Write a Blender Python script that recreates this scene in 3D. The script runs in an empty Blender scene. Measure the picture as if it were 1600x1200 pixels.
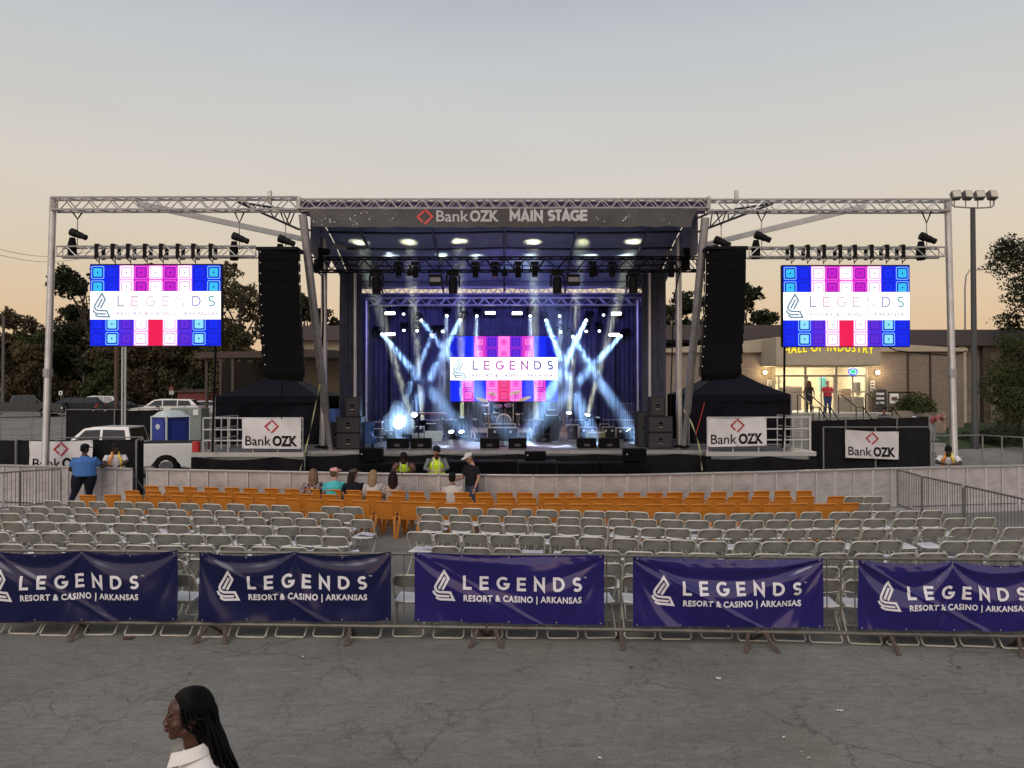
import bpy, bmesh, math, random
from mathutils import Vector, Matrix, Euler
import numpy as np
random.seed(7)
R = math.radians
S = bpy.context.scene
COL = S.collection
# ---------------------------------------------------------------- camera
CH = 3.15
F = 1163.0
camd = bpy.data.cameras.new('camera'); cam = bpy.data.objects.new('camera', camd); COL.objects.link(cam)
camd.sensor_width = 36; camd.lens = F/1600*36; camd.clip_end = 3000; camd.clip_start = 0.1
cam.location = (0, 0, CH)
cam.rotation_euler = (R(90.69), R(0.08), 0)
S.camera = cam
CR = Euler(cam.rotation_euler).to_matrix()
# ---------------------------------------------------------------- world
w = bpy.data.worlds.new('World'); S.world = w; w.use_nodes = True
nt = w.node_tree; nt.nodes.clear()
def N(t, typ, **k):
    n = t.nodes.new(typ)
    for a, b in k.items(): setattr(n, a, b)
    return n
out = N(nt, 'ShaderNodeOutputWorld'); bg = N(nt, 'ShaderNodeBackground')
sky = N(nt, 'ShaderNodeTexSky'); sky.sky_type = 'NISHITA'; sky.sun_disc = False
sky.sun_elevation = R(3); sky.sun_rotation = R(200); sky.dust_density = 2.0; sky.ozone_density = 1.5
# dusk twilight bands of the real sky: pale grey-blue above, peach towards the horizon, pinker behind
tc = N(nt, 'ShaderNodeTexCoord'); sep = N(nt, 'ShaderNodeSeparateXYZ'); nt.links.new(tc.outputs['Generated'], sep.inputs[0])
ramp = N(nt, 'ShaderNodeValToRGB'); nt.links.new(sep.outputs['Z'], ramp.inputs[0])
def lin(c): 
    return tuple(((v/255)/12.92 if v/255 <= .04045 else ((v/255+.055)/1.055)**2.4) for v in c)
stops = [(0.0, (214,177,139)), (0.05, (217,184,148)), (0.10, (219,190,157)), (0.18, (215,199,176)), (0.26, (212,203,193)), (0.34, (202,200,196)), (0.41, (192,195,197)), (0.475, (178,182,190)), (1.0, (140,150,165))]
e = ramp.color_ramp.elements
while len(e) < len(stops): e.new(0.5)
for i, (p, c) in enumerate(stops): e[i].position = p; e[i].color = (*lin(c), 1)
ny = N(nt, 'ShaderNodeMapRange'); nt.links.new(sep.outputs['Y'], ny.inputs[0])
ny.inputs['From Min'].default_value = 0.3; ny.inputs['From Max'].default_value = -0.8
pink = N(nt, 'ShaderNodeMix', data_type='RGBA'); nt.links.new(ny.outputs[0], pink.inputs['Factor'])
nt.links.new(ramp.outputs[0], pink.inputs['A'])
ramp2 = N(nt, 'ShaderNodeValToRGB'); nt.links.new(sep.outputs['Z'], ramp2.inputs[0])
e = ramp2.color_ramp.elements; e[0].color = (1.15, .86, .74, 1); e[1].position = .7; e[1].color = (.50, .56, .70, 1); el = e.new(.3); el.color = (.95, .84, .80, 1)
nt.links.new(ramp2.outputs[0], pink.inputs['B'])
noi = N(nt, 'ShaderNodeTexNoise'); noi.inputs['Scale'].default_value = 1.6; noi.inputs['Detail'].default_value = 3
mp = N(nt, 'ShaderNodeMapping'); mp.inputs['Scale'].default_value = (1, 1, 5); nt.links.new(tc.outputs['Generated'], mp.inputs[0]); nt.links.new(mp.outputs[0], noi.inputs[0])
mr = N(nt, 'ShaderNodeMapRange'); nt.links.new(noi.outputs[0], mr.inputs[0]); mr.inputs['To Min'].default_value = .93; mr.inputs['To Max'].default_value = 1.07
mul = N(nt, 'ShaderNodeVectorMath', operation='SCALE'); nt.links.new(pink.outputs['Result'], mul.inputs[0]); nt.links.new(mr.outputs[0], mul.inputs['Scale'])
nsc = N(nt, 'ShaderNodeVectorMath', operation='SCALE'); nt.links.new(sky.outputs[0], nsc.inputs[0]); nsc.inputs['Scale'].default_value = .02
add = N(nt, 'ShaderNodeVectorMath', operation='ADD'); nt.links.new(mul.outputs[0], add.inputs[0]); nt.links.new(nsc.outputs[0], add.inputs[1])
nt.links.new(add.outputs[0], bg.inputs[0]); bg.inputs[1].default_value = 1.0
nt.links.new(bg.outputs[0], out.inputs[0])
# ---------------------------------------------------------------- soft sun lamp, high behind the camera, added to brighten the ground
sd = bpy.data.lights.new('sun', 'SUN'); sd.energy = 1.3; sd.angle = R(35); sd.color = (1, .88, .78)
so = bpy.data.objects.new('sun', sd); COL.objects.link(so); so.rotation_euler = (R(48), 0, R(-22)); so.location = (0, -20, 30)
S.view_settings.view_transform = 'Standard'; S.view_settings.look = 'None'; S.view_settings.exposure = 0; S.view_settings.gamma = 1
S.render.engine = 'CYCLES'
S.cycles.use_denoising = True
S.cycles.max_bounces = 6; S.cycles.transparent_max_bounces = 12; S.cycles.volume_bounces = 0
S.cycles.diffuse_bounces = 3; S.cycles.glossy_bounces = 3; S.cycles.transmission_bounces = 4
S.cycles.sample_clamp_indirect = 4
# ================================================================ helpers
def P(px, py, d):
    """world point that stands at depth d (metres in front of the camera) on the sight line of photo pixel px,py"""
    v = CR @ Vector(((px-800)/F, (600-py)/F, -1.0))
    s = d/v.y
    return Vector((v.x*s, d, CH+v.z*s))
def X(px, d): return P(px, 600, d).x
def Z(py, d, px=800): return P(px, py, d).z

def tag(o, label=None, cat=None, group=None, kind=None):
    if label: o['label'] = label
    if cat: o['category'] = cat
    if group: o['group'] = group
    if kind: o['kind'] = kind
    return o
WL = {}
def thing(name, label, cat, loc=(0, 0, 0), rz=0, group=None):
    o = bpy.data.objects.new(name, None); COL.objects.link(o)
    o.location = loc; o.rotation_euler = (0, 0, rz); o.empty_display_size = .2
    return tag(o, label, cat, group)
def link(name, me, parent=None, loc=None):
    o = bpy.data.objects.new(name, me); COL.objects.link(o)
    if parent: o.parent = parent
    if loc is not None: o.location = loc
    return o
def wmat(o):
    m = Matrix.LocRotScale(o.location, o.rotation_euler, o.scale)
    return wmat(o.parent) @ m if o.parent else m
def copy_tree(o, parent=None):
    c = o.copy(); COL.objects.link(c)
    if parent: c.parent = parent
    for ch in [q for q in KIDS.get(o.name, [])]: 
        copy_tree(ch, c)
    return c
KIDS = {}
def reg(o):
    if o.parent: KIDS.setdefault(o.parent.name, []).append(o)
class MB:
    def __init__(s): s.v = []; s.f = []; s.m = []; s.mi = 0
    def add(s, vs, fs, mi=None):
        b = len(s.v); s.v += [tuple(v) for v in vs]
        for f in fs: s.f.append(tuple(i+b for i in f)); s.m.append(s.mi if mi is None else mi)
        return s
    def box(s, x0, x1, y0, y1, z0, z1, M=None, mi=None):
        vs = [Vector((x, y, z)) for x in (x0, x1) for y in (y0, y1) for z in (z0, z1)]
        if M is not None: vs = [M @ v for v in vs]
        return s.add(vs, [(0, 1, 3, 2), (4, 6, 7, 5), (0, 4, 5, 1), (2, 3, 7, 6), (0, 2, 6, 4), (1, 5, 7, 3)], mi)
    def cbox(s, c, sz, M=None, mi=None):
        return s.box(c[0]-sz[0]/2, c[0]+sz[0]/2, c[1]-sz[1]/2, c[1]+sz[1]/2, c[2]-sz[2]/2, c[2]+sz[2]/2, M, mi)
    def bbox(s, x0, x1, y0, y1, z0, z1, b=.02, M=None, mi=None):
        """box with chamfered edges"""
        bm = bmesh.new(); bmesh.ops.create_cube(bm, size=1)
        for v in bm.verts: v.co = Vector(((x0+x1)/2+v.co.x*(x1-x0), (y0+y1)/2+v.co.y*(y1-y0), (z0+z1)/2+v.co.z*(z1-z0)))
        bmesh.ops.bevel(bm, geom=bm.edges[:], offset=b, segments=2, profile=.6, affect='EDGES')
        bm.verts.index_update()
        vs = [(M @ v.co if M is not None else v.co.copy()) for v in bm.verts]
        fs = [[v.index for v in f.verts] for f in bm.faces]; bm.free()
        return s.add(vs, fs, mi)
    def tube(s, pts, r, n=6, mi=None, closed=False, caps=True):
        pts = [Vector(p) for p in pts]; k = len(pts); rs = r if isinstance(r, (list, tuple)) else [r]*k
        vs = []; prev = None
        for i, p in enumerate(pts):
            a = pts[(i-1) % k] if (i or closed) else p; b = pts[(i+1) % k] if (i < k-1 or closed) else p
            t = (b-a).normalized()
            if prev is None:
                u = t.orthogonal().normalized()
            else:
                u = (prev - t*prev.dot(t))
                u = u.normalized() if u.length > 1e-6 else t.orthogonal().normalized()
            prev = u; w_ = t.cross(u)
            for j in range(n):
                an = 2*math.pi*j/n; vs.append(p + (u*math.cos(an)+w_*math.sin(an))*rs[i])
        fs = []
        for i in range(k if closed else k-1):
            for j in range(n):
                a = i*n+j; b = i*n+(j+1) % n; c = ((i+1) % k)*n+(j+1) % n; d = ((i+1) % k)*n+j
                fs.append((a, b, c, d))
        if not closed and caps:
            fs.append(tuple(range(n-1, -1, -1))); fs.append(tuple((k-1)*n+j for j in range(n)))
        return s.add(vs, fs, mi)
    def ell(s, c, r, nu=12, nv=8, M=None, mi=None):
        vs = []; fs = []
        for i in range(nv+1):
            th = math.pi*i/nv
            for j in range(nu):
                ph = 2*math.pi*j/nu
                v = Vector((c[0]+r[0]*math.sin(th)*math.cos(ph), c[1]+r[1]*math.sin(th)*math.sin(ph), c[2]+r[2]*math.cos(th)))
                vs.append(M @ v if M is not None else v)
        for i in range(nv):
            for j in range(nu):
                fs.append((i*nu+j, (i+1)*nu+j, (i+1)*nu+(j+1) % nu, i*nu+(j+1) % nu))
        return s.add(vs, fs, mi)
    def prism(s, poly, y0, y1, M=None, mi=None):
        """outline in x,z extruded along y"""
        n = len(poly); vs = [Vector((a, y0, b)) for a, b in poly]+[Vector((a, y1, b)) for a, b in poly]
        if M is not None: vs = [M @ v for v in vs]
        fs = [tuple(range(n)), tuple(range(2*n-1, n-1, -1))]+[(i, i+n, (i+1) % n+n, (i+1) % n) for i in range(n)]
        return s.add(vs, fs, mi)
    def sheet(s, nu, nv, fn, mi=None):
        vs = [fn(i/nu, j/nv) for j in range(nv+1) for i in range(nu+1)]
        return s.add(vs, [(j*(nu+1)+i, j*(nu+1)+i+1, (j+1)*(nu+1)+i+1, (j+1)*(nu+1)+i) for j in range(nv) for i in range(nu)], mi)
    def mesh(s, name, mats, smooth=False, M=None):
        me = bpy.data.meshes.new(name)
        vs = s.v if M is None else [tuple(M @ Vector(v)) for v in s.v]
        me.from_pydata(vs, [], s.f)
        if not isinstance(mats, (list, tuple)): mats = [mats]
        for m in mats: me.materials.append(m)
        me.polygons.foreach_set('material_index', s.m)
        bm = bmesh.new(); bm.from_mesh(me); bmesh.ops.recalc_face_normals(bm, faces=bm.faces); bm.to_mesh(me); bm.free()
        if smooth:
            me.polygons.foreach_set('use_smooth', [True]*len(me.polygons))
            try: me.set_sharp_from_angle(angle=R(40))
            except Exception: pass
        me.update()
        return me
    def build(s, name, mats, parent=None, world=False, smooth=False, origin=None, loc=None):
        """world: vertices are world coordinates"""
        M = None
        if world and parent is not None: M = wmat(parent).inverted()
        if origin is not None and parent is None: M = Matrix.Translation(-Vector(origin)); loc = origin
        o = link(name, s.mesh(name, mats, smooth, M), parent, loc); reg(o)
        return o
def lerp(a, b, t): return a+(b-a)*t
def pl(pts, x):
    for (a, b), (c, d) in zip(pts, pts[1:]):
        if x <= c or (c, d) == pts[-1]: return b+(d-b)*(x-a)/(c-a)
# ---------------------------------------------------------------- materials
MT = {}
def mat(name, col, rough=.6, metal=0, nz=0, nscale=8, bump=0, bscale=40, emit=None, es=1, spec=None, coat=0, alpha=None, col2=None, coord='Object', stretch=None, trans=0):
    if name in MT: return MT[name]
    m = bpy.data.materials.new(name); m.use_nodes = True; t = m.node_tree; b = t.nodes['Principled BSDF']
    b.inputs['Base Color'].default_value = (*col, 1); b.inputs['Roughness'].default_value = rough; b.inputs['Metallic'].default_value = metal
    b.inputs['Specular IOR Level'].default_value = spec if spec is not None else (.05 if max(col) < .03 else .4); b.inputs['Coat Weight'].default_value = coat; b.inputs['Transmission Weight'].default_value = trans
    if alpha is not None: b.inputs['Alpha'].default_value = alpha
    if emit: b.inputs['Emission Color'].default_value = (*emit, 1); b.inputs['Emission Strength'].default_value = es
    if nz or bump:
        tc = N(t, 'ShaderNodeTexCoord'); mp = N(t, 'ShaderNodeMapping'); t.links.new(tc.outputs[coord], mp.inputs[0])
        if stretch: mp.inputs['Scale'].default_value = stretch
    if nz:
        n = N(t, 'ShaderNodeTexNoise'); n.inputs['Scale'].default_value = nscale; n.inputs['Detail'].default_value = 6; n.inputs['Roughness'].default_value = .65; t.links.new(mp.outputs[0], n.inputs[0])
        r = N(t, 'ShaderNodeValToRGB'); r.color_ramp.elements[0].position = .3; r.color_ramp.elements[1].position = .7
        c2 = col2 or tuple(min(1, c*(1+nz)) for c in col); c1 = col if col2 else tuple(c*(1-nz) for c in col)
        r.color_ramp.elements[0].color = (*c1, 1); r.color_ramp.elements[1].color = (*c2, 1)
        t.links.new(n.outputs[0], r.inputs[0]); t.links.new(r.outputs[0], b.inputs['Base Color'])
        rr = N(t, 'ShaderNodeMapRange'); t.links.new(n.outputs[0], rr.inputs[0]); rr.inputs['To Min'].default_value = max(0, rough-.12); rr.inputs['To Max'].default_value = min(1, rough+.12)
        t.links.new(rr.outputs[0], b.inputs['Roughness'])
    if bump:
        n = N(t, 'ShaderNodeTexNoise'); n.inputs['Scale'].default_value = bscale; n.inputs['Detail'].default_value = 5; t.links.new(mp.outputs[0], n.inputs[0])
        bp = N(t, 'ShaderNodeBump'); bp.inputs['Strength'].default_value = bump; bp.inputs['Distance'].default_value = .02; t.links.new(n.outputs[0], bp.inputs['Height']); t.links.new(bp.outputs[0], b.inputs['Normal'])
    MT[name] = m
    return m
def emat(name, col, s=1):
    if name in MT: return MT[name]
    m = bpy.data.materials.new(name); m.use_nodes = True; t = m.node_tree; t.nodes.clear()
    o = N(t, 'ShaderNodeOutputMaterial'); e = N(t, 'ShaderNodeEmission'); e.inputs[0].default_value = (*col, 1); e.inputs[1].default_value = s
    t.links.new(e.outputs[0], o.inputs[0]); MT[name] = m
    return m
alu = mat('aluminium', (.42, .42, .41), .38, .75, .18, 3, bump=.03)
alu_d = mat('dull_aluminium', (.30, .30, .30), .5, .6, .2, 4)
galv = mat('galvanised_steel', (.25, .25, .24), .5, .55, .25, 5)
black = mat('black_plastic', (.0035, .0035, .004), .55, 0, .2, 10)
blackm = mat('black_metal', (.010, .010, .011), .45, .3, .2, 10)
cloth_b = mat('black_cloth', (.007, .007, .008), .8, 0, .3, 3, bump=.2, bscale=30)
drape = mat('stage_drape', (.042, .044, .070), .75, 0, .35, 2, bump=.3, bscale=12)
grille = mat('speaker_grille', (.004, .004, .0045), .8, 0, bump=.4, bscale=400)
white_p = mat('white_paint', (.72, .72, .70), .45, 0, .05, 5)
def ribbon(mb, pts, w, y=0, mi=None, closed=False):
    """flat mitred stroke along x,z points at plane y"""
    p = [Vector((a, b)) for a, b in pts]; n = len(p); L_ = []; Rr = []
    for i in range(n):
        d0 = (p[i]-p[i-1]).normalized() if (i or closed) else None
        d1 = (p[(i+1) % n]-p[i]).normalized() if (i < n-1 or closed) else None
        d0 = d0 or d1; d1 = d1 or d0
        n0 = Vector((-d0.y, d0.x)); n1 = Vector((-d1.y, d1.x)); m = (n0+n1)
        m = m.normalized() if m.length > 1e-6 else n0; k = 1/max(.35, m.dot(n0)); q = m*k*w/2
        L_.append(p[i]+q); Rr.append(p[i]-q)
    vs = [(a.x, y, a.y) for a in L_]+[(a.x, y, a.y) for a in Rr]
    r = range(n if closed else n-1)
    mb.add([Vector(v) for v in vs], [(i, (i+1) % n, (i+1) % n+n, i+n) for i in r], mi)
def flame_logo(x, z, h, y, mb=None):
    m = mb or MB(); f = lambda L_: [(x+(a-270)/795*h, z+(960-b)/795*h) for a, b in L_]
    ribbon(m, f([(505, 680), (655, 400), (550, 215), (345, 560), (328, 610), (332, 655), (365, 705), (430, 738), (700, 745), (785, 930), (450, 925), (390, 900), (345, 865)]), .075*h, y)
    ribbon(m, f([(415, 655), (570, 365)]), .075*h, y-.0007)
    ribbon(m, f([(280, 705), (310, 775), (360, 818), (430, 838), (680, 845)]), .072*h, y-.0014)
    return m.v, m.f
def arcp(cx, cy, rx, ry, a0, a1, n=10): return [(cx+rx*math.cos(R(a0+(a1-a0)*i/n)), cy+ry*math.sin(R(a0+(a1-a0)*i/n))) for i in range(n+1)]
def glyph(ch):
    """centre lines on a unit height, with half stroke margins; returns (strokes, width)"""
    t = .10
    if ch == 'L': return [[(t, 1), (t, t), (.62, t)]], .62
    if ch == 'E': return [[(.64, 1-t), (t, 1-t), (t, t), (.64, t)], [(t+.1, .5), (.60, .5)]], .64
    if ch == 'M': return [[(t, 0), (t, .9), (.46, .35), (.82, .9), (.82, 1-1)]], .92
    if ch == 'A': return [[(.06, 0), (.38, .93), (.70, 0)], [(.2, .28), (.56, .28)]], .76
    if ch == 'I': return [[(.12, 0), (.12, 1)]], .24
    if ch == 'T': return [[(0, 1-t), (.62, 1-t)], [(.31, 0), (.31, .85)]], .62
    if ch == 'F': return [[(.60, 1-t), (t, 1-t), (t, 0)], [(t+.1, .5), (.55, .5)]], .6
    if ch == 'G': return [arcp(.48, .5, .38, .40, 48, 330, 16)+[(.84, .44), (.50, .44)]], .88
    if ch == 'N': return [[(t, 0), (t, .9), (.68, .1), (.68, 1)]], .78
    if ch == 'D': return [[(t, t), (t, 1-t), (.30, 1-t)]+arcp(.32, .5, .40, .40, 90, -90, 12)+[(t, t)]], .82
    if ch == 'S': return [arcp(.32, .70, .22, .20, 30, 250, 9)+arcp(.32, .30, .23, .20, 70, -150, 9)], .62
    return [], .3
def word_strokes(mb, word, x0, x1, z, h, y, th=.19):
    """letters spread between x0 and x1"""
    gl = [glyph(c) for c in word]; tot = sum(g[1] for g in gl)*h; gap = (x1-x0-tot)/(len(word)-1); x = x0; k = 0
    for st, w_ in gl:
        for s_ in st: ribbon(mb, [(x+a*h, z+b*h) for a, b in s_], th*h, y-.0006*k); k += 1
        x += w_*h+gap
def split_long(mb, mx=.06):
    """subdivide so that flat marks can follow the cloth"""
    bm = bmesh.new(); vs = [bm.verts.new(v) for v in mb.v]
    for f in mb.f:
        try: bm.faces.new([vs[i] for i in f])
        except ValueError: pass
    for _ in range(5):
        es = [e_ for e_ in bm.edges if e_.calc_length() > mx]
        if not es: break
        bmesh.ops.subdivide_edges(bm, edges=es, cuts=1)
    bmesh.ops.triangulate(bm, faces=bm.faces[:])
    bm.verts.index_update(); mb.v = [tuple(v.co) for v in bm.verts]; mb.f = [tuple(v.index for v in f.verts) for f in bm.faces]; mb.m = [0]*len(mb.f); bm.free(); return mb
# ================================================================ ground and terrain
def sm(a, b, x):
    t = max(0, min(1, (x-a)/(b-a))); return t*t*(3-2*t)
def gz(x, y):
    l = sm(34, 60, y)*1.12 + sm(64, 130, y)*3.0
    r = sm(27.5, 38, y)*1.25
    k = sm(-4, 8, x)
    return l*(1-k)+r*k
def asphalt_mat():
    m = bpy.data.materials.new('weathered_asphalt'); m.use_nodes = True; t = m.node_tree; b = t.nodes['Principled BSDF']; L = t.links.new
    tc = N(t, 'ShaderNodeTexCoord')
    def noise(sc, det=6, rough=.6, stretch=None, seed=0):
        mp = N(t, 'ShaderNodeMapping'); L(tc.outputs['Object'], mp.inputs[0]); mp.inputs['Location'].default_value = (seed, seed*1.7, 0)
        if stretch: mp.inputs['Scale'].default_value = stretch
        n = N(t, 'ShaderNodeTexNoise'); n.inputs['Scale'].default_value = sc; n.inputs['Detail'].default_value = det; n.inputs['Roughness'].default_value = rough; L(mp.outputs[0], n.inputs[0]); return n
    def ramp(src, a, b_, ca, cb):
        r = N(t, 'ShaderNodeValToRGB'); r.color_ramp.elements[0].position = a; r.color_ramp.elements[1].position = b_
        r.color_ramp.elements[0].color = (*ca, 1); r.color_ramp.elements[1].color = (*cb, 1); L(src, r.inputs[0]); return r
    def mix(mode, fac, a, b_):
        x = N(t, 'ShaderNodeMix', data_type='RGBA', blend_type=mode)
        if isinstance(fac, float): x.inputs['Factor'].default_value = fac
        else: L(fac, x.inputs['Factor'])
        L(a, x.inputs['A']); L(b_, x.inputs['B']); return x
    big = ramp(noise(.35, 5).outputs[0], .35, .68, (.164, .159, .145), (.224, .217, .199))
    olive = ramp(noise(.22, 4, seed=9).outputs[0], .48, .66, (1, 1, 1), (.93, .93, .84))
    c = mix('MULTIPLY', 1.0, big.outputs[0], olive.outputs[0])
    strk = ramp(noise(1.2, 8, .7, (.8, 2.6, 1), 3).outputs[0], .3, .7, (.86, .86, .86), (1.13, 1.13, 1.13)); c = mix('MULTIPLY', 1.0, c.outputs['Result'], strk.outputs[0])
    mid = ramp(noise(9, 7, .75, (.7, 1.7, 1), 13).outputs[0], .33, .67, (.80, .80, .79), (1.18, 1.18, 1.17)); c = mix('MULTIPLY', 1.0, c.outputs['Result'], mid.outputs[0])
    fine = ramp(noise(60, 3, .8, seed=5).outputs[0], .32, .72, (.55, .55, .55), (1.5, 1.5, 1.48)); c = mix('MULTIPLY', .75, c.outputs['Result'], fine.outputs[0])
    dark = ramp(noise(.9, 4, .6, (.7, 1.8, 1), 21).outputs[0], .66, .76, (1, 1, 1), (.6, .59, .58)); c = mix('MULTIPLY', .8, c.outputs['Result'], dark.outputs[0])
    # cracks: warped cell borders, broken up by a mask
    wn = noise(1.6, 5, .7, seed=2); wv = N(t, 'ShaderNodeVectorMath', operation='MULTIPLY_ADD'); L(wn.outputs['Color'], wv.inputs[0]); wv.inputs[1].default_value = (.75, .75, 0); L(tc.outputs['Object'], wv.inputs[2])
    cr = []
    for sc, wd, seed in ((.62, .010, 0), (1.5, .007, 4), (3.2, .009, 8)):
        vo = N(t, 'ShaderNodeTexVoronoi', feature='DISTANCE_TO_EDGE'); vo.inputs['Scale'].default_value = sc; L(wv.outputs[0], vo.inputs['Vector'])
        a = N(t, 'ShaderNodeMapRange'); L(vo.outputs['Distance'], a.inputs[0]); a.inputs['From Min'].default_value = 0; a.inputs['From Max'].default_value = wd; a.inputs['To Min'].default_value = 1; a.inputs['To Max'].default_value = 0
        mk = ramp(noise(.5, 3, seed=30+seed).outputs[0], .44, .58, (0, 0, 0), (1, 1, 1))
        mu = N(t, 'ShaderNodeMath', operation='MULTIPLY'); L(a.outputs[0], mu.inputs[0]); L(mk.outputs[0], mu.inputs[1]); cr.append(mu)
    mx = N(t, 'ShaderNodeMath', operation='MAXIMUM'); L(cr[0].outputs[0], mx.inputs[0]); L(cr[1].outputs[0], mx.inputs[1]); mx0 = mx; mx = N(t, 'ShaderNodeMath', operation='MAXIMUM'); L(mx0.outputs[0], mx.inputs[0]); L(cr[2].outputs[0], mx.inputs[1])
    blk = N(t, 'ShaderNodeRGB'); blk.outputs[0].default_value = (.030, .028, .026, 1)
    sc_ = N(t, 'ShaderNodeMath', operation='MULTIPLY'); L(mx.outputs[0], sc_.inputs[0]); sc_.inputs[1].default_value = .34
    c = mix('MIX', sc_.outputs[0], c.outputs['Result'], blk.outputs[0])
    # pale chips of stone
    vo = N(t, 'ShaderNodeTexVoronoi'); vo.inputs['Scale'].default_value = 9; L(tc.outputs['Object'], vo.inputs['Vector'])
    a = N(t, 'ShaderNodeMath', operation='LESS_THAN'); L(vo.outputs['Distance'], a.inputs[0]); a.inputs[1].default_value = .055
    mk = N(t, 'ShaderNodeMath', operation='GREATER_THAN'); sx = N(t, 'ShaderNodeSeparateColor'); L(vo.outputs['Color'], sx.inputs[0]); L(sx.outputs[0], mk.inputs[0]); mk.inputs[1].default_value = .86
    mu = N(t, 'ShaderNodeMath', operation='MULTIPLY'); L(a.outputs[0], mu.inputs[0]); L(mk.outputs[0], mu.inputs[1])
    wh = N(t, 'ShaderNodeRGB'); wh.outputs[0].default_value = (.42, .41, .38, 1); c = mix('MIX', mu.outputs[0], c.outputs['Result'], wh.outputs[0])
    L(c.outputs['Result'], b.inputs['Base Color']); b.inputs['Roughness'].default_value = .88; b.inputs['Specular IOR Level'].default_value = .25
    hb = N(t, 'ShaderNodeMath', operation='MULTIPLY_ADD'); L(mx.outputs[0], hb.inputs[0]); hb.inputs[1].default_value = -2.0; L(noise(70, 4, .8).outputs[0], hb.inputs[2])
    bp = N(t, 'ShaderNodeBump'); bp.inputs['Strength'].default_value = .6; bp.inputs['Distance'].default_value = .012; L(hb.outputs[0], bp.inputs['Height']); L(bp.outputs[0], b.inputs['Normal'])
    return m
asph = asphalt_mat()
mb = MB()
ys = [-12, 0, 10, 20, 27, 29, 31, 33, 35, 37, 39, 42, 46, 50, 54, 58, 62, 66, 72, 80, 90, 105, 120, 135, 160, 220, 400, 900, 2400]
xs = [-2400, -900, -300, -140, -90, -60, -45, -35, -25, -15, -8, -4, -1, 2, 5, 8, 15, 25, 40, 60, 100, 300, 900, 2400]
vs = [(x, y, gz(x, y)) for y in ys for x in xs]; nx = len(xs)
mb.add(vs, [(j*nx+i, j*nx+i+1, (j+1)*nx+i+1, (j+1)*nx+i) for j in range(len(ys)-1) for i in range(nx-1)])
tag(mb.build('ground', asph), kind='structure')
lawn_m = mat('lawn_grass', (.022, .040, .012), .9, 0, .4, 9, bump=.6, bscale=60, col2=(.045, .062, .022))
mb = MB(); mb.sheet(30, 24, lambda u, v: (18.5+u*40-(1-v)*0, 32.6+v*24+1.0*math.sin(u*7), gz(18.5+u*40, 32.6+v*24+1.0*math.sin(u*7))+.012))
tag(mb.build('lawn', lawn_m), kind='structure')
hill_m = mat('wooded_hill', (.014, .020, .009), 1, 0, .5, .35, bump=1, bscale=2, col2=(.045, .034, .018))
mb = MB(); mb.sheet(60, 8, lambda u, v: (-230+u*400, 112+v*60+8*math.sin(u*9), 3.2+ (v**.7)*(11+3*math.sin(u*23)+2*math.sin(u*57))-1.5))
tag(mb.build('hills', hill_m, smooth=True), kind='structure')
slope_m = mat('verge_grass', (.050, .052, .028), .95, 0, .4, 1.5, col2=(.075, .065, .04))
mb = MB(); mb.sheet(40, 6, lambda u, v: (-110+u*95, 74+v*50, gz(-110+u*95, 74+v*50)+.05+.3*v))
tag(mb.build('grassy_bank', slope_m), kind='structure')

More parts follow.
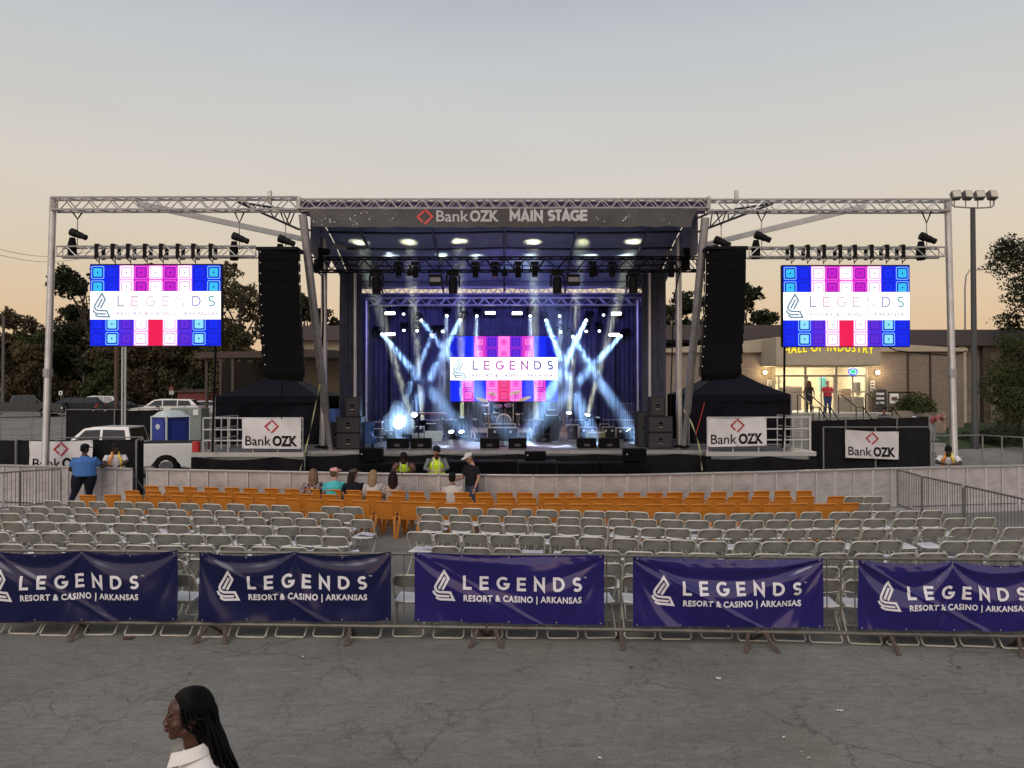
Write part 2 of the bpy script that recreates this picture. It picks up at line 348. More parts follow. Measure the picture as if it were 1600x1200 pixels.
# ================================================================ trees
def leafmat(name, c1, c2):
    m = mat(name, c1, .75, 0, .5, 1.1, col2=c2); m.node_tree.nodes['Principled BSDF'].inputs['Specular IOR Level'].default_value = .15
    return m
lm = {'green': leafmat('leaf_green', (.030, .042, .014), (.066, .076, .028)), 'dark': leafmat('leaf_dark', (.014, .020, .009), (.034, .042, .018)),
      'brown': leafmat('leaf_russet', (.052, .040, .020), (.096, .074, .038)), 'olive': leafmat('leaf_olive', (.050, .046, .022), (.100, .086, .042))}
bark = mat('bark', (.045, .034, .026), .9, 0, .35, 6, bump=.6, bscale=14)
barkp = mat('pale_bark', (.16, .14, .12), .9, 0, .3, 6)
def tree(name, label, cat, base, h, rx, key, seed, lobes=14, leaves=3500, ls=.3, crown0=.3, trunk_r=.25, group=None, pale=False, gap=.55, lobe_r=.3, shape=None):
    rd = random.Random(seed); t = thing(name, label, cat, base, 0, group)
    mb = MB(); bm_ = barkp if pale else bark
    top = h*.82; k = 7; pts = []; wob = [rd.uniform(-.03, .03)*h for _ in range(k)]
    for i in range(k): pts.append((wob[i]*(i/k), wob[(i+3) % k]*(i/k), top*i/(k-1)))
    mb.tube(pts, [trunk_r*(1-.8*i/(k-1)) for i in range(k)], 8)
    L = []
    for i in range(lobes):
        f = rd.uniform(crown0, .93) if shape is None else shape[i][2]
        an = rd.uniform(0, 6.28); ww = math.sin(math.pi*min(1, (f-crown0)/(1-crown0)*.8+.18))**.7
        rr = rx*ww*rd.uniform(.25, .85)
        if shape is None: c = Vector((math.cos(an)*rr, math.sin(an)*rr, f*h))
        else: c = Vector((shape[i][0]*rx, shape[i][1]*rx, f*h))
        lr = rx*lobe_r*rd.uniform(.7, 1.25) if shape is None else rx*shape[i][3]
        L.append((c, lr))
        z0 = max(.12*h, c.z-.30*h*rd.uniform(.5, 1)); p0 = Vector((wob[3]*.4, wob[6]*.4, z0))
        mid = p0.lerp(c, .55)+Vector((rd.uniform(-.1, .1)*rx, rd.uniform(-.1, .1)*rx, .04*h))
        mb.tube([p0, mid, c], [trunk_r*.35, trunk_r*.2, trunk_r*.06], 5)
    mb.build('trunk', bm_, t, smooth=True)
    n = int(leaves*(2.6 if base[0] < -10 else 1.8)); vs = np.zeros((n*4, 3)); nr = np.random.RandomState(seed)
    wts = np.array([l[1]**2 for l in L]); wts /= wts.sum(); idx = nr.choice(len(L), n, p=wts)
    for i in range(n):
        c, lr = L[idx[i]]
        d = nr.normal(size=3); d /= np.linalg.norm(d); rr = lr*(gap+(1-gap)*nr.rand()**.6)*(.8+.35*math.sin(d[0]*5+seed+idx[i])*math.sin(d[2]*4+idx[i]))
        p = np.array(c)+d*rr*np.array((1, 1, .8)); s_ = ls*nr.uniform(.5, 1.25)
        a = nr.normal(size=3); a /= np.linalg.norm(a); b = np.cross(a, nr.normal(size=3)); b /= np.linalg.norm(b)
        vs[i*4] = p-a*s_*.5; vs[i*4+1] = p+b*s_*.32; vs[i*4+2] = p+a*s_*.5; vs[i*4+3] = p-b*s_*.32
    me = bpy.data.meshes.new('crown'); me.from_pydata(vs.tolist(), [], [(i*4, i*4+1, i*4+2, i*4+3) for i in range(n)]); me.materials.append(lm[key])
    reg(link('crown', me, t)); return t
GT = 'trees on the rise behind the car park'
def tb(px, d): x = X(px, d); return (x, d, gz(x, d)-.05)
def ht(py, d, base): return Z(py, d)-base[2]
for (nm, lab, px, py, d, rx, key, lb, lv, ls, c0) in [
    ('leafy_tree', 'russet autumn tree at the far left edge behind the grey pickup', 25, 488, 96, 6.5, 'brown', 16, 4200, .55, .12),
    ('leafy_tree', 'green tree just right of the left truss tower low on the skyline', 95, 497, 92, 5.5, 'green', 15, 3600, .5, .12),
    ('tall_tree', 'tall dark evergreen rising beside the left edge of the left screen', 135, 398, 84, 5.2, 'dark', 26, 6500, .42, .08),
    ('tall_tree', 'tall thin-crowned tree whose top shows above the left screen hanging truss', 225, 378, 86, 6.5, 'olive', 26, 6000, .40, .12),
    ('leafy_tree', 'brown leaved tree below the left screen behind the white post', 225, 530, 80, 6.5, 'brown', 16, 4600, .42, .12),
    ('leafy_tree', 'olive bushy tree below the right half of the left screen', 300, 520, 82, 6.0, 'olive', 16, 4200, .45, .10),
    ('tall_tree', 'tall spreading tree between the left screen and the speaker array', 375, 398, 72, 6.0, 'olive', 24, 6500, .36, .15),
    ('leafy_tree', 'green tree between the left speaker array and the leaning mast', 478, 446, 68, 3.6, 'dark', 15, 3600, .34, .2),
    ('leafy_tree', 'low green tree over the roof right of the leaning left mast', 520, 487, 70, 3.2, 'dark', 10, 2400, .34, .2),
    ('leafy_tree', 'dense green shrubby tree behind the black car', 165, 565, 74, 3.2, 'green', 12, 2600, .36, .05),
    ('leafy_tree', 'russet tree behind the left truss tower above the parked cars', 62, 540, 82, 4.6, 'brown', 14, 3200, .45, .08),
    ('leafy_tree', 'dark tree under the pavilion roof behind the white estate car', 345, 565, 78, 4.4, 'dark', 12, 2600, .42, .08),
    ('leafy_tree', 'broad muted green tree behind the left screen bottom edge', 265, 462, 92, 7.5, 'green', 18, 4600, .5, .1),
    ('leafy_tree', 'olive tree at the left between the pole and the skyline trees', 60, 500, 98, 6.5, 'olive', 16, 4200, .5, .08),
    ('leafy_tree', 'broad olive tree between the tall evergreen and the left screen post', 175, 455, 90, 7.0, 'olive', 18, 4600, .5, .1),
    ('leafy_tree', 'low dark tree between the skyline tree and the white light post', 118, 560, 88, 4.4, 'dark', 12, 2600, .5, .05),
]:
    b = tb(px, d); tree(nm, lab, 'tree', b, ht(py, d, b), rx, key, int(px*7+py), lb, lv, ls, c0, .3 if rx > 5 else .2, GT)
GT2 = 'trees behind the exhibition hall'
for (lab, px, py, d, rx, seed) in [('tree with clustered leaf clumps between the right hand masts and curtains', 1052, 428, 60, 3.0, 5),
                             ('tree with clustered leaf clumps left of the right speaker array', 1088, 452, 62, 2.6, 15),
                             ('tree with clustered leaf clumps just right of the right speaker array', 1166, 426, 60, 3.0, 25)]:
    b = tb(px, d); tree('oak_tree', lab, 'tree', b, ht(py, d, b), rx, 'dark', seed, 17, 5200, .26, .35, .2, GT2, lobe_r=.27, gap=.4)
b = tb(1180, 60); tree('oak_tree', 'low round tree beside the left edge of the right screen', 'tree', b, ht(483, 60, b), 2.4, 'dark', 77, 12, 3400, .24, .4, .18, GT2, lobe_r=.34)
b = tb(1572, 75); tree('leafy_tree', 'small pale green tree top just above the brown roof at the right edge', 'tree', b, ht(503, 75, b), 3.0, 'green', 78, 8, 1800, .34, .4, .18, lobe_r=.36)
b = tb(1662, 44); tree('oak_tree', 'large dark oak reaching in from the right edge above the roof', 'tree', b, ht(330, 44, b), 4.6, 'dark', 91, 34, 15000, .17, .44, .3, lobe_r=.25, gap=.35)
b = tb(1592, 36.5); tree('bushy_tree', 'low bushy green tree standing on the lawn at the right edge', 'tree', b, ht(520, 36.5, b), 2.1, 'green', 17, 22, 15000, .10, .14, .12, lobe_r=.46, gap=.5)
b = tb(1512, 34.5); b = (b[0], b[1], b[2])
def shrub(lab, p, r, h, key, seed, n=2200, ls=.12, name='shrub'):
    t = thing(name, lab, 'shrub', p); rd = random.Random(seed); mb = MB()
    for i in range(7): mb.tube([(0, 0, 0), (rd.uniform(-.5, .5)*r, rd.uniform(-.5, .5)*r, h*.7)], [.02, .008], 4)
    mb.build('stem', bark, t); nr = np.random.RandomState(seed); vs = []; fs = []
    for i in range(n):
        d = nr.normal(size=3); d /= np.linalg.norm(d); d[2] = abs(d[2])
        p_ = d*np.array((r, r, h))*(.45+.55*nr.rand()**.5)*(.85+.25*math.sin(7*d[0]+3*d[1])); a = nr.normal(size=3); a /= np.linalg.norm(a); b_ = np.cross(a, nr.normal(size=3)); b_ /= np.linalg.norm(b_)
        vs += [tuple(p_-a*ls*.5), tuple(p_+b_*ls*.3), tuple(p_+a*ls*.5), tuple(p_-b_*ls*.3)]; fs.append((i*4, i*4+1, i*4+2, i*4+3))
    me = bpy.data.meshes.new('foliage'); me.from_pydata(vs, [], fs); me.materials.append(lm[key]); reg(link('foliage', me, t)); return t
x = X(1575, 34); tag(shrub('long low dark hedge at the foot of the lawn on the right', (x, 34, gz(x, 34)), 2.2, .7, 'dark', 5, 4200, name='hedge'), cat='hedge')

# ================================================================ exhibition hall
def brick_mat(name, c1, c2, mortar, sc=1, bw=.3, rh=.1):
    m = bpy.data.materials.new(name); m.use_nodes = True; t = m.node_tree; b = t.nodes['Principled BSDF']; L = t.links.new
    tc = N(t, 'ShaderNodeTexCoord'); sp = N(t, 'ShaderNodeSeparateXYZ'); L(tc.outputs['Object'], sp.inputs[0]); cm = N(t, 'ShaderNodeCombineXYZ')
    ad = N(t, 'ShaderNodeMath', operation='ADD'); L(sp.outputs[0], ad.inputs[0]); L(sp.outputs[1], ad.inputs[1]); L(ad.outputs[0], cm.inputs[0]); L(sp.outputs[2], cm.inputs[1])
    br = N(t, 'ShaderNodeTexBrick'); br.inputs['Scale'].default_value = sc; br.inputs['Brick Width'].default_value = bw; br.inputs['Row Height'].default_value = rh; br.inputs['Mortar Size'].default_value = .012
    br.inputs['Color1'].default_value = (*c1, 1); br.inputs['Color2'].default_value = (*c2, 1); br.inputs['Mortar'].default_value = (*mortar, 1); L(cm.outputs[0], br.inputs[0])
    n = N(t, 'ShaderNodeTexNoise'); n.inputs['Scale'].default_value = .7; n.inputs['Detail'].default_value = 6; L(tc.outputs['Object'], n.inputs[0])
    r = N(t, 'ShaderNodeMapRange'); L(n.outputs[0], r.inputs[0]); r.inputs['To Min'].default_value = .72; r.inputs['To Max'].default_value = 1.25
    sc_ = N(t, 'ShaderNodeVectorMath', operation='SCALE'); L(br.outputs[0], sc_.inputs[0]); L(r.outputs[0], sc_.inputs['Scale']); L(sc_.outputs[0], b.inputs['Base Color'])
    b.inputs['Roughness'].default_value = .9; return m
brick = brick_mat('brown_brick', (.215, .170, .130), (.265, .21, .16), (.155, .13, .105))
brick_t = brick_mat('tan_brick', (.28, .245, .175), (.33, .29, .205), (.16, .14, .11))
cream = mat('cream_stucco', (.38, .325, .24), .85, 0, .10, 2, bump=.2, bscale=50)
roofm = mat('brown_metal_roof', (.055, .036, .028), .55, .2, .2, 2)
conc = mat('concrete', (.27, .26, .235), .9, 0, .2, 2, bump=.3, bscale=25)
hall = thing('exhibition_hall', 'long low brown brick exhibition hall with lit glass entrance behind the stage', 'building', (X(1300, 40), 40, 0))
def wb(name, mats, x0, x1, y0, y1, z0, z1, parent, b=0):
    m = MB(); (m.bbox(x0, x1, y0, y1, z0, z1, b) if b else m.box(x0, x1, y0, y1, z0, z1)); return m.build(name, mats, parent, world=True)
DW = 40.0
x_l, x_r = X(468, 45), X(1500, DW)
ex0, ex1 = X(1208, DW), X(1356, DW)
zt = Z(573, DW); zf = Z(644, DW)        # top of doors, landing
px0, px1 = X(1213, 37.6), X(1377, 37.6)
# brick wall right and left of the entrance
wb('wall', brick, ex1, X(1506, DW), DW, DW+.4, .6, Z(549, DW), hall); wb('wall', brick, X(1037, DW), ex0, DW, DW+.4, .6, Z(549, DW), hall)
wb('wall', brick_t, x_l, X(1037, DW)-.01, DW+3, DW+3.4, 0, Z(532, 43), hall); wb('wall', brick_t, X(1506, DW)-.3, X(1506, DW), DW+.41, DW+9, .6, Z(549, DW), hall)
# tapered cream fascias
def fascia(pa, pb, ztop_a, ztop_b, zbot, y):
    m = MB(); m.prism([(pa, zbot), (pb, zbot), (pb, ztop_b), (pa, ztop_a)], y-.12, y+.5); return m
fascia(X(1360, 39.8), X(1512, 39.8), Z(536, 39.8), Z(545, 39.8), Z(550, 39.8), 39.9).build('fascia', cream, hall, world=True)
fascia(X(1030, 39.8), X(1215, 39.8), Z(546, 39.8), Z(528, 39.8), Z(551, 39.8), 39.9).build('fascia', cream, hall, world=True)
mb = MB(); mb.prism([(DW+6-.0, Z(541, 46)), (DW+16, Z(541, 46)), (DW+16, Z(541, 46)+1.3), (DW+7.2, Z(516, 47.2))], X(1420, 46)-16, 60, M=Matrix(((0, 1, 0, 0), (1, 0, 0, 0), (0, 0, 1, 0), (0, 0, 0, 1))))
mb.build('roof', roofm, hall, world=True)
mb = MB(); mb.prism([(DW+2.6, Z(532, 43)), (DW+16, Z(532, 43)), (DW+16, Z(532, 43)+.8), (DW+3.6, Z(508, 43.5))], x_l-.6, X(1037, DW)+8, M=Matrix(((0, 1, 0, 0), (1, 0, 0, 0), (0, 0, 1, 0), (0, 0, 0, 1))))
mb.build('roof', roofm, hall, world=True)
mb = MB(); mb.box(X(1506, DW)+.01, 60, DW+6.6, DW+7, .6, Z(541, 46.5)-.01); mb.build('rear_wall', mat('rear_wall_tan', (.17, .145, .11), .9, 0, .2, 1.2), hall, world=True)
for px in (1502, 1540, 1578): 
    xx = X(px, 46); wb('pilaster', cream if px < 1510 else mat('dark_pilaster', (.06, .045, .035), .8), xx, xx+.45, 46.2, 46.59, .6, Z(542, 46.3), hall)
for px in (1418, 1453): wb('downpipe', roofm, X(px, DW)-.04, X(px, DW)+.04, DW-.08, DW-.01, gz(18, 39), Z(551, DW), hall)
# portico
mb = MB(); mb.bbox(px0, px1, 37.6, DW-.02, Z(571.5, 37.6), Z(527, 37.6), .04); mb.build('portico', cream, hall, world=True)
# interior room behind the glass, lit by ceiling tubes
inr = mat('interior_wall', (.50, .43, .30), .8, 0, .12, 1)
mb = MB(); yb = DW+6
mb.add([(ex0-1, yb, zf), (ex1+1, yb, zf), (ex1+1, yb, zt+.5), (ex0-1, yb, zt+.5)], [(0, 1, 2, 3)])
mb.add([(ex0-1, DW+.4, zf), (ex0-1, yb, zf), (ex0-1, yb, zt+.5), (ex0-1, DW+.4, zt+.5)], [(0, 1, 2, 3)])
mb.add([(ex1+1, DW+.4, zf), (ex1+1, yb, zf), (ex1+1, yb, zt+.5), (ex1+1, DW+.4, zt+.5)], [(0, 1, 2, 3)])
mb.add([(ex0-1, DW+.4, zt+.5), (ex1+1, DW+.4, zt+.5), (ex1+1, yb, zt+.5), (ex0-1, yb, zt+.5)], [(0, 1, 2, 3)])
mb.build('interior', inr, hall, world=True)
wb('interior_floor', conc, ex0-1, ex1+1, DW+.0, yb, zf-.1, zf-.004, hall)
tube_m = emat('lit_tube', (1, .90, .68), 110)
for i, (a, b_) in enumerate([(.1, 1), (.45, 1), (.8, 1.4), (.25, 3), (.62, 3.2), (.9, 3.6)]):
    xx = ex0+(ex1-ex0)*a; wb('ceiling_light', tube_m, xx-.6, xx+.6, DW+b_, DW+b_+.25, zt+.40, zt+.47, hall)
frm = mat('door_frame', (.46, .42, .34), .45, .3)
glass = mat('door_glass', (.8, .85, .85), .03, 0, trans=0, alpha=.08)
mb = MB(); ya, yb2 = DW-.1, DW-.02
tr = Z(588, DW); 
for px in (1208.5, 1257.5, 1305.5, 1352.5): xx = X(px, DW); mb.box(xx-.06, xx+.06, ya, yb2, zf, zt)
for px in (1216, 1260, 1282, 1302, 1331): xx = X(px, DW); mb.box(xx-.035, xx+.035, ya-.015, yb2-.015, zf, tr)
mb.box(ex0, ex1, ya-.003, yb2-.003, tr-.05, tr+.05); mb.box(ex0, ex1, ya-.004, yb2-.004, zt-.06, zt+.03)
m1 = Z(613, DW); mb.box(ex0+.1, X(1257, DW), ya-.02, yb2-.02, m1-.04, m1+.04); mb.box(X(1306, DW), ex1, ya-.02, yb2-.02, m1-.04, m1+.04); mb.build('door_frame', frm, hall, world=True)
wb('glazing', glass, ex0, ex1, DW-.035, DW-.03, zf, zt-.02, hall)
# lower panels on the right hand glazing, counters and clutter inside
wb('panel', mat('interior_board', (.30, .25, .18), .7), X(1308, DW), X(1350, DW), DW+.02, DW+.06, zf, Z(621, DW), hall)
for (a, b_, c, d_, yy, col) in [(1222, 1252, 606, 643, 43, (.05, .035, .03)), (1232, 1254, 604, 622, 44.5, (.10, .06, .04)), (1316, 1330, 608, 622, 43, (.12, .07, .04)), (1338, 1345, 598, 614, 43, (.06, .05, .05)), (1285, 1291, 590, 612, 41.5, (.05, .32, .34)), (1212, 1222, 585, 600, 44, (.2, .17, .1))]:
    wb('display_stand', mat('stand_%02d' % int(a % 97), col, .6), X(a, yy), X(b_, yy), yy, yy+.5, Z(d_, yy), Z(c, yy), hall, .04)
# neon oval in the window
mb = MB(); cx, cz = X(1333.5, DW-.2), Z(581.5, DW-.2)
oval = tag(MB().tube([(cx+.24*math.cos(a*math.pi/8), DW-.16, cz+.17*math.sin(a*math.pi/8)) for a in range(16)], .035, 6, closed=True).build('open_sign', emat('neon_blue', (.03, .14, .9), 1.6), origin=(cx, DW-.16, cz)), 'small oval blue and green neon sign hanging over the hall doors', 'neon sign')
MB().ell((0, 0, 0), (.17, .03, .11), 14, 8).build('lettering', emat('neon_green', (.04, .75, .5), 1.1), oval)
# wall lamps
for px, s_ in ((1195.5, 'left'), (1371.5, 'right')):
    c = P(px, 582, DW-.18); t = thing('wall_lamp', 'round glowing wall lamp on the brick just %s of the hall entrance' % s_, 'lamp', c, 0, 'wall lamps beside the entrance')
    MB().ell((0, 0, 0), (.11, .11, .11), 12, 8).build('globe', emat('lamp_glow', (1, .78, .40), 7), t); MB().box(-.05, .05, .10, .17, -.05, .05).build('bracket', blackm, t)
    l = bpy.data.lights.new('wall_lamp_light', 'POINT'); l.energy = 35; l.color = (1, .75, .42); l.shadow_soft_size = .1; o = bpy.data.objects.new('wall_lamp_light', l); COL.objects.link(o); o.parent = t; o.location = (0, -.25, 0)
# text helper ----------------------------------------------------
def text_mb(s, size, bold=0, space=1, fit=None, shear=0):
    """flat glyph mesh in x,z (left bottom at 0,0); returns verts, faces, width"""
    c = bpy.data.curves.new('t', 'FONT'); c.body = s; c.size = size; c.space_character = space; c.offset = bold; c.resolution_u = 3; c.shear = shear
    o = bpy.data.objects.new('t', c); COL.objects.link(o); dg = bpy.context.evaluated_depsgraph_get(); me = bpy.data.meshes.new_from_object(o.evaluated_get(dg))
    vs = [Vector((v.co.x, 0, v.co.y)) for v in me.vertices]; fs = [tuple(p.vertices) for p in me.polygons]
    bpy.data.objects.remove(o); bpy.data.curves.remove(c); bpy.data.meshes.remove(me)
    x0 = min(v.x for v in vs); x1 = max(v.x for v in vs); k = 1 if fit is None else fit/(x1-x0)
    vs = [Vector(((v.x-x0)*k, 0, v.z)) for v in vs]
    return vs, fs, (x1-x0)*k
# arched neon name on the portico (its top hides behind the screen)
word = 'HALL OF INDUSTRY'; nsg = MB(); neon = emat('neon_yellow', (1, .80, .02), 1.3)
yy = 37.6-.03; xa, xb = X(1226, yy), X(1366, yy); 
for outl in (0,):
    vs, fs, wd = text_mb(word, .62, .004, 1.15, fit=xb-xa)
    def arc(v):
        u = v.x/wd*2-1; return Vector((xa+v.x, yy, Z(541+13, yy)+ v.z + .15*(1-u*u)))
    nsg.add([arc(v) for v in vs], fs)
sg = nsg.build('neon_lettering', neon, origin=(xa, yy, Z(554, yy)))
tag(sg, 'arched yellow neon lettering on the cream entrance canopy of the hall', 'neon sign')
# landing, steps, handrails
zf_ = zf-.01
mb = MB(); lx0, lx1 = X(1165, 38), X(1400, 38)
mb.box(lx0, lx1, 37.2, DW-.02, .4, zf_)
n = 9; zb = gz(18, 33.4)-.05
for i in range(n):
    y1 = 37.2-i*.42; z1 = zf_-(i+1)*(zf_-zb)/n; mb.box(lx0, lx1, y1-.42, y1-.002 if i == 0 else y1, zb-.4, z1)
st = mb.build('entrance_steps', conc, origin=((lx0+lx1)/2, 36, zb)); tag(st, 'broad concrete steps rising to the lit glass doors of the hall', 'steps')
def hrail(px_list, lab, pxtop):
    t = thing('handrail', lab, 'handrail', (X(pxtop, 37), 37, zf_), 0, 'black handrails on the entrance steps')
    m = MB(); xx = X(pxtop, 37.4); pts = [(xx, 37.4, zf_+.95), (xx+.02, 37.2, zf_+.95), (xx+.05, 35.6, zf_+.95-(zf_-zb)*.42), (xx+.06, 34.9, zf_+.95-(zf_-zb)*.42), (xx+.08, 33.6, zb+.9)]
    m.tube(pts, .028, 6); m.build('rail', blackm, t, world=True)
    for p in (pts[0], pts[2], pts[3], pts[4]): MB().tube([p, (p[0], p[1], p[2]-1.0)], .025, 5).build('post', blackm, t, world=True)
for px, w_ in ((1246, 'first'), (1262, 'second'), (1310, 'third'), (1352, 'fourth')): hrail(None, '%s black handrail from the left on the hall entrance steps' % w_, px)
# railing, notices, bin, planter by the wall
t = thing('landing_railing', 'black barred railing beside the entrance against the brick wall', 'railing', (X(1410, 38.6), 38.6, zf_))
m = MB(); xa, xb = X(1388, 38.6), X(1430, 38.6); m.tube([(xa, 38.6, zf_+1.05), (xb, 38.6, zf_+1.05)], .03, 5); m.tube([(xa, 38.6, zf_+.08), (xb, 38.6, zf_+.08)], .03, 5); m.build('rail', blackm, t, world=True)
m = MB(); [m.tube([(lerp(xa, xb, i/14), 38.6, zf_), (lerp(xa, xb, i/14), 38.6, zf_+1.05)], .016, 4) for i in range(15)]; m.build('bars', blackm, t, world=True)
def notice(name, lab, px0, px1, py0, py1, d, lines=3, col=(.75, .75, .73)):
    a, b_ = P(px0, py0, d), P(px1, py1, d); t = thing(name, lab, 'notice', ((a.x+b_.x)/2, d, b_.z)); wb('board', mat('notice_white', col, .5), a.x, b_.x, d, d+.03, b_.z, a.z, t)
    m = MB(); h = a.z-b_.z
    for i in range(lines): zc = b_.z+h*(i+.6)/(lines+.3); m.box(a.x+.15*(b_.x-a.x), a.x+.85*(b_.x-a.x), d-.006, d-.001, zc-.1*h/lines*2, zc+.1*h/lines*2)
    m.build('printed_lines', mat('print_dark', (.12, .07, .07), .6), t, world=True); return t
notice('wall_notice', 'white printed notice on the brick right of the glass doors', 1360, 1367, 595, 611, DW-.04)
notice('wall_notice', 'white printed notice on the brick left of the glass doors', 1199, 1206, 594, 603, DW-.04)
notice('paper_notice', 'white paper sheet tied to the black railing by the entrance', 1391, 1404, 615, 630, 38.5, 1)
t = thing('vending_stand', 'dark rack of leaflets on the landing right of the doors', 'rack', (X(1376, 39.4), 39.4, zf_))
wb('cabinet', mat('cab_dark', (.05, .05, .05), .5), X(1369, 39.4), X(1384, 39.4), 39.3, 39.7, zf_, Z(609, 39.4), t, .02)
for i in range(3): wb('shelf_card', white_p, X(1370.5, 39.2), X(1382.5, 39.2), 39.27, 39.29, Z(618+i*7, 39.2), Z(614.5+i*7, 39.2), t)
x = X(1415, 37.0); t = thing('planter', 'brown planter box with a spiky green shrub right of the steps', 'planter', (x, 36.6, gz(x, 36.6)))
wb('box', brick, x-.6, x+1.5, 36.2, 37.2, gz(x, 36.6)-.1, gz(x, 36.6)+1.05, t)
shrub('spiky dark green shrub growing in the planter beside the steps', (x+.35, 36.7, gz(x, 36.6)+1.0), .95, .95, 'green', 12, 2600, .13)
# small step flight on the right lawn
mb = MB(); xa, xb = X(1463, 31.5), X(1496, 31.5)
for i in range(4): mb.box(xa, xb, 31.2+i*.4, 33.0, -.1, gz(20, 31.2)+.1+i*.16)
tag(mb.build('garden_steps', conc, origin=(xa, 31.5, 0)), 'short flight of concrete steps behind the wire fence right of the truss tower', 'steps')

# pavilion roof on the left
pv = thing('pavilion', 'open sided pavilion with a flat brown roof behind the left speaker array', 'pavilion', (X(360, 36), 36, 0))
mb = MB(); a = P(305, 551, 38); b_ = P(470, 541, 33)
mb.add([(a.x, 38, a.z), (X(305, 38)+7.5, 33, Z(545, 33)), (X(305, 38)+9, 44, Z(552, 44)), (a.x+1.5, 46, Z(556, 46)), (a.x, 38, a.z-.28), (X(305, 38)+7.5, 33, Z(557, 33)), (X(305, 38)+9, 44, Z(556, 44)-.3), (a.x+1.5, 46, Z(556, 46)-.3)],
       [(0, 1, 2, 3), (7, 6, 5, 4), (0, 4, 5, 1), (1, 5, 6, 2), (2, 6, 7, 3), (3, 7, 4, 0)]); mb.build('roof', roofm, pv, world=True)
for px, d in ((323, 38), (364, 36.5), (345, 43), (398, 40)): xx = X(px, d); wb('post', mat('pavilion_post', (.07, .055, .04), .8), xx-.065, xx+.065, d-.065, d+.065, gz(xx, d)-.1, Z(556, d), pv)
mb = MB(); mb.box(X(345, 44), X(420, 44), 44, 44.3, 0, Z(560, 44)-.2); mb.build('rear_wall', mat('pavilion_shade', (.022, .019, .016), .9), pv, world=True)  # near-black wall: the shade under the roof put into its colour
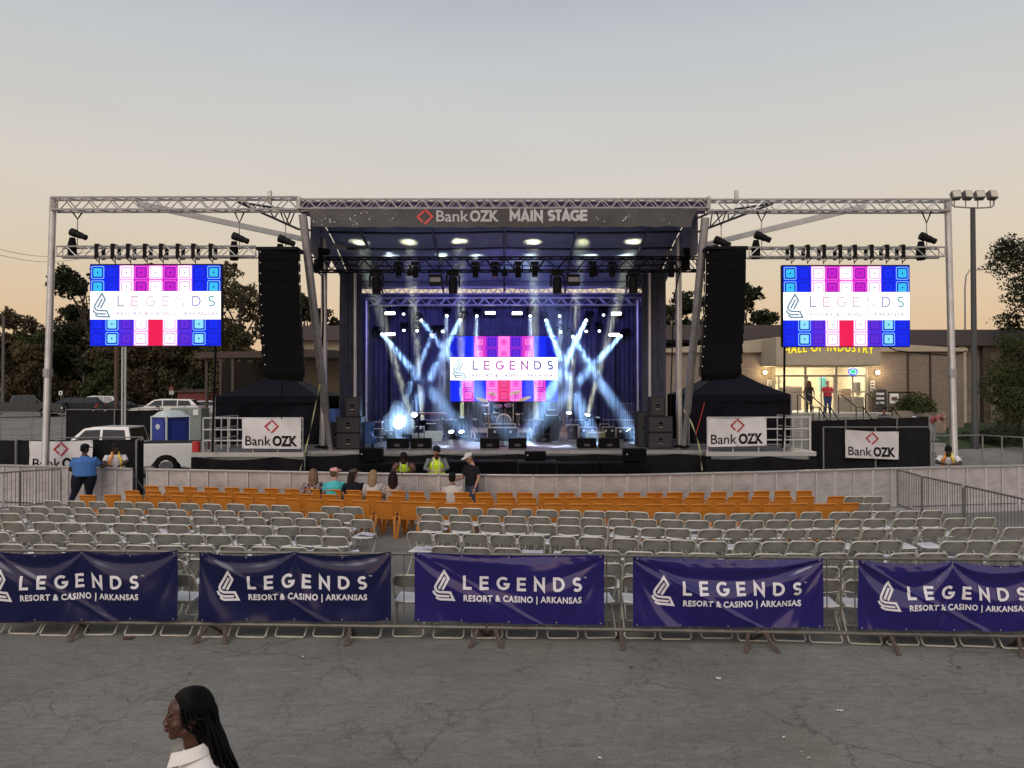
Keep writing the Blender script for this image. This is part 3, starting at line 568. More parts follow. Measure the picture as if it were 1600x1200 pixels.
# ================================================================ vehicles
glassd = mat('car_glass', (.012, .014, .016), .08, 0, spec=.6)
tyre = mat('tyre_rubber', (.012, .012, .012), .85); rimm = mat('wheel_rim', (.25, .25, .25), .35, .8)
tail = mat('tail_light', (.35, .01, .01), .25); headl = mat('head_light', (.6, .6, .58), .15)
def vehicle(name, label, cat, p, rz, L_, W_, prof, cab, wins, screens, paint, wheel_r=.36, wx=(.17, .80), cab_in=.16, open_bed=None, group=None, tail_z=(.8, 1.1), zb=.32):
    t = thing(name, label, cat, p, rz, group); hw = W_/2
    bm = bmesh.new(); n = len(prof)
    def slab(poly, f):
        a = [bm.verts.new((x, -f(z), z)) for x, z in poly]; b = [bm.verts.new((x, f(z), z)) for x, z in poly]; k = len(poly)
        bm.faces.new(a); bm.faces.new(b[::-1]); [bm.faces.new((a[i], b[i], b[(i+1) % k], a[(i+1) % k])) for i in range(k)]
    pts = [(x*L_-L_/2, z) for x, z in prof]; lowz = zb
    # cut wheel arches into the lower edge
    arch = []
    for wxx in wx:
        c = wxx*L_-L_/2; r = wheel_r+.10; arch += [(c-r*math.cos(a*math.pi/8), max(zb, wheel_r+r*math.sin(a*math.pi/8))) for a in range(9)]
    poly = [(-L_/2+.02, zb)]+arch+[(L_/2-.02, zb)]+pts
    slab(poly, lambda z: hw)
    bmesh.ops.bevel(bm, geom=[e_ for e_ in bm.edges if abs(abs(e_.verts[0].co.y)-hw) < 1e-4 and abs(e_.verts[0].co.y-e_.verts[1].co.y) < 1e-4], offset=.05, segments=2, affect='EDGES')
    me = bpy.data.meshes.new('body'); bmesh.ops.recalc_face_normals(bm, faces=bm.faces); bm.to_mesh(me); bm.free(); me.materials.append(paint); reg(link('body', me, t))
    zc0 = min(z for x, z in cab); zc1 = max(z for x, z in cab)
    f = lambda z: hw-.03-cab_in*(z-zc0)/(zc1-zc0)
    bm = bmesh.new(); slab([(x*L_-L_/2, z) for x, z in cab], f)
    bmesh.ops.bevel(bm, geom=[e_ for e_ in bm.edges if abs(e_.verts[0].co.y-e_.verts[1].co.y) < .3 and min(e_.verts[0].co.z, e_.verts[1].co.z) > zc0+.02], offset=.035, segments=2, affect='EDGES')
    me = bpy.data.meshes.new('cab'); bmesh.ops.recalc_face_normals(bm, faces=bm.faces); bm.to_mesh(me); bm.free(); me.materials.append(paint); reg(link('cab', me, t))
    for wn in wins:
        for s_ in (-1, 1):
            m = MB(); q = [Vector((x*L_-L_/2, s_*(f(z)+.012), z)) for x, z in wn]; q2 = [Vector((v.x, v.y-s_*.03, v.z)) for v in q]; k = len(q)
            m.add(q+q2, [tuple(range(k))]+[(i, (i+1) % k, (i+1) % k+k, i+k) for i in range(k)]); m.build('window', glassd, t)
    for (xa, za, xb, zb_) in screens:
        a = Vector((xa*L_-L_/2, 0, za)); b = Vector((xb*L_-L_/2, 0, zb_)); d = (b-a); nrm = Vector((d.z, 0, -d.x)).normalized()
        if nrm.x*(a.x+b.x) < 0: nrm = -nrm
        if abs(a.x+b.x) < .01: nrm = Vector((1, 0, .3))
        ctr = Vector(((cab[0][0]+cab[-1][0])/2*L_-L_/2, 0, 1.0)); 
        if nrm.dot(a-ctr) < 0: nrm = -nrm
        a1 = a+d*.1+nrm*.012; b1 = a+d*.92+nrm*.012; m = MB()
        m.add([(a1.x, -f(a1.z)+.1, a1.z), (a1.x, f(a1.z)-.1, a1.z), (b1.x, f(b1.z)-.08, b1.z), (b1.x, -f(b1.z)+.08, b1.z)], [(0, 1, 2, 3)]); m.build('windscreen', glassd, t)
    for wxx in wx:
        for s_ in (-1, 1):
            c = (wxx*L_-L_/2, s_*(hw-.13), wheel_r)
            wt = MB().tube([(c[0], c[1]-.11, c[2]), (c[0], c[1]-.09, c[2]), (c[0], c[1]+.09, c[2]), (c[0], c[1]+.11, c[2])], [wheel_r-.03, wheel_r, wheel_r, wheel_r-.03], 18).build('wheel', tyre, t, smooth=True)
            MB().tube([(c[0], c[1]+s_*.112, c[2]), (c[0], c[1]+s_*.125, c[2])], [wheel_r*.62, wheel_r*.55], 12).build('rim', rimm, wt)
    for s_ in (-1, 1):
        m = MB(); m.box(-L_/2-.015, -L_/2+.10, s_*(hw-.20) if s_ > 0 else -hw-.01, hw+.01 if s_ > 0 else -hw+.20, *tail_z); m.build('tail_light', tail, t)
        m = MB(); m.box(L_/2-.10, L_/2+.015, s_*(hw-.30) if s_ > 0 else -hw-.005, hw+.005 if s_ > 0 else -hw+.30, .72, .88); m.build('head_light', headl, t)
        m = MB(); q = .55 if name != 'pickup_truck' else .66; m.cbox((q*L_-L_/2+.25, s_*(hw+.06), zc0+.07), (.12, .16, .14)); m.build('mirror', blackm, t)
    bm_ = rimm if name == 'pickup_truck' else blackm; MB().bbox(-L_/2-.06, -L_/2+.12, -hw+.05, hw-.05, .42, .62, .03).build('bumper', bm_, t); MB().bbox(L_/2-.12, L_/2+.05, -hw+.05, hw-.05, .40, .60, .03).build('bumper', bm_, t)
    for q in ((.42, .60) if name == 'pickup_truck' else (.40, .58)):
        m = MB()
        for s_ in (-1, 1): m.box(q*L_-L_/2-.006, q*L_-L_/2+.006, s_*(hw+.001)-.002, s_*(hw+.001)+.002, .48, zc0)
        m.build('door_seam', blackm, t)
    if open_bed:
        a, b = open_bed; m = MB(); m.box(a*L_-L_/2+.06, b*L_-L_/2-.03, -hw+.08, hw-.08, zc0+.004, zc0+.03); m.build('bed_cover', black, t)
    return t
def vpaint(n, c, r=.3): return mat(n, c, r, .1, .05, 2, coat=.3)
PK = dict(prof=[(1, .95), (.985, 1.12), (.74, 1.28), (.0, 1.30), (-.0, .6)], cab=[(.755, 1.27), (.655, 1.86), (.60, 1.92), (.40, 1.90), (.375, 1.28)],
          wins=[[(.72, 1.32), (.645, 1.80), (.56, 1.82), (.56, 1.34)], [(.545, 1.34), (.545, 1.82), (.42, 1.80), (.405, 1.34)]], screens=[(.755, 1.27, .655, 1.86), (.375, 1.28, .40, 1.90)], open_bed=(.0, .37))
SUV = dict(prof=[(1, .85), (.97, 1.0), (.78, 1.12), (.02, 1.14), (0, .7)], cab=[(.80, 1.10), (.66, 1.62), (.55, 1.70), (.14, 1.66), (.03, 1.12)],
           wins=[[(.745, 1.15), (.645, 1.56), (.54, 1.60), (.54, 1.15)], [(.525, 1.15), (.525, 1.60), (.33, 1.60), (.33, 1.15)], [(.315, 1.15), (.315, 1.59), (.16, 1.56), (.12, 1.18)]], screens=[(.80, 1.10, .66, 1.62), (.03, 1.12, .14, 1.66)])
SED = dict(prof=[(1, .75), (.97, .88), (.72, 1.0), (.16, 1.02), (.01, .98), (0, .6)], cab=[(.74, .98), (.58, 1.38), (.50, 1.43), (.30, 1.41), (.12, 1.0)],
           wins=[[(.69, 1.02), (.57, 1.34), (.46, 1.37), (.46, 1.02)], [(.445, 1.02), (.445, 1.37), (.31, 1.35), (.20, 1.04)]], screens=[(.74, .98, .58, 1.38), (.12, 1.0, .30, 1.41)])
def vat(px, d, dz=0): x = X(px, d); return (x, d, gz(x, d)+dz)
# near white pickup: nose to the left and away, tail by the stage wing
c = P(187, 700, 28.3); vehicle('pickup_truck', 'white crew cab pickup truck parked tail towards the left stage wing', 'pickup truck', (c.x, 28.3, 0), R(188), 6.0, 2.05, paint=vpaint('white_car_paint', (.74, .74, .72)), wheel_r=.42, tail_z=(.85, 1.25), **PK)
GP = 'vehicles in the far car park'
vehicle('pickup_truck', 'dark grey crew cab pickup truck at the far left edge of the car park', 'pickup truck', vat(35, 64), R(24), 6.2, 2.05, paint=vpaint('dark_grey_paint', (.030, .035, .034)), wheel_r=.42, group=GP, **PK)
vehicle('parked_car', 'black SUV behind the left truss tower next to the grey pickup', 'car', vat(116, 68), R(205), 5.2, 1.95, paint=vpaint('black_paint', (.018, .020, .024)), group=GP, **SUV)
vehicle('parked_car', 'pale silver hatchback with red tail lights left of the wooden pole', 'car', vat(153, 72), R(188), 4.4, 1.8, paint=vpaint('silver_paint', (.38, .39, .40)), group=GP, **SUV)
vehicle('parked_car', 'white SUV with red tail light parked above the blue portable toilet', 'car', vat(262, 56), R(192), 4.9, 1.9, paint=vpaint('white_suv_paint', (.66, .66, .64)), group=GP, **SUV)
vehicle('parked_car', 'low black car half hidden behind the wooden utility pole', 'car', vat(196, 66), R(25), 4.5, 1.8, paint=vpaint('black_paint', (.018, .020, .024)), group=GP, **SED)
vehicle('parked_car', 'white car just left of the tent under the pavilion roof', 'car', vat(327, 62), R(20), 4.6, 1.8, paint=vpaint('white_suv_paint', (.66, .66, .64)), group=GP, **SED)
vehicle('parked_car', 'small dark car on the bank behind the two light posts', 'car', vat(216, 96, .1), R(5), 4.5, 1.8, paint=vpaint('dark_grey_paint', (.030, .035, .034)), group=GP, **SED)
vehicle('parked_car', 'distant white car high on the bank near the left edge', 'car', vat(42, 104, .6), R(170), 4.6, 1.8, paint=vpaint('white_suv_paint', (.66, .66, .64)), group=GP, **SUV)
vehicle('parked_car', 'distant pale car on the bank directly behind the left truss tower', 'car', vat(69, 106, .8), R(5), 4.5, 1.8, paint=vpaint('silver_paint', (.38, .39, .40)), group=GP, **SED)
vehicle('parked_car', 'distant silver car on the bank above the red shed', 'car', vat(293, 100, .2), R(5), 4.5, 1.8, paint=vpaint('silver_paint', (.38, .39, .40)), group=GP, **SED)
# red shed
c = vat(322, 74); t = thing('shed', 'low dark red shed beside the pavilion in the far car park', 'shed', c)
MB().bbox(-2.4, 3.5, -1, 1, 0, Z(609, 74)-c[2]-.2, .04).build('wall', mat('shed_red', (.12, .022, .018), .7, 0, .2, 3), t); zt_ = Z(609, 74)-c[2]-.2
MB().add([(-2.6, -1.2, zt_), (3.7, -1.2, zt_), (3.7, 1.2, zt_+.25), (-2.6, 1.2, zt_+.25), (-2.6, -1.2, zt_+.1), (3.7, -1.2, zt_+.1), (3.7, 1.2, zt_+.35), (-2.6, 1.2, zt_+.35)], [(0, 1, 2, 3), (7, 6, 5, 4), (0, 4, 5, 1), (1, 5, 6, 2), (2, 6, 7, 3), (3, 7, 4, 0)]).build('roof', roofm, t)
MB().box(-.35, .35, -1.05, -1.005, .5, .95).build('window', white_p, t)
# poles and signs on the left
def pole(name, lab, px, d, ytop, r, m, n=10, taper=.8, lean=0):
    c = vat(px, d, -.1); top = Z(ytop, d)
    return tag(MB().tube([(0, 0, 0), (lean/2, 0, (top-c[2])/2), (lean, 0, top-c[2])], [r, r*(1+taper)/2, r*taper], n).build(name, m, loc=c, smooth=True), lab, 'pole')
wood = mat('pole_wood', (.085, .055, .038), .9, 0, .35, 3, stretch=(4, 4, .4))
pole('utility_pole', 'brown wooden utility pole between the black screen fence and the white light post', 182, 40, 428, .13, wood)
lp = thing('light_post', 'pale twin tube light post behind the cab of the white pickup', 'light post', vat(193.5, 33, -.05)); hh = Z(428, 33)+.05
for s_ in (-1, 1): MB().tube([(s_*.065, 0, 0), (s_*.065, 0, hh)], .045, 8).build('tube', mat('pale_post', (.42, .44, .42), .5, .1, .1, 2), lp, smooth=True)
MB().cbox((0, 0, .9), (.24, .1, .1)).build('clamp', galv, lp)
pole('utility_pole', 'grey wooden pole at the far left edge rising above the trees', 5, 75, 492, .16, mat('grey_wood', (.10, .095, .085), .9, 0, .2, 3))
pole('light_post', 'slim pale post standing in the far car park behind the black SUV', 131, 84, 570, .11, mat('pale_post', (.42, .44, .42), .5))
pole('light_post', 'thin brown lamp pole left of the pavilion roof', 322, 50, 556, .08, wood)
def roadsign(lab, px, d, yt, yb_, col, w_, rnd=False):
    c = vat(px, d); t = thing('road_sign', lab, 'road sign', c); z1 = Z(yt, d)-c[2]; z0 = Z(yb_, d)-c[2]
    MB().tube([(0, 0, -.1), (0, 0, z1)], .04, 5).build('post', galv, t)
    if rnd: MB().tube([(0, -.08, (z0+z1)/2), (0, -.05, (z0+z1)/2)], (z1-z0)/2, 8).build('panel', mat('sign_'+str(px), col, .5), t)
    else: MB().cbox((0, -.07, (z0+z1)/2), (w_, .03, z1-z0)).build('panel', mat('sign_'+str(px), col, .5), t)
    return t
t = roadsign('small white rectangular sign post left of the black SUV', 95.5, 74, 610, 616, (.7, .7, .7), .36)
MB().cbox((0, -.10, Z(613, 74)-t.location.z), (.10, .02, .22)).build('mark', black, t)
roadsign('small white sign post just right of the twin light post', 208, 80, 606, 611, (.6, .6, .6), .35)
t = roadsign('red round sign above a white plate behind the white SUV', 268.5, 78, 602, 609.5, (.5, .05, .05), .6, True)
MB().cbox((0, -.07, Z(612.5, 78)-t.location.z), (.5, .03, .42)).build('plate', white_p, t)
MB().cbox((0, -.10, Z(605.7, 78)-t.location.z), (.32, .01, .1)).build('bar', white_p, t)
# cables of the street line, far left
m = mat('cable', (.02, .02, .02), .6)
for i, (ya_, yb_) in enumerate(((379, 386), (388, 394), (487, 491))):
    a, b_ = P(-40, ya_, 60), P((150, 150, 182)[i], yb_+(5, 5, 0)[i], (80, 80, 40)[i])
    pts = [a.lerp(b_, k/12)-Vector((0, 0, .9*math.sin(math.pi*k/12))) for k in range(13)]
    tag(MB().tube(pts, .022, 4).build('overhead_cable', m, origin=a), ['topmost overhead cable crossing the sky at the far left', 'middle overhead cable crossing the sky at the far left', 'lowest overhead cable in front of the left tree line'][i], 'cable', 'overhead cables on the left')
# portable toilet
c = P(267, 660, 33); c = (c.x, 33, gz(c.x, 33)); t = thing('portable_toilet', 'blue portable toilet with rounded white roof behind the white pickup', 'portable toilet', c, R(-33))
blue = mat('toilet_blue', (.012, .028, .22), .45, 0, .1, 5); tw = mat('toilet_roof', (.50, .55, .54), .5)
zt_ = Z(640, 33)-c[2]
MB().bbox(-.55, .55, -.55, .55, .1, zt_-.28, .04).build('cabin', blue, t)
MB().bbox(-.62, .62, -.62, .62, 0, .1, .02).build('base', tw, t)
m = MB(); m.sheet(8, 8, lambda u, v: (lerp(-.6, .6, u), lerp(-.6, .6, v), zt_-.30+.30*(1-abs(2*u-1)**2.4)*(1-abs(2*v-1)**4)**.5+.0)); m.build('roof', tw, t, smooth=True)
for q in (-.56, .56): 
    for q2 in (-.56, .56): MB().tube([(q, q2, .1), (q, q2, zt_-.26)], .05, 6).build('corner_post', tw, t)
d_ = MB().bbox(-.40, .40, -.585, -.552, .2, zt_-.45, .01).build('door', mat('toilet_door', (.018, .04, .28), .4), t)
MB().ell((-.05, -.59, zt_-.72), (.17, .012, .12), 12, 6).build('emblem', tw, d_)
MB().cbox((.32, -.60, 1.0), (.06, .04, .14)).build('handle', tw, d_)
MB().box(.555, .585, -.35, .35, .25, zt_-.5).build('side_panel', mat('toilet_door', (.018, .04, .28), .4), t)
# pale transformer cabinet behind the toilet
c = P(301, 660, 36); t = thing('utility_cabinet', 'pale green grey utility cabinet right of the portable toilet', 'cabinet', (c.x, 36, gz(c.x, 36)))
ug = mat('cabinet_green', (.22, .26, .23), .6, 0, .1, 3); z1 = Z(637, 36)
MB().bbox(-.85, .62, -.5, .5, 0, z1, .03).build('housing', ug, t); MB().box(-.1, -.085, -.506, -.503, .1, z1-.1).build('door_seam', black, t); MB().bbox(.25, .5, -.54, -.505, z1-.35, z1-.08, .01).build('notice', white_p, t)

# ================================================================ screen fences
def logo_ozk(mb, c, w, y, mi_red=0):
    """two corner strokes that make an open diamond; c = centre (x,z)"""
    r = w/2; f = lambda L_: [(c[0]+q*r, c[1]+t_*r) for q, t_ in L_]
    ribbon(mb, f([(-.12, .74), (-.95, .0), (-.28, -.70)]), w*.125, y, mi_red)
    ribbon(mb, f([(-.02, 1.0), (1.0, .02), (-.02, -1.0)]), w*.125, y-.0008, mi_red)
ozk_w = mat('vinyl_white', (.62, .61, .61), .5, 0, .03, 3)
ozk_r = mat('logo_red', (.42, .03, .035), .5); ozk_k = mat('letter_black', (.012, .012, .012), .5)
def ozk_banner(lab, pa, pb, h, group='white bank banners', yaw=None, flap=.03, seed=0):
    """pa, pb: lower corners (world); builds cloth with logo and words as its parts"""
    pa = Vector(pa); pb = Vector(pb); L_ = (pb-pa).length; ux = (pb-pa).normalized(); fn = Vector((ux.y, -ux.x, 0)).normalized()
    if fn.y > 0: fn = -fn
    def wv(u, v): return flap*(math.sin(u*9+seed)*.35+math.sin((u*4+v*5)+seed*2)*.4)*math.sin(math.pi*min(1, max(0, v)))**.5+flap*.3*math.sin(u*23+v*9)
    def pos(x, z, off=0): return pa+ux*x+Vector((0, 0, z))+fn*(wv(x/L_, z/h)+off)
    t = thing('sponsor_banner', lab, 'banner', pa.lerp(pb, .5), 0, group)
    m = MB(); m.sheet(28, 10, lambda u, v: pos(u*L_, v*h-.02*math.sin(math.pi*u)*(v)*1.5)); m.build('sheet', ozk_w, t, world=True, smooth=True)
    k = L_/1.83
    m = MB(); lm_ = MB(); logo_ozk(lm_, (L_*.5, h*.72), .40*k, 0); lm_.v = [tuple(pos(v[0], v[2], .012)) for v in lm_.v]; lm_.build('logo', ozk_r, t, world=True)
    for s_, x0, w_, b_ in (('Bank', .10*k, .80*k, .002), ('OZK', .95*k, .77*k, .018)):
        vs, fs, wd = text_mb(s_, .42*k, b_, 1.0, fit=w_); m = MB(); m.add([pos(x0+v.x, h*.10+v.z, .012) for v in vs], fs); m.build('lettering', ozk_k, t, world=True)
    m = MB()
    for u in (0.02, .5, .98):
        for v in (.03, .97): p = pos(u*L_, v*h, .006); m.ell(p, (.018, .018, .018), 6, 4)
    m.build('eyelet', galv, t, world=True)
    return t
scrim = mat('fence_scrim', (.016, .016, .017), .85, 0, .25, 2, bump=.3, bscale=200)
def chainfence(lab, pts, h, scrim_on=True, group=None, npost=None, name='screen_fence', posth=0):
    t = thing(name, lab, 'fence', pts[0], 0, group); 
    for i, (a, b) in enumerate(zip(pts, pts[1:])):
        a = Vector(a); b = Vector(b)
        if scrim_on:
            m = MB(); m.sheet(16, 5, lambda u, v: a.lerp(b, u)+Vector((0, .03*math.sin(u*14+i)+.02*math.sin(u*5), .08+v*(h-.14)-.02*abs(math.sin(u*12))*v))); m.build('scrim', scrim, t, world=True, smooth=True)
        m = MB(); up = Vector((0, -.06, 0))
        m.tube([a+Vector((0, -.05, h)), b+Vector((0, -.05, h))], .021, 6); m.tube([a+Vector((0, -.05, .12)), b+Vector((0, -.05, .12))], .021, 6); m.build('rail', galv, t, world=True)
    for p in pts: MB().tube([Vector(p)+Vector((0, -.05, -.05)), Vector(p)+Vector((0, -.05, h+posth))], .026, 6).build('post', galv, t, world=True)
    return t
dl = 22.7
zf1 = Z(683, dl)
chainfence('black screened wire fence carrying a bank banner at the left edge', [(X(-60, dl), dl, 0), (X(27, dl), dl, 0), (X(123, dl), dl, 0), (X(216, dl), dl+.3, 0)], zf1)
ozk_banner('white bank banner with red diamond on the far left black fence', (X(46, 22.5), 22.52, Z(736, 22.5)), (X(144, 22.5), 22.54, Z(735, 22.5)), .93, seed=1)
chainfence('narrow black screened fence end closing the gap in the left barrier', [(X(216, dl)+.05, dl+.25, 0), (X(212, 21.2), 21.3, 0)], zf1)
dr = 24.6; zr1 = Z(668, dr)
chainfence('black screened wire fence carrying a bank banner right of the stage', [(X(1285, dr), dr, 0), (X(1366, dr), dr, 0), (X(1452, dr), dr, 0)], zr1)
ozk_banner('white bank banner on the black fence right of the stage, wrinkled', (X(1323, 24.3), 24.44, Z(716, 24.4)), (X(1407, 24.3), 24.44, Z(719, 24.4)), .92, seed=3)
chainfence('tall black fence screen behind the right stage wing', [(X(1262, 28), 28, gz(12, 28)), (X(1320, 28.5), 28.5, gz(12, 28.5)), (X(1400, 29), 29, gz(15, 29)), (X(1450, 29.5), 29.5, gz(16, 29.5))], 2.15)
chainfence('see through wire fence running right from the black fence to the right edge', [(X(1452, dr)+.1, dr, 0), (X(1533, 24.9), 24.9, 0), (X(1563, 24.2), 24.2, 0), (X(1597, 23.6), 23.6, 0), (X(1670, 22.8), 22.8, 0)], 1.72, False, name='wire_fence')
chainfence('black screened fence across the car park behind the white pickup', [(X(104, 38), 38, gz(-20, 38)), (X(180, 38), 38, gz(-20, 38)), (X(255, 39), 39, gz(-20, 39))], Z(639, 38)-gz(-20, 38))
chainfence('thin open wire fence along the car park at the left edge', [(X(-40, 40), 40, gz(-20, 40)), (X(2, 40), 40, gz(-20, 40)), (X(51, 40), 40, gz(-20, 40)), (X(98, 39), 39, gz(-20, 39))], 2.0, False, name='wire_fence')
chainfence('thin dark wire fence above the portable toilet', [(X(218, 46), 46, gz(-20, 46)), (X(250, 46), 46, gz(-20, 46)), (X(290, 46), 46, gz(-20, 46)), (X(330, 46), 46, gz(-20, 46))], 1.9, False, name='wire_fence')
# floodlight mast, right
c = P(1522.5, 614, 33); c = (c.x, 33, gz(c.x, 33)-.05); t = thing('floodlight_mast', 'tall dark steel mast with four floodlights right of the truss tower', 'floodlight mast', c)
hh = Z(326, 33)-c[2]
MB().tube([(0, 0, 0), (0, 0, 1.2), (0, 0, 1.25), (0, 0, hh)], [.17, .165, .13, .10], 10).build('mast', mat('mast_steel', (.055, .055, .058), .6, .3), t, smooth=True)
MB().tube([(-.95, 0, hh+.42), (-.93, 0, hh+.16), (-.82, 0, hh+.06), (-.3, 0, hh+.02), (.3, 0, hh-.0), (.82, 0, hh+.03), (.93, 0, hh+.12), (.95, 0, hh+.40)], .035, 6).build('bracket', galv, t, smooth=True)
for i, dx in enumerate((-.82, -.32, .22, .78)):
    f = MB(); M = Matrix.Translation((dx, -.1, hh+.52)) @ Matrix.Rotation(R(-20), 4, 'X') @ Matrix.Rotation(R((-8, 6, -5, 8)[i]), 4, 'Z')
    f.bbox(-.19, .19, -.16, .12, -.19, .19, .04, M); fo = f.build('floodlight', mat('flood_housing', (.13, .13, .12), .5, .4), t)
    MB().box(-.155, .155, -.168, -.162, -.15, .15, M).build('lens', mat('flood_lens', (.50, .47, .38), .25), fo)
    MB().tube([(dx, 0, hh+.02), (dx, 0, hh+.36)], .025, 5).build('stem', galv, t)
# thin cobra lamp pole behind it
tag(MB().tube([(X(1508, 52), 52, 0), (X(1509, 52), 52, Z(450, 52)), (X(1511, 52), 52, Z(432, 52)), (X(1517, 52), 52, Z(423, 52)), (X(1549, 52), 52, Z(422, 52))], [.07, .05, .045, .04, .035], 6).build('street_lamp_arm', galv, origin=(X(1508, 52), 52, 0), smooth=True), 'thin pale street lamp arm arching between the mast and the oak', 'street lamp')
# ================================================================ stage
XC = -.27
# --- deck
DZ = Z(704, 22.8); DF = 22.8
deck = thing('stage_deck', 'main stage platform with grey deck and black cloth skirt under the lit roof', 'stage', (XC, DF, 0))
deckm = mat('deck_top', (.16, .15, .145), .38, 0, .3, 1.6, bump=.1, bscale=20)
sx0, sx1 = X(478, DF), X(1110, DF)
mb = MB(); mb.box(sx0, sx1, DF, 32, DZ-.10, DZ); mb.build('platform', deckm, deck, world=True)
wb('edge_trim', alu_d, sx0-.01, sx1+.01, DF-.035, DF-.004, DZ-.10, DZ+.005, deck)
def skirt(x0, x1, y, z0, z1, parent, seed=0, amp=.05, sag=.06, nm='skirt'):
    m = MB(); n = max(8, int((x1-x0)*9))
    m.sheet(n, 6, lambda u, v: (lerp(x0, x1, u), y-.03-amp*(1-v)*(math.sin(u*(x1-x0)*6+seed)+.5*math.sin(u*(x1-x0)*13+seed*2))*.7-.02*math.sin(u*(x1-x0)*3), lerp(z0, z1, v)-(sag*abs(math.sin(u*(x1-x0)*1.3+seed)) if v > .95 else 0)))
    return m.build(nm, mat('skirt_cloth', (.010, .010, .011), .38, 0, .3, 4, bump=.5, bscale=7), parent, world=True, smooth=True)
skirt(sx0, sx1, DF-.02, .02, DZ-.10, deck, 1)
# --- wings
def wing(px0, px1, y, lab, seed, rails):
    x0, x1 = X(px0, y), X(px1, y); t = thing('stage_wing', lab, 'platform', ((x0+x1)/2, y, 0), 0, 'side wing platforms of the stage'); z = DZ-.02
    m = MB(); m.box(x0, x1, y, y+3.0, z-.10, z); m.build('platform', deckm, t, world=True)
    wb('edge_trim', mat('trim_pale', (.40, .40, .38), .5, .3), x0, x1, y-.04, y-.004, z-.13, z+.003, t)
    skirt(x0, x1, y-.02, .02, z-.13, t, seed, .10, .10)
    rw = mat('rail_white', (.55, .55, .53), .45, .2)
    for (a, b, ya, yb_) in rails:
        A = Vector((X(a, y), y+ya, z)); B = Vector((X(b, y), y+yb_, z))
        for hz in (.35, .68, 1.03): MB().tube([A+Vector((0, 0, hz)), B+Vector((0, 0, hz))], .022, 6).build('rail', rw, t, world=True)
        n = max(2, int((B-A).length/.62)+1)
        for i in range(n): p = A.lerp(B, i/(n-1)); MB().tube([p, p+Vector((0, 0, 1.03))], .02, 6).build('rail_post', rw, t, world=True)
    return t
wing(300, 476, 22.5, 'left stage wing platform with white tube railing and sagging black skirt', 3, [(316, 472, .08, .08), (316, 322, .10, 2.6)])
wing(1102, 1274, 22.5, 'right stage wing platform with white tube railing and sagging black skirt', 7, [(1106, 1266, .08, .08), (1268, 1262, .10, 2.6)])
ozk_banner('white bank banner hung on the railing of the left stage wing', (X(379, 22.45), 22.42, Z(700, 22.4)), (X(471, 22.45), 22.42, Z(701, 22.4)), .93, seed=5)
ozk_banner('white bank banner hung on the railing of the right stage wing', (X(1105, 22.45), 22.42, Z(699, 22.4)), (X(1197, 22.45), 22.42, Z(697, 22.4)), .87, seed=8)
# --- truss helper
def truss(parent, p0, p1, w_, h_, r, nb, m, lace_r=None, name='chord'):
    p0 = Vector(p0); p1 = Vector(p1); d = (p1-p0).normalized(); up = Vector((0, 0, 1)); 
    if abs(d.z) > .8: up = Vector((0, 1, 0))
    sd_ = d.cross(up).normalized(); up = sd_.cross(d); lr = lace_r or r*.55
    cs = [(sd_*a*w_/2+up*b*h_/2) for a, b in ((-1, -1), (-1, 1), (1, 1), (1, -1))]
    for c in cs: MB().tube([p0+c, p1+c], r, 6).build(name, m, parent, world=True)
    L_ = (p1-p0).length
    for k, (a, b) in enumerate(((0, 1), (3, 2), (1, 2), (0, 3))):
        lm_ = MB()
        pts = [p0+d*(L_*i/nb)+(cs[a] if i % 2 == (k % 2 if k > 1 else 0) else cs[b]) for i in range(nb+1)]
        for q0, q1 in zip(pts, pts[1:]): lm_.tube([q0, q1], lr, 5)
        if k < 2:
            for i in (0, nb): lm_.tube([p0+d*(L_*i/nb)+cs[a], p0+d*(L_*i/nb)+cs[b]], lr*1.2, 5)
        lm_.build('lacing', m, parent, world=True)
# --- outriggers (goal post frames that carry the side screens)
TD = 22.0
def outrig(side, pxa, pxb, pyt, pyb, pole_px, pole_pyb, lab):
    t = thing('outrigger_frame', lab, 'truss', (X(pole_px, TD), TD, 0), 0, 'side frames that carry the video screens')
    zt_ = Z(pyt, TD); zb = Z(pyb, TD); h = zt_-zb-.06; zc = (zt_+zb)/2
    truss(t, (X(pxa, TD), TD, zc), (X(pxb, TD), TD, zc), .32, h, .032, 22, alu)
    xt = X(81.5 if side < 0 else 1483, TD); xb = X(pole_px, TD)
    MB().tube([(xb, TD, 0), (xb, TD, .9), (lerp(xb, xt, .12), TD, .95), (xt, TD, zt_)], [.13, .13, .105, .095], 12).build('tower_pole', alu, t, world=True, smooth=True)
    MB().bbox(xb-.3, xb+.3, TD-.3, TD+.3, .0, .05, .01).build('base_plate', alu_d, t, world=True)
    for f in (.42,): x_ = lerp(xb, xt, f); MB().tube([(x_, TD, zt_*f-.12), (x_, TD, zt_*f+.12)], .135, 12).build('collar', alu_d, t, world=True)
    # sloping flat brace
    a = P(215 if side < 0 else 1352, 318 if side < 0 else 322, TD+.6); b = P(560 if side < 0 else 1030, 392 if side < 0 else 400, TD+5.0)
    dd = (b-a).normalized(); nn = Vector((0, 0, .09)); m = MB(); q = Vector((0, .05, 0))
    m.add([a-nn-q, b-nn-q, b+nn-q, a+nn-q, a-nn+q, b-nn+q, b+nn+q, a+nn+q], [(0, 1, 2, 3), (7, 6, 5, 4), (0, 4, 5, 1), (1, 5, 6, 2), (2, 6, 7, 3), (3, 7, 4, 0)]); m.build('brace', alu, t, world=True)
    return t
outrig(-1, 83, 466, 308, 330, 70, 730, 'left silver truss and leaning tower pole holding the left video screen')
outrig(1, 1108, 1483, 313, 333, 1491, 700, 'right silver truss and leaning tower pole holding the right video screen')
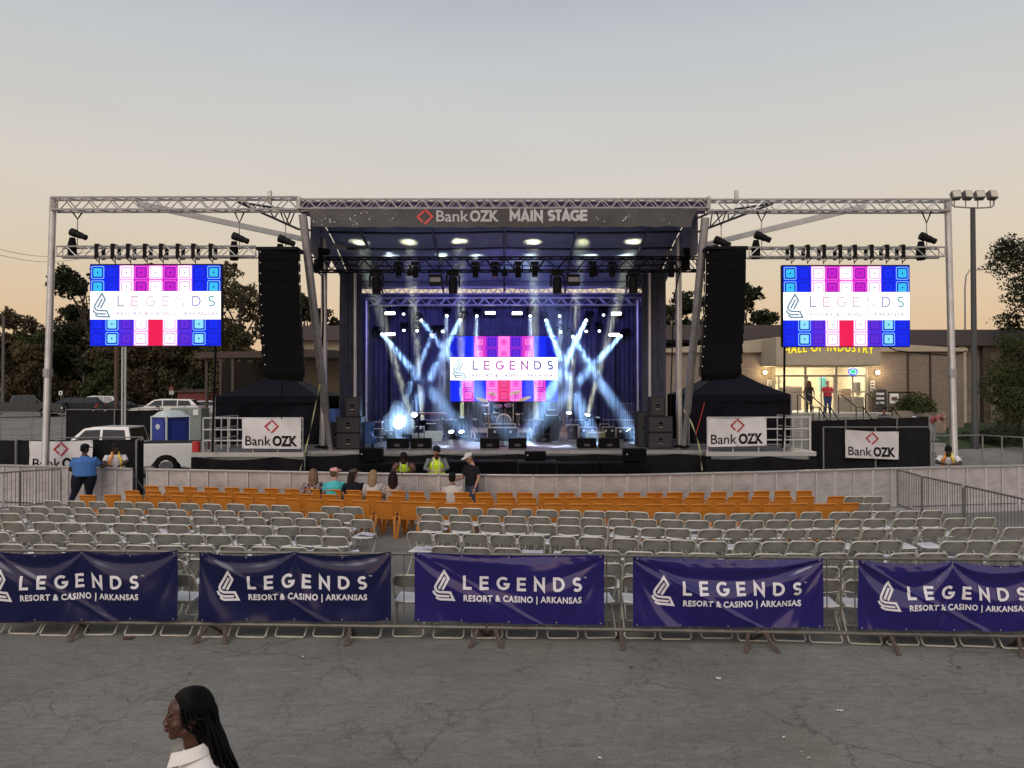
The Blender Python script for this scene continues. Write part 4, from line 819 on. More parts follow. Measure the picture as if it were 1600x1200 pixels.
# --- stage roof
roof = thing('stage_roof', 'stage roof with silver header truss, dark canopy, inner beams and masts', 'stage roof', (XC, TD, 0))
hx0, hx1 = X(470, TD), X(1106, TD)
zt_ = Z(313, TD); zb = Z(327, TD)
truss(roof, (hx0, TD, (zt_+zb)/2), (hx1, TD, (zt_+zb)/2), .3, zt_-zb, .030, 50, alu)
purple = mat('canopy_purple', (.105, .072, .19), .7, 0, .15, 2)
m = MB(); m.sheet(40, 3, lambda u, v: (lerp(hx0, hx1, u), TD+.20+.02*math.sin(u*60), lerp(zb-.1, zt_+.04, v))); m.build('front_flap', purple, roof, world=True, smooth=True)
canopy = mat('canopy_cloth', (.20, .21, .23), .7, 0, .2, 1.5, bump=.3, bscale=4)
zfr = Z(326, TD)+.25; zbk = Z(448, 30.8); bx0, bx1 = X(548, 30.8), X(1028, 30.8)
def rp(u, v): # v depth 0..1
    y = lerp(TD+.2, 31.2, v); z = lerp(zfr-.05, zbk, v)+.30*math.sin(math.pi*v) - .05*abs(math.sin(u*math.pi*6))
    return Vector((lerp(lerp(hx0+.25, bx0, v), lerp(hx1-.25, bx1, v), u), y, z))
m = MB(); m.sheet(48, 12, rp); m.sheet(48, 12, lambda u, v: rp(u, v)+Vector((0, 0, .05))); m.build('canopy', canopy, roof, world=True, smooth=True)
for u in (0, 1):
    m = MB(); m.sheet(12, 3, lambda a, b: rp(u, a)+Vector(((.03 if u else -.03), 0, -lerp(0, (1.45 if a < .35 else .9)*(1-.25*a), b)))); m.build('side_flap', canopy, roof, world=True)
rb = mat('roof_beam', (.035, .036, .045), .5, .4)
for v in (.12, .3, .5, .7, .88):
    m = MB(); m.tube([rp(i/8, v)+Vector((0, 0, -.12)) for i in range(9)], .04, 6); m.build('purlin', rb, roof, world=True)
for u in (.1, .3, .5, .7, .9):
    m = MB(); m.tube([rp(u, i/8)+Vector((0, 0, -.20)) for i in range(9)], .045, 6); m.build('rafter', rb, roof, world=True)
# cantilever side brackets under the outrigger trusses
for s_, a, b, c_ in ((-1, (372, 316), (466, 358), (466, 330)), (1, (1208, 318), (1092, 362), (1108, 333))):
    m = MB(); A = P(*a, TD+.5); B = P(*b, TD+.8); C_ = P(*c_, TD+.8); D_ = P(505 if s_ < 0 else 1080, 362, TD+2); E = P(505 if s_ < 0 else 1080, 345, TD+2)
    m.tube([A, B, D_], .035, 6); m.tube([A, C_, E], .035, 6)
    for f in (.35, .6, .85): m.tube([A.lerp(B, f), A.lerp(C_, min(1, f+.1))], .022, 5); m.tube([A.lerp(B, f), A.lerp(C_, f-.12)], .022, 5)
    m.build('bracket', rb, roof, world=True)
    # vertical spigot above
    MB().bbox(*(lambda p: (p.x-.05, p.x+.05, TD-.05, TD+.1, p.z-.1, p.z+.28))(P(421 if s_ < 0 else 1151, 312, TD)), .01).build('spigot', alu, roof, world=True)
    MB().cbox(P(468 if s_ < 0 else 1106, 318, TD-.0), (.10, .30, .36)).build('corner_block', alu, roof, world=True)
# masts: leaning stabiliser and upright at each front corner
for s_, top, bot in ((-1, (473, 335, 21.7), (516, 694, 23.2)), (1, (1102, 340, 21.7), (1068, 694, 23.2))):
    A = P(*top); B = P(*bot); B.z = DZ; MB().tube([A, A.lerp(B, .83), A.lerp(B, .84), B], [.12, .12, .085, .085], 12).build('stabiliser', alu_d, roof, world=True, smooth=True)
for px, d, py in ((506, 24.0, 372), (1061, 24.0, 372)):
    x_ = X(px, d); MB().tube([(x_, d, DZ), (x_-.0, d, Z(py, d))], .10, 12).build('mast', alu, roof, world=True, smooth=True)
for px, d, py, r_ in ((554, 25.2, 425, .07), (572, 29.8, 470, .085), (1016, 25.2, 425, .07), (997, 29.8, 470, .07), (1036, 25.6, 425, .07), (540, 26.2, 425, .06)):
    x_ = X(px, d); MB().tube([(x_, d, DZ), (x_, d, Z(py, d))], r_, 10).build('inner_mast', alu, roof, world=True, smooth=True)
# rear trusses: the upper one stands against a strip of open sky
truss(roof, (X(560, 30.6), 30.6, Z(454, 30.6)), (X(1012, 30.6), 30.6, Z(454, 30.6)), .25, Z(449, 30.6)-Z(459, 30.6), .022, 60, alu_d)
bt = thing('rear_truss', 'silver box truss spanning the back of the stage above the black curtain', 'truss', (XC, 30.2, Z(478, 30.2)))
truss(bt, (X(566, 30.2), 30.2, Z(471.5, 30.2)), (X(1008, 30.2), 30.2, Z(471.5, 30.2)), .3, Z(466, 30.2)-Z(477, 30.2), .025, 44, alu)
# header banner
hb = thing('header_banner', 'long dark grey banner reading MAIN STAGE across the stage roof front', 'banner', (XC, TD-.2, Z(355, TD-.2)))
def hbp(x, z, off=0):
    u = (x-hb0)/(hb1-hb0); return Vector((x, TD-.22-off-.035*math.sin(u*46)*math.sin(u*17+1)-.03*math.sin(u*9+z*4), z))
hb0, hb1 = X(482, TD-.2), X(1092, TD-.2); hz0, hz1 = Z(355, TD-.2), Z(327, TD-.2)
m = MB(); m.sheet(120, 6, lambda u, v: hbp(lerp(hb0, hb1, u)+(1-v)*(.12 if u < .01 else (-.25 if u > .99 else 0)), lerp(hz0, hz1, v)+.012*math.sin(u*90)))
m.build('cloth', mat('banner_dark_grey', (.048, .048, .045), .6, 0, .35, 2.2, bump=.2, bscale=6), hb, world=True, smooth=True)
lw = mat('letter_pale', (.42, .42, .43), .5)
for s_, a, b, base, size, bold in (('Bank', 683, 733, 348, .42, .004), ('OZK', 735, 780, 348, .42, .016), ('MAIN STAGE', 797, 917, 348.5, .42, .011)):
    xa, xb_ = X(a, TD), X(b, TD); vs, fs, wd = text_mb(s_, size, bold, 1.0, fit=xb_-xa); z_ = Z(base, TD); hh = max(v.z for v in vs); k = (Z(331.5, TD)-z_)/hh
    m = MB(); m.add([hbp(xa+v.x, z_+v.z*k, .012) for v in vs], fs)
    if s_ == 'MAIN STAGE':
        m = MB(); gh = Z(331.5, TD)-z_
        for wd_, a_, b_ in (('MAIN', 797, 848), ('STAGE', 856, 917)):
            q = MB(); word_strokes(q, wd_, X(a_, TD), X(b_, TD), z_, gh, 0, .25); q.v = [tuple(hbp(v[0], v[2], .012-v[1])) for v in q.v]; q.build('lettering', lw, hb, world=True)
        continue
    m.build('lettering', lw, hb, world=True)
lm_ = MB(); logo_ozk(lm_, (X(665, TD), Z(341, TD)), .44, 0); lm_.v = [tuple(hbp(v[0], v[2], .012)) for v in lm_.v]; lm_.build('logo', mat('logo_red_bright', (.55, .05, .05), .5), hb, world=True)
rd = random.Random(3); m = MB()
for i in range(46):
    u = rd.choice((rd.random()*.26, 1-rd.random()*.28, rd.random()*.12)); p = hbp(lerp(hb0, hb1, u), lerp(hz0+.05, hz1-.05, rd.random()), .006); r_ = rd.uniform(.008, .026); m.ell(p, (r_, .004, r_), 6, 4)
m.build('confetti_print', lw, hb, world=True)
# --- backdrop and side drapes
def curtain(name, lab, p0, p1, z0, z1, folds, amp, mt, group=None):
    p0 = Vector((*p0, 0)); p1 = Vector((*p1, 0)); d = (p1-p0); nn = Vector((-d.y, d.x, 0)).normalized(); n = folds*6
    t = MB(); t.sheet(n, 6, lambda u, v: p0+d*u+nn*(amp*math.sin(u*folds*6.283)*(1-.3*v)+amp*.6*math.sin(u*folds*2.1+2*v))+Vector((0, 0, lerp(z0, z1, v))))
    return tag(t.build(name, mt, origin=(p0.x, p0.y, z0), smooth=True), lab, 'curtain', group)
curtain('backdrop_curtain', 'wide black backdrop curtain behind the video wall and stage lights', (X(574, 31), 31), (X(1012, 31), 31), DZ, Z(478, 31), 60, .05, drape)
curtain('upper_drape', 'narrow dark drape between the rear trusses above the backdrop', (X(566, 30.9), 30.9), (X(1010, 30.9), 30.9), Z(478, 30.9), Z(459, 30.9), 40, .03, drape)
curtain('side_curtain', 'black side curtain closing the left side of the stage', (X(534, 24.8), 24.8), (X(570, 30.8), 30.8), DZ, Z(428, 24.8), 26, .07, drape, 'side curtains')
curtain('side_curtain', 'black side curtain closing the right side of the stage', (X(1038, 24.8), 24.8), (X(1010, 30.8), 30.8), DZ, Z(428, 24.8), 26, .07, drape, 'side curtains')
curtain('leg_curtain', 'narrow black drape beside the left inner mast under the lighting truss', (X(532, 24.7), 24.7), (X(566, 25.6), 25.6), DZ, Z(424, 25), 9, .05, drape, 'narrow front drapes')
curtain('leg_curtain', 'narrow black drape beside the right inner mast under the lighting truss', (X(1002, 25.6), 25.6), (X(1040, 24.7), 24.7), DZ, Z(424, 25), 9, .05, drape, 'narrow front drapes')
# ================================================================ video screens
led = {}
def lmx(n, c, s_): led[n] = emat('led_'+n, c, s_); return led[n]
lmx('blue', (.012, .03, .95), 1.0); lmx('deep', (.008, .012, .55), 1.0); lmx('cyan', (.05, .55, .95), 1.0); lmx('cyan_l', (.30, .80, 1.0), 1.0)
lmx('violet', (.13, .03, .75), 1.0); lmx('magenta', (.62, .02, .62), 1.0); lmx('hot', (1.0, .12, .65), 1.15); lmx('pale', (1.0, .42, .88), 1.1); lmx('white', (1, 1, 1), 1.7); lmx('red', (.90, .02, .10), 1.0); lmx('line', (.02, .015, .30), 1.0); lmx('pinkred', (1, .08, .28), 1.1); lmx('lav', (.50, .42, .62), 1)
LEDN = list(led)
def rrect(cx, cz, hw, hh, r, y, seg=4):
    pts = []
    for (sx, sz, a0) in ((1, 1, 0), (-1, 1, 90), (-1, -1, 180), (1, -1, 270)):
        for k in range(seg+1):
            a = R(a0+90*k/seg); pts.append(Vector((cx+sx*(hw-r)+r*math.cos(a), y, cz+sz*(hh-r)+r*math.sin(a))))
    return pts
def video_screen(name, lab, px0, py0, px1, py1, d, top, bot, side=False, strength=1, group=None):
    a = P(px0, py0, d); b = P(px1, py1, d); x0, x1, z1, z0 = a.x, b.x, a.z, b.z; w_ = x1-x0; h = z1-z0
    t = thing(name, lab, 'video screen', ((x0+x1)/2, d, z0), 0, group)
    wb('cabinet', blackm, x0-.02, x1+.02, d+.01, d+.16, z0-.02, z1+.03, t)
    m = MB(); names = []; mi = lambda n: LEDN.index(n)
    nc = len(top); cw = w_/nc; bz1 = z0+h*(.672 if side else .672); bz0 = z0+h*(.325 if side else .325); chh = h/5.6
    def cell(cx, cz, hw, hh, spec, y, clip=None):
        bgc, ring, inn, sq = spec
        def put(q, n_, yy):
            if clip: q = [Vector((v.x, v.y, max(clip[0], min(clip[1], v.z)))) for v in q]
            m.add([Vector((v.x, yy, v.z)) for v in q], [tuple(range(len(q)))], mi(n_))
        put([Vector((cx-hw, y, cz-hh)), Vector((cx+hw, y, cz-hh)), Vector((cx+hw, y, cz+hh)), Vector((cx-hw, y, cz+hh))], bgc, y)
        if sq:
            put(rrect(cx, cz, hw*.88, hh*.88, hw*.22, y), ring, y-.0015); put(rrect(cx, cz, hw*.80, hh*.80, hw*.2, y), bgc, y-.003)
            put(rrect(cx, cz, hw*.68, hh*.68, hw*.16, y), 'lav' if bgc in ('pale', 'white') else ring if bgc == 'hot' else 'line', y-.0045); put(rrect(cx, cz, hw*.60, hh*.60, hw*.14, y), inn, y-.006)
            put(rrect(cx, cz, hw*.10, hh*.10, hw*.04, y), 'line', y-.0075)
    for i in range(nc):
        cx = x0+(i+.5)*cw
        cell(cx, z1-chh*.5-.01, cw/2, chh/2, top[i], d)
        cell(cx, z1-chh*1.5-.01, cw/2, chh/2, top[i], d, (bz1-.01, z1))
        cell(cx, z0+chh*.5, cw/2, chh/2, bot[i], d)
        cell(cx, z0+chh*1.5, cw/2, chh/2, bot[i], d, (z0, bz0+.01))
    m.add([(x0, d-.001, bz0), (x1 if side else x1-.03*w_*0, d-.001, bz0), (x1, d-.001, bz1), (x0, d-.001, bz1)], [(0, 1, 2, 3)], mi('white'))
    m.v = [tuple(v) for v in m.v]
    # the white caption band sits in front of every cell layer
    for k in range(len(m.v)-4, len(m.v)): m.v[k] = (m.v[k][0], d-.010, m.v[k][2])
    disp = m.build('display', [led[n] for n in LEDN], t, world=True)
    bh = bz1-bz0; y = d-.013
    cols = (['tx1', 'tx2', 'tx3', 'tx4']); 
    vs, fs = flame_logo(x0+w_*.02, bz0+bh*.06, bh*.92, y); mm = MB(); mm.add(vs, fs); mm.build('logo', emat('lcd_slate', (.22, .33, .40) if side else (.05, .07, .13), 1), t, world=True)
    word = 'LEGENDS'; cc = [(.10, .10, .30), (.5, .12, .45), (.55, .10, .5), (.5, .10, .5), (.35, .05, .35), (.06, .05, .40), (.03, .06, .35)]
    if side: cc = [(.30, .36, .48), (.75, .45, .60), (.8, .62, .74), (.75, .55, .74), (.80, .74, .86), (.35, .34, .66), (.12, .42, .46)]
    bx = x0+w_*.205; bw = w_*.775
    gl = [glyph(c) for c in word]; hh_ = bh*.42; gap = (bw*.97-sum(g[1] for g in gl)*hh_)/6; cx = bx
    for i, (st, gw) in enumerate(gl):
        mm = MB(); [ribbon(mm, [(cx+p_*hh_, bz0+bh*.44+q_*hh_) for p_, q_ in s__], (.13 if side else .17)*hh_, y-.0006*k_) for k_, s__ in enumerate(st)]; cx += gw*hh_+gap
        mm.build('lettering', emat('lt_%s_%d' % (side, i), cc[i], 1), t, world=True)
    vs, fs, wd = text_mb('RESORT & CASINO | ARKANSAS', .1, .002, 1.1, fit=bw); k = bh*.13/max(v.z for v in vs)
    mm = MB(); mm.add([Vector((bx+v.x, y, bz0+bh*.14+v.z*k)) for v in vs], fs); mm.build('lettering', emat('lt_small_%s' % side, (.45, .36, .52) if side else (.14, .08, .20), 1), t, world=True)
    return t
c_ = ('cyan', 'cyan_l', 'cyan', 1); bl = ('blue', 'deep', 'blue', 1); pw = ('pale', 'white', 'white', 1); mg = ('magenta', 'hot', 'magenta', 1); lc = ('cyan', 'cyan_l', 'cyan_l', 1); vi = ('violet', 'blue', 'violet', 1); wh = ('pale', 'white', 'white', 1); rd_ = ('red', 'red', 'red', 0); pc = ('hot', 'white', 'white', 1)
cyb = ('blue', 'cyan_l', 'cyan', 1); cyb2 = ('blue', 'cyan_l', 'cyan_l', 1)
topS = [cyb, bl, wh, mg, pc, mg, wh, bl, cyb]; botS = [bl, cyb2, vi, wh, rd_, wh, vi, cyb2, bl]
GS = 'side video screens'
video_screen('video_screen', 'bright left video screen of blue and pink squares hanging under its truss', 141.5, 414, 345, 540, 21.9, topS, botS, True, group=GS)
video_screen('video_screen', 'bright right video screen of blue and pink squares hanging before the hall', 1223.5, 415.5, 1421.5, 541, 21.9, topS, botS, True, group=GS)
hk = ('hot', 'pale', 'hot', 1); pb = ('magenta', 'hot', 'hot', 1); pv_ = ('violet', 'magenta', 'violet', 1); pr = ('pinkred', 'red', 'pinkred', 1); db = ('deep', 'blue', 'deep', 1)
video_screen('video_wall', 'centre video wall of blue and pink squares at the back of the stage', 703.5, 525, 871.5, 627, 30.0, [db, ('blue',)*3+(0,), pb, pv_, hk, pv_, pb, ('blue',)*3+(0,), db], [('blue',)*3+(0,), pb, ('blue',)*3+(0,), hk, pr, hk, ('blue',)*3+(0,), pb, ('blue',)*3+(0,)])
# screens' hanging trusses with straps, hoists
def hang_truss(side, pxa, pxb, pya, pyb, lab, straps, motors):
    d = TD; t = thing('screen_truss', lab, 'truss', ((X(pxa, d)+X(pxb, d))/2, d, Z(pyb, d)), 0, 'short trusses above the side screens')
    za, zb_ = Z(pya, d), Z(pyb, d); truss(t, (X(pxa, d), d, (za+zb_)/2), (X(pxb, d), d, (za+zb_)/2), .30, za-zb_-.04, .026, 20, alu)
    for px in straps:
        x_ = X(px, d); m = MB(); m.box(x_-.05, x_+.05, d-.21, d-.17, zb_-.03, za+.03); m.box(x_-.05, x_+.05, d+.17, d+.21, zb_-.03, za+.03); m.box(x_-.05, x_+.05, d-.21, d+.21, za+.03, za+.05)
        m.tube([(x_-.05, d-.19, zb_-.03), (x_+.02, d-.08, zb_-.14), (x_+.10, d-.19, zb_-.03)], .02, 4)
        m.tube([(x_+.03, d-.1, zb_-.12), (x_+.03, d-.05, Z(413.5, d))], .014, 4); m.build('hanging_strap', blackm, t, world=True)
    for px, pt in motors:
        hoist(px, pt, d, (('left' if side < 0 else 'right')+(' end' if (px < (pxa+pxb)/2) == (side < 0) else ' inner end')))
hoist_m = mat('hoist_black', (.014, .014, .015), .4, .2); bag_m = mat('chain_bag', (.008, .008, .008), .9)
def hoist(px, pt, d, where, full=None):
    p = P(px, pt, d); t = thing('chain_hoist', full or 'black chain hoist with chain bag at the %s of the %s screen truss' % ('outer end' if 'inner' not in where else 'inner end', where.split()[0]), 'hoist', p, 0, 'chain hoists')
    top = Z(331, d)-p.z
    MB().tube([(-.14, 0, top), (0, 0, .45), (.14, 0, top)], .025, 5).build('sling', bag_m, t)
    MB().tube([(0, 0, .46), (0, 0, -.35)], .015, 5).build('chain', galv, t)
    M = Matrix.Rotation(R(22), 4, 'Y')
    MB().tube([M @ Vector((x_, 0, 0)) for x_ in (-.22, -.20, -.04, -.03, .12, .13, .28)], [.08, .12, .12, .10, .10, .085, .085], 12).build('motor', hoist_m, t, smooth=True)
    MB().tube([(-.16, .02, -.10), (-.17, .02, -.35), (-.16, .02, -.65)], [.08, .13, .12], 10).build('chain_bag', bag_m, t, smooth=True)
hang_truss(-1, 92, 402, 384.5, 402, 'silver truss above the left video screen with black hanging straps', [155, 180, 204, 230, 255, 281, 305, 332], [(121, 366), (374, 372)])
hang_truss(1, 1169, 1473, 387.5, 404, 'silver truss above the right video screen with black hanging straps', [1235, 1260, 1285, 1310, 1333, 1359, 1383, 1408], [(1190, 370), (1448, 372)])
hoist(446, 376, 21.8, '', 'black chain hoist above the left hanging speaker array'); hoist(1127, 378, 21.8, '', 'black chain hoist above the right hanging speaker array')
# --- hanging speaker arrays
pg = mat('array_grille_lit', (.02, .02, .024), .45, .3, bump=.5, bscale=300)  # paler than the grilles: stage glow on the inner sides put into the colour
def array(side, pxc, lab):
    d = 21.6; x = X(pxc, d); z = Z(388, d); t = thing('speaker_array', lab, 'speaker array', (x, d, z), 0, 'hanging speaker arrays')
    inn = -side
    MB().bbox(-.60, .60, -.32, .42, -.09, .0, .015).build('flying_frame', blackm, t)
    y = 0; zz = -.11; ang = 0; n = 12; hbx = .312
    for i in range(n):
        ang += (.4, .5, .8, 1.0, 1.2, 1.5, 1.9, 2.3, 2.7, 3.1, 3.6, 4.0)[i]
        M = Matrix.Translation((inn*(i/n)**2*.34, y, zz)) @ Matrix.Rotation(R(-ang), 4, 'X') @ Matrix.Rotation(R(inn*9), 4, 'Z')
        b = MB(); hh = hbx-.012
        vs = [Vector(q) for q in [(-.56, -.28, -hh), (.56, -.28, -hh), (.56, -.28, 0), (-.56, -.28, 0), (-.50, .30, -hh+.05), (.50, .30, -hh+.05), (.50, .30, -.05), (-.50, .30, -.05)]]
        b.add([M @ v for v in vs], [(0, 1, 2, 3), (7, 6, 5, 4), (0, 4, 5, 1), (1, 5, 6, 2), (2, 6, 7, 3), (3, 7, 4, 0)])
        cb = b.build('cabinet', black, t)
        MB().box(-.535, .535, -.300, -.283, -hh+.018, -.018, M).build('grille', grille, cb)
        MB().box(inn*.565 if inn > 0 else -.585, .585 if inn > 0 else -.565, -.25, -.05, -hh+.03, -.03, M).build('side_plate', pg, cb)
        MB().ell(M @ Vector((-.50, -.31, -.06)), (.016, .012, .016), 6, 4).build('rigging_pin', white_p, cb)
        d_ = M.to_3x3() @ Vector((0, 0, -hbx)); y += d_.y; zz += d_.z
    return t
array(-1, 437, 'tall black curved speaker array hanging left of the stage'); array(1, 1133, 'tall black curved speaker array hanging right of the stage')
# --- black lighting truss and the lamps hung on it
LD = 23.6
lt = thing('lighting_truss', 'black lighting truss hanging across the stage opening under the roof', 'truss', (XC, LD, Z(424, LD)))
truss(lt, (X(488, LD), LD, Z(413.5, LD)), (X(1092, LD), LD, Z(413.5, LD)), .42, Z(403.5, LD)-Z(423.5, LD), .028, 38, blackm, .016)
for px, w_ in ((505, 'left'), (1078, 'right')):
    p = P(px, 398, LD); t = thing('chain_hoist', 'black chain hoist above the %s end of the black lighting truss' % w_, 'hoist', p, 0, 'chain hoists')
    MB().tube([(-.22, 0, .12), (-.2, 0, .12), (.2, 0, .08), (.22, 0, .08)], [.08, .12, .11, .08], 12).build('motor', hoist_m, t, smooth=True); MB().tube([(-.1, 0, 0), (-.15, 0, -.3), (-.12, 0, -.5)], [.09, .15, .13], 10).build('chain_bag', bag_m, t, smooth=True); MB().tube([(0, 0, .1), (0, 0, 1.1)], .018, 5).build('chain', galv, t)
def moving_head(p, tilt=0, lens=None, up=False, lens_s=0, scale=1):
    """yoke lamp; local z up, hangs below p unless up"""
    parts = []
    s_ = -1 if not up else 1
    b = MB(); b.bbox(-.16, .16, -.13, .13, *(sorted((0, s_*.14))), .02); parts.append(('base', b, blackm))
    b = MB()
    for q in (-1, 1): b.bbox(q*.17-.025, q*.17+.025, -.06, .06, *(sorted((s_*.12, s_*.42))), .012)
    parts.append(('yoke', b, blackm))
    M = Matrix.Translation((0, 0, s_*.36)) @ Matrix.Rotation(tilt, 4, 'X')
    b = MB(); b.tube([M @ Vector((0, 0, q)) for q in (.20, .18, .05, -.12, -.24, -.25)], [.07, .11, .13, .12, .115, .105], 12); parts.append(('head', b, blackm))
    b = MB(); b.tube([M @ Vector((0, 0, -.252)), M @ Vector((0, 0, -.262))], .098, 14); parts.append(('lens', b, lens))
    return parts
def build_fix(parts, name, lab, cat, p, group, scale=1, rz=0, rot=None):
    t = thing(name, lab, cat, p, rz, group); t.scale = (scale,)*3
    if rot: t.rotation_euler = rot
    for n_, b, m_ in parts: b.build(n_, m_, t, smooth=n_ in ('head',))
    return t
lens_off = mat('lens_dark', (.05, .05, .06), .1)
ordn = ['first', 'second', 'third', 'fourth', 'fifth', 'sixth', 'seventh', 'eighth', 'ninth', 'tenth', 'eleventh', 'twelfth', 'thirteenth', 'fourteenth', 'fifteenth', 'sixteenth', 'seventeenth', 'eighteenth', 'nineteenth', 'twentieth', 'twenty-first', 'twenty-second', 'twenty-third', 'twenty-fourth', 'twenty-fifth', 'twenty-sixth', 'twenty-seventh', 'twenty-eighth']
hz = Z(424, LD)
mh = [(588, .1), (623, -.3), (649, .2), (708, .0), (743, .2), (774, -.2), (810, .2), (836, -.1), (871, 0), (926, .25), (957, -.2), (990, 0), (1050, .1)]
for i, (px, ti) in enumerate(mh):
    big = px in (588, 708, 871, 990)
    build_fix(moving_head(None, ti, lens_off), 'moving_light', '%s dark moving lamp from the left on the black lighting truss' % ordn[i], 'stage lamp', (X(px, LD), LD, hz+(.02 if big else .30)), 'dark moving lamps on the front truss', 1.2 if big else .8)
for i, px in enumerate((681, 896)):
    t = thing('audience_blinder', 'boxy %s hand floodlamp hanging under the black lighting truss' % ('left', 'right')[i], 'stage lamp', (X(px, LD), LD-.1, hz-.02), 0, 'floodlamps under the front truss')
    MB().tube([(-.2, 0, 0), (-.2, 0, -.25)], .02, 4).build('yoke', blackm, t); MB().bbox(-.20, .20, -.10, .14, -.46, -.10, .02).build('housing', blackm, t); MB().box(-.17, .17, -.115, -.102, -.34, -.20).build('lens', mat('blinder_glass', (.16, .16, .17), .2), t)
# --- lamps on the rear towers and floor, with beams in haze shaped to them
def vmat(name, dens, col, an):
    m = bpy.data.materials.new(name); m.use_nodes = True; t = m.node_tree; t.nodes.clear(); o = N(t, 'ShaderNodeOutputMaterial')
    v = N(t, 'ShaderNodeVolumePrincipled'); v.inputs['Density'].default_value = dens; v.inputs['Color'].default_value = (*col, 1); v.inputs['Anisotropy'].default_value = an; t.links.new(v.outputs[0], o.inputs['Volume']); return m
BK = 1.0
def spot(p, q, ang, e_, col=(.50, .74, 1), blend=.25, parent=None, name='beam_light', soft=.06):
    if ang < 12:      # narrow beams leave the whole lens: a small disc with a tight spread
        l = bpy.data.lights.new(name, 'AREA'); l.shape = 'DISK'; l.size = .17; l.spread = R(ang*1.5); l.color = col; l.energy = e_/(4*math.pi)*2*math.pi*(1-math.cos(R(ang/2)))*BK
    else: l = bpy.data.lights.new(name, 'SPOT'); l.energy = e_; l.spot_size = R(ang); l.spot_blend = blend; l.color = col; l.shadow_soft_size = soft
    o = bpy.data.objects.new(name, l); COL.objects.link(o)
    d = (Vector(q)-Vector(p)); o.rotation_euler = d.to_track_quat('-Z', 'Y').to_euler()
    if parent: o.parent = parent; o.matrix_parent_inverse = wmat(parent).inverted(); o.location = p
    else: o.location = p
    return o
SHAFTS = []
shaft_m = vmat('beam_haze_volume', .085, (.80, .90, 1.0), .15)
def shaft(p, q, ang, light, r0=.095):
    """thicker haze hanging where a lamp shines through it: a closed cone that the lamp itself lights"""
    d = (q-p).normalized(); 
    L_ = 9.0
    if d.z < 0: L_ = min(L_, (DZ+.012-p.z)/d.z)
    else: L_ = min(L_, (8.25-p.z)/d.z)
    if d.y > 0: L_ = min(L_, (30.85-p.y)/d.y)
    if d.y < 0: L_ = min(L_, (23.0-p.y)/d.y)
    k = math.tan(R(ang/2)); n = 8
    o = MB().tube([p+d*(L_*i/n+.03) for i in range(n+1)], [r0+k*L_*i/n*1.04 for i in range(n+1)], 20).build('beam_haze', shaft_m, origin=p+d*.03)
    tag(o, kind='stuff'); SHAFTS.append((o, light)); return o
def link_shafts():
    """each lamp lights its own shaft of haze, the other shafts are left to their own lamps"""
    for i, (o, l) in enumerate(SHAFTS):
        c = bpy.data.collections.new('lamp_link_%d' % i)
        for q in [a for a, _ in SHAFTS if a is not o]: c.objects.link(q)
        for q in c.collection_objects: q.light_linking.link_state = 'EXCLUDE'
        l.light_linking.receiver_collection = c
lens_on = emat('lens_lit', (.75, .88, 1), 14); lens_w = emat('lens_lit_soft', (.80, .88, 1), 8); lens_dim = emat('lens_lit_dim', (.5, .6, .7), .5)
def beam_lamp(src, dst, ang, e_, lab, d0=30.2, d1=27, s_=1.0, lens=None, group='lit beam lamps at the back of the stage', col=(.36, .60, 1), power=True):
    p = P(*src, d0); q = P(*dst, d1); d = (q-p).normalized()
    t = thing('beam_lamp', lab, 'stage lamp', p, 0, group)
    t.rotation_euler = d.to_track_quat('-Z', 'Y').to_euler()
    MB().tube([(0, 0, .32), (0, 0, .28), (0, 0, .10), (0, 0, .02)], [.05, .09, .12*s_, .11*s_], 12).build('head', blackm, t, smooth=True)
    MB().tube([(0, 0, .018), (0, 0, .0)], .10*s_, 14).build('lens', lens or lens_on, t)
    m = MB()
    for k in (-1, 1): m.bbox(k*.15-.02, k*.15+.02, -.05, .05, .08, .42, .01)
    m.bbox(-.17, .17, -.09, .09, .40, .50, .02); m.build('yoke', blackm, t)
    if power: shaft(p, q, ang, spot(p+d*.03, q, ang, e_, col))
    return t
E0 = 34000
for i, (sx, sy, tx, ty, a, e_, dd) in enumerate([(597, 522, 690, 632, 4.6, 1.0, 27.5), (658.5, 500.5, 728, 590, 4.2, .8, 28), (719, 500, 632, 668, 4.6, 1.1, 27), (675, 524, 640, 606, 3.6, .8, 28.5),
        (853, 500.5, 908, 640, 5.0, 1.5, 27), (916, 500.5, 864, 606, 5.0, 1.9, 28), (895, 526, 986, 672, 4.6, 1.0, 26.5), (970, 525, 874, 628, 4.4, 1.1, 27)]):
    beam_lamp((sx, sy), (tx, ty), a, E0*2.1*e_, '%s of the eight strong crossing beam lamps, counted from the left' % ['leftmost', 'second', 'fourth', 'third', 'fifth', 'seventh', 'sixth', 'eighth'][i], d1=dd, s_=.5)
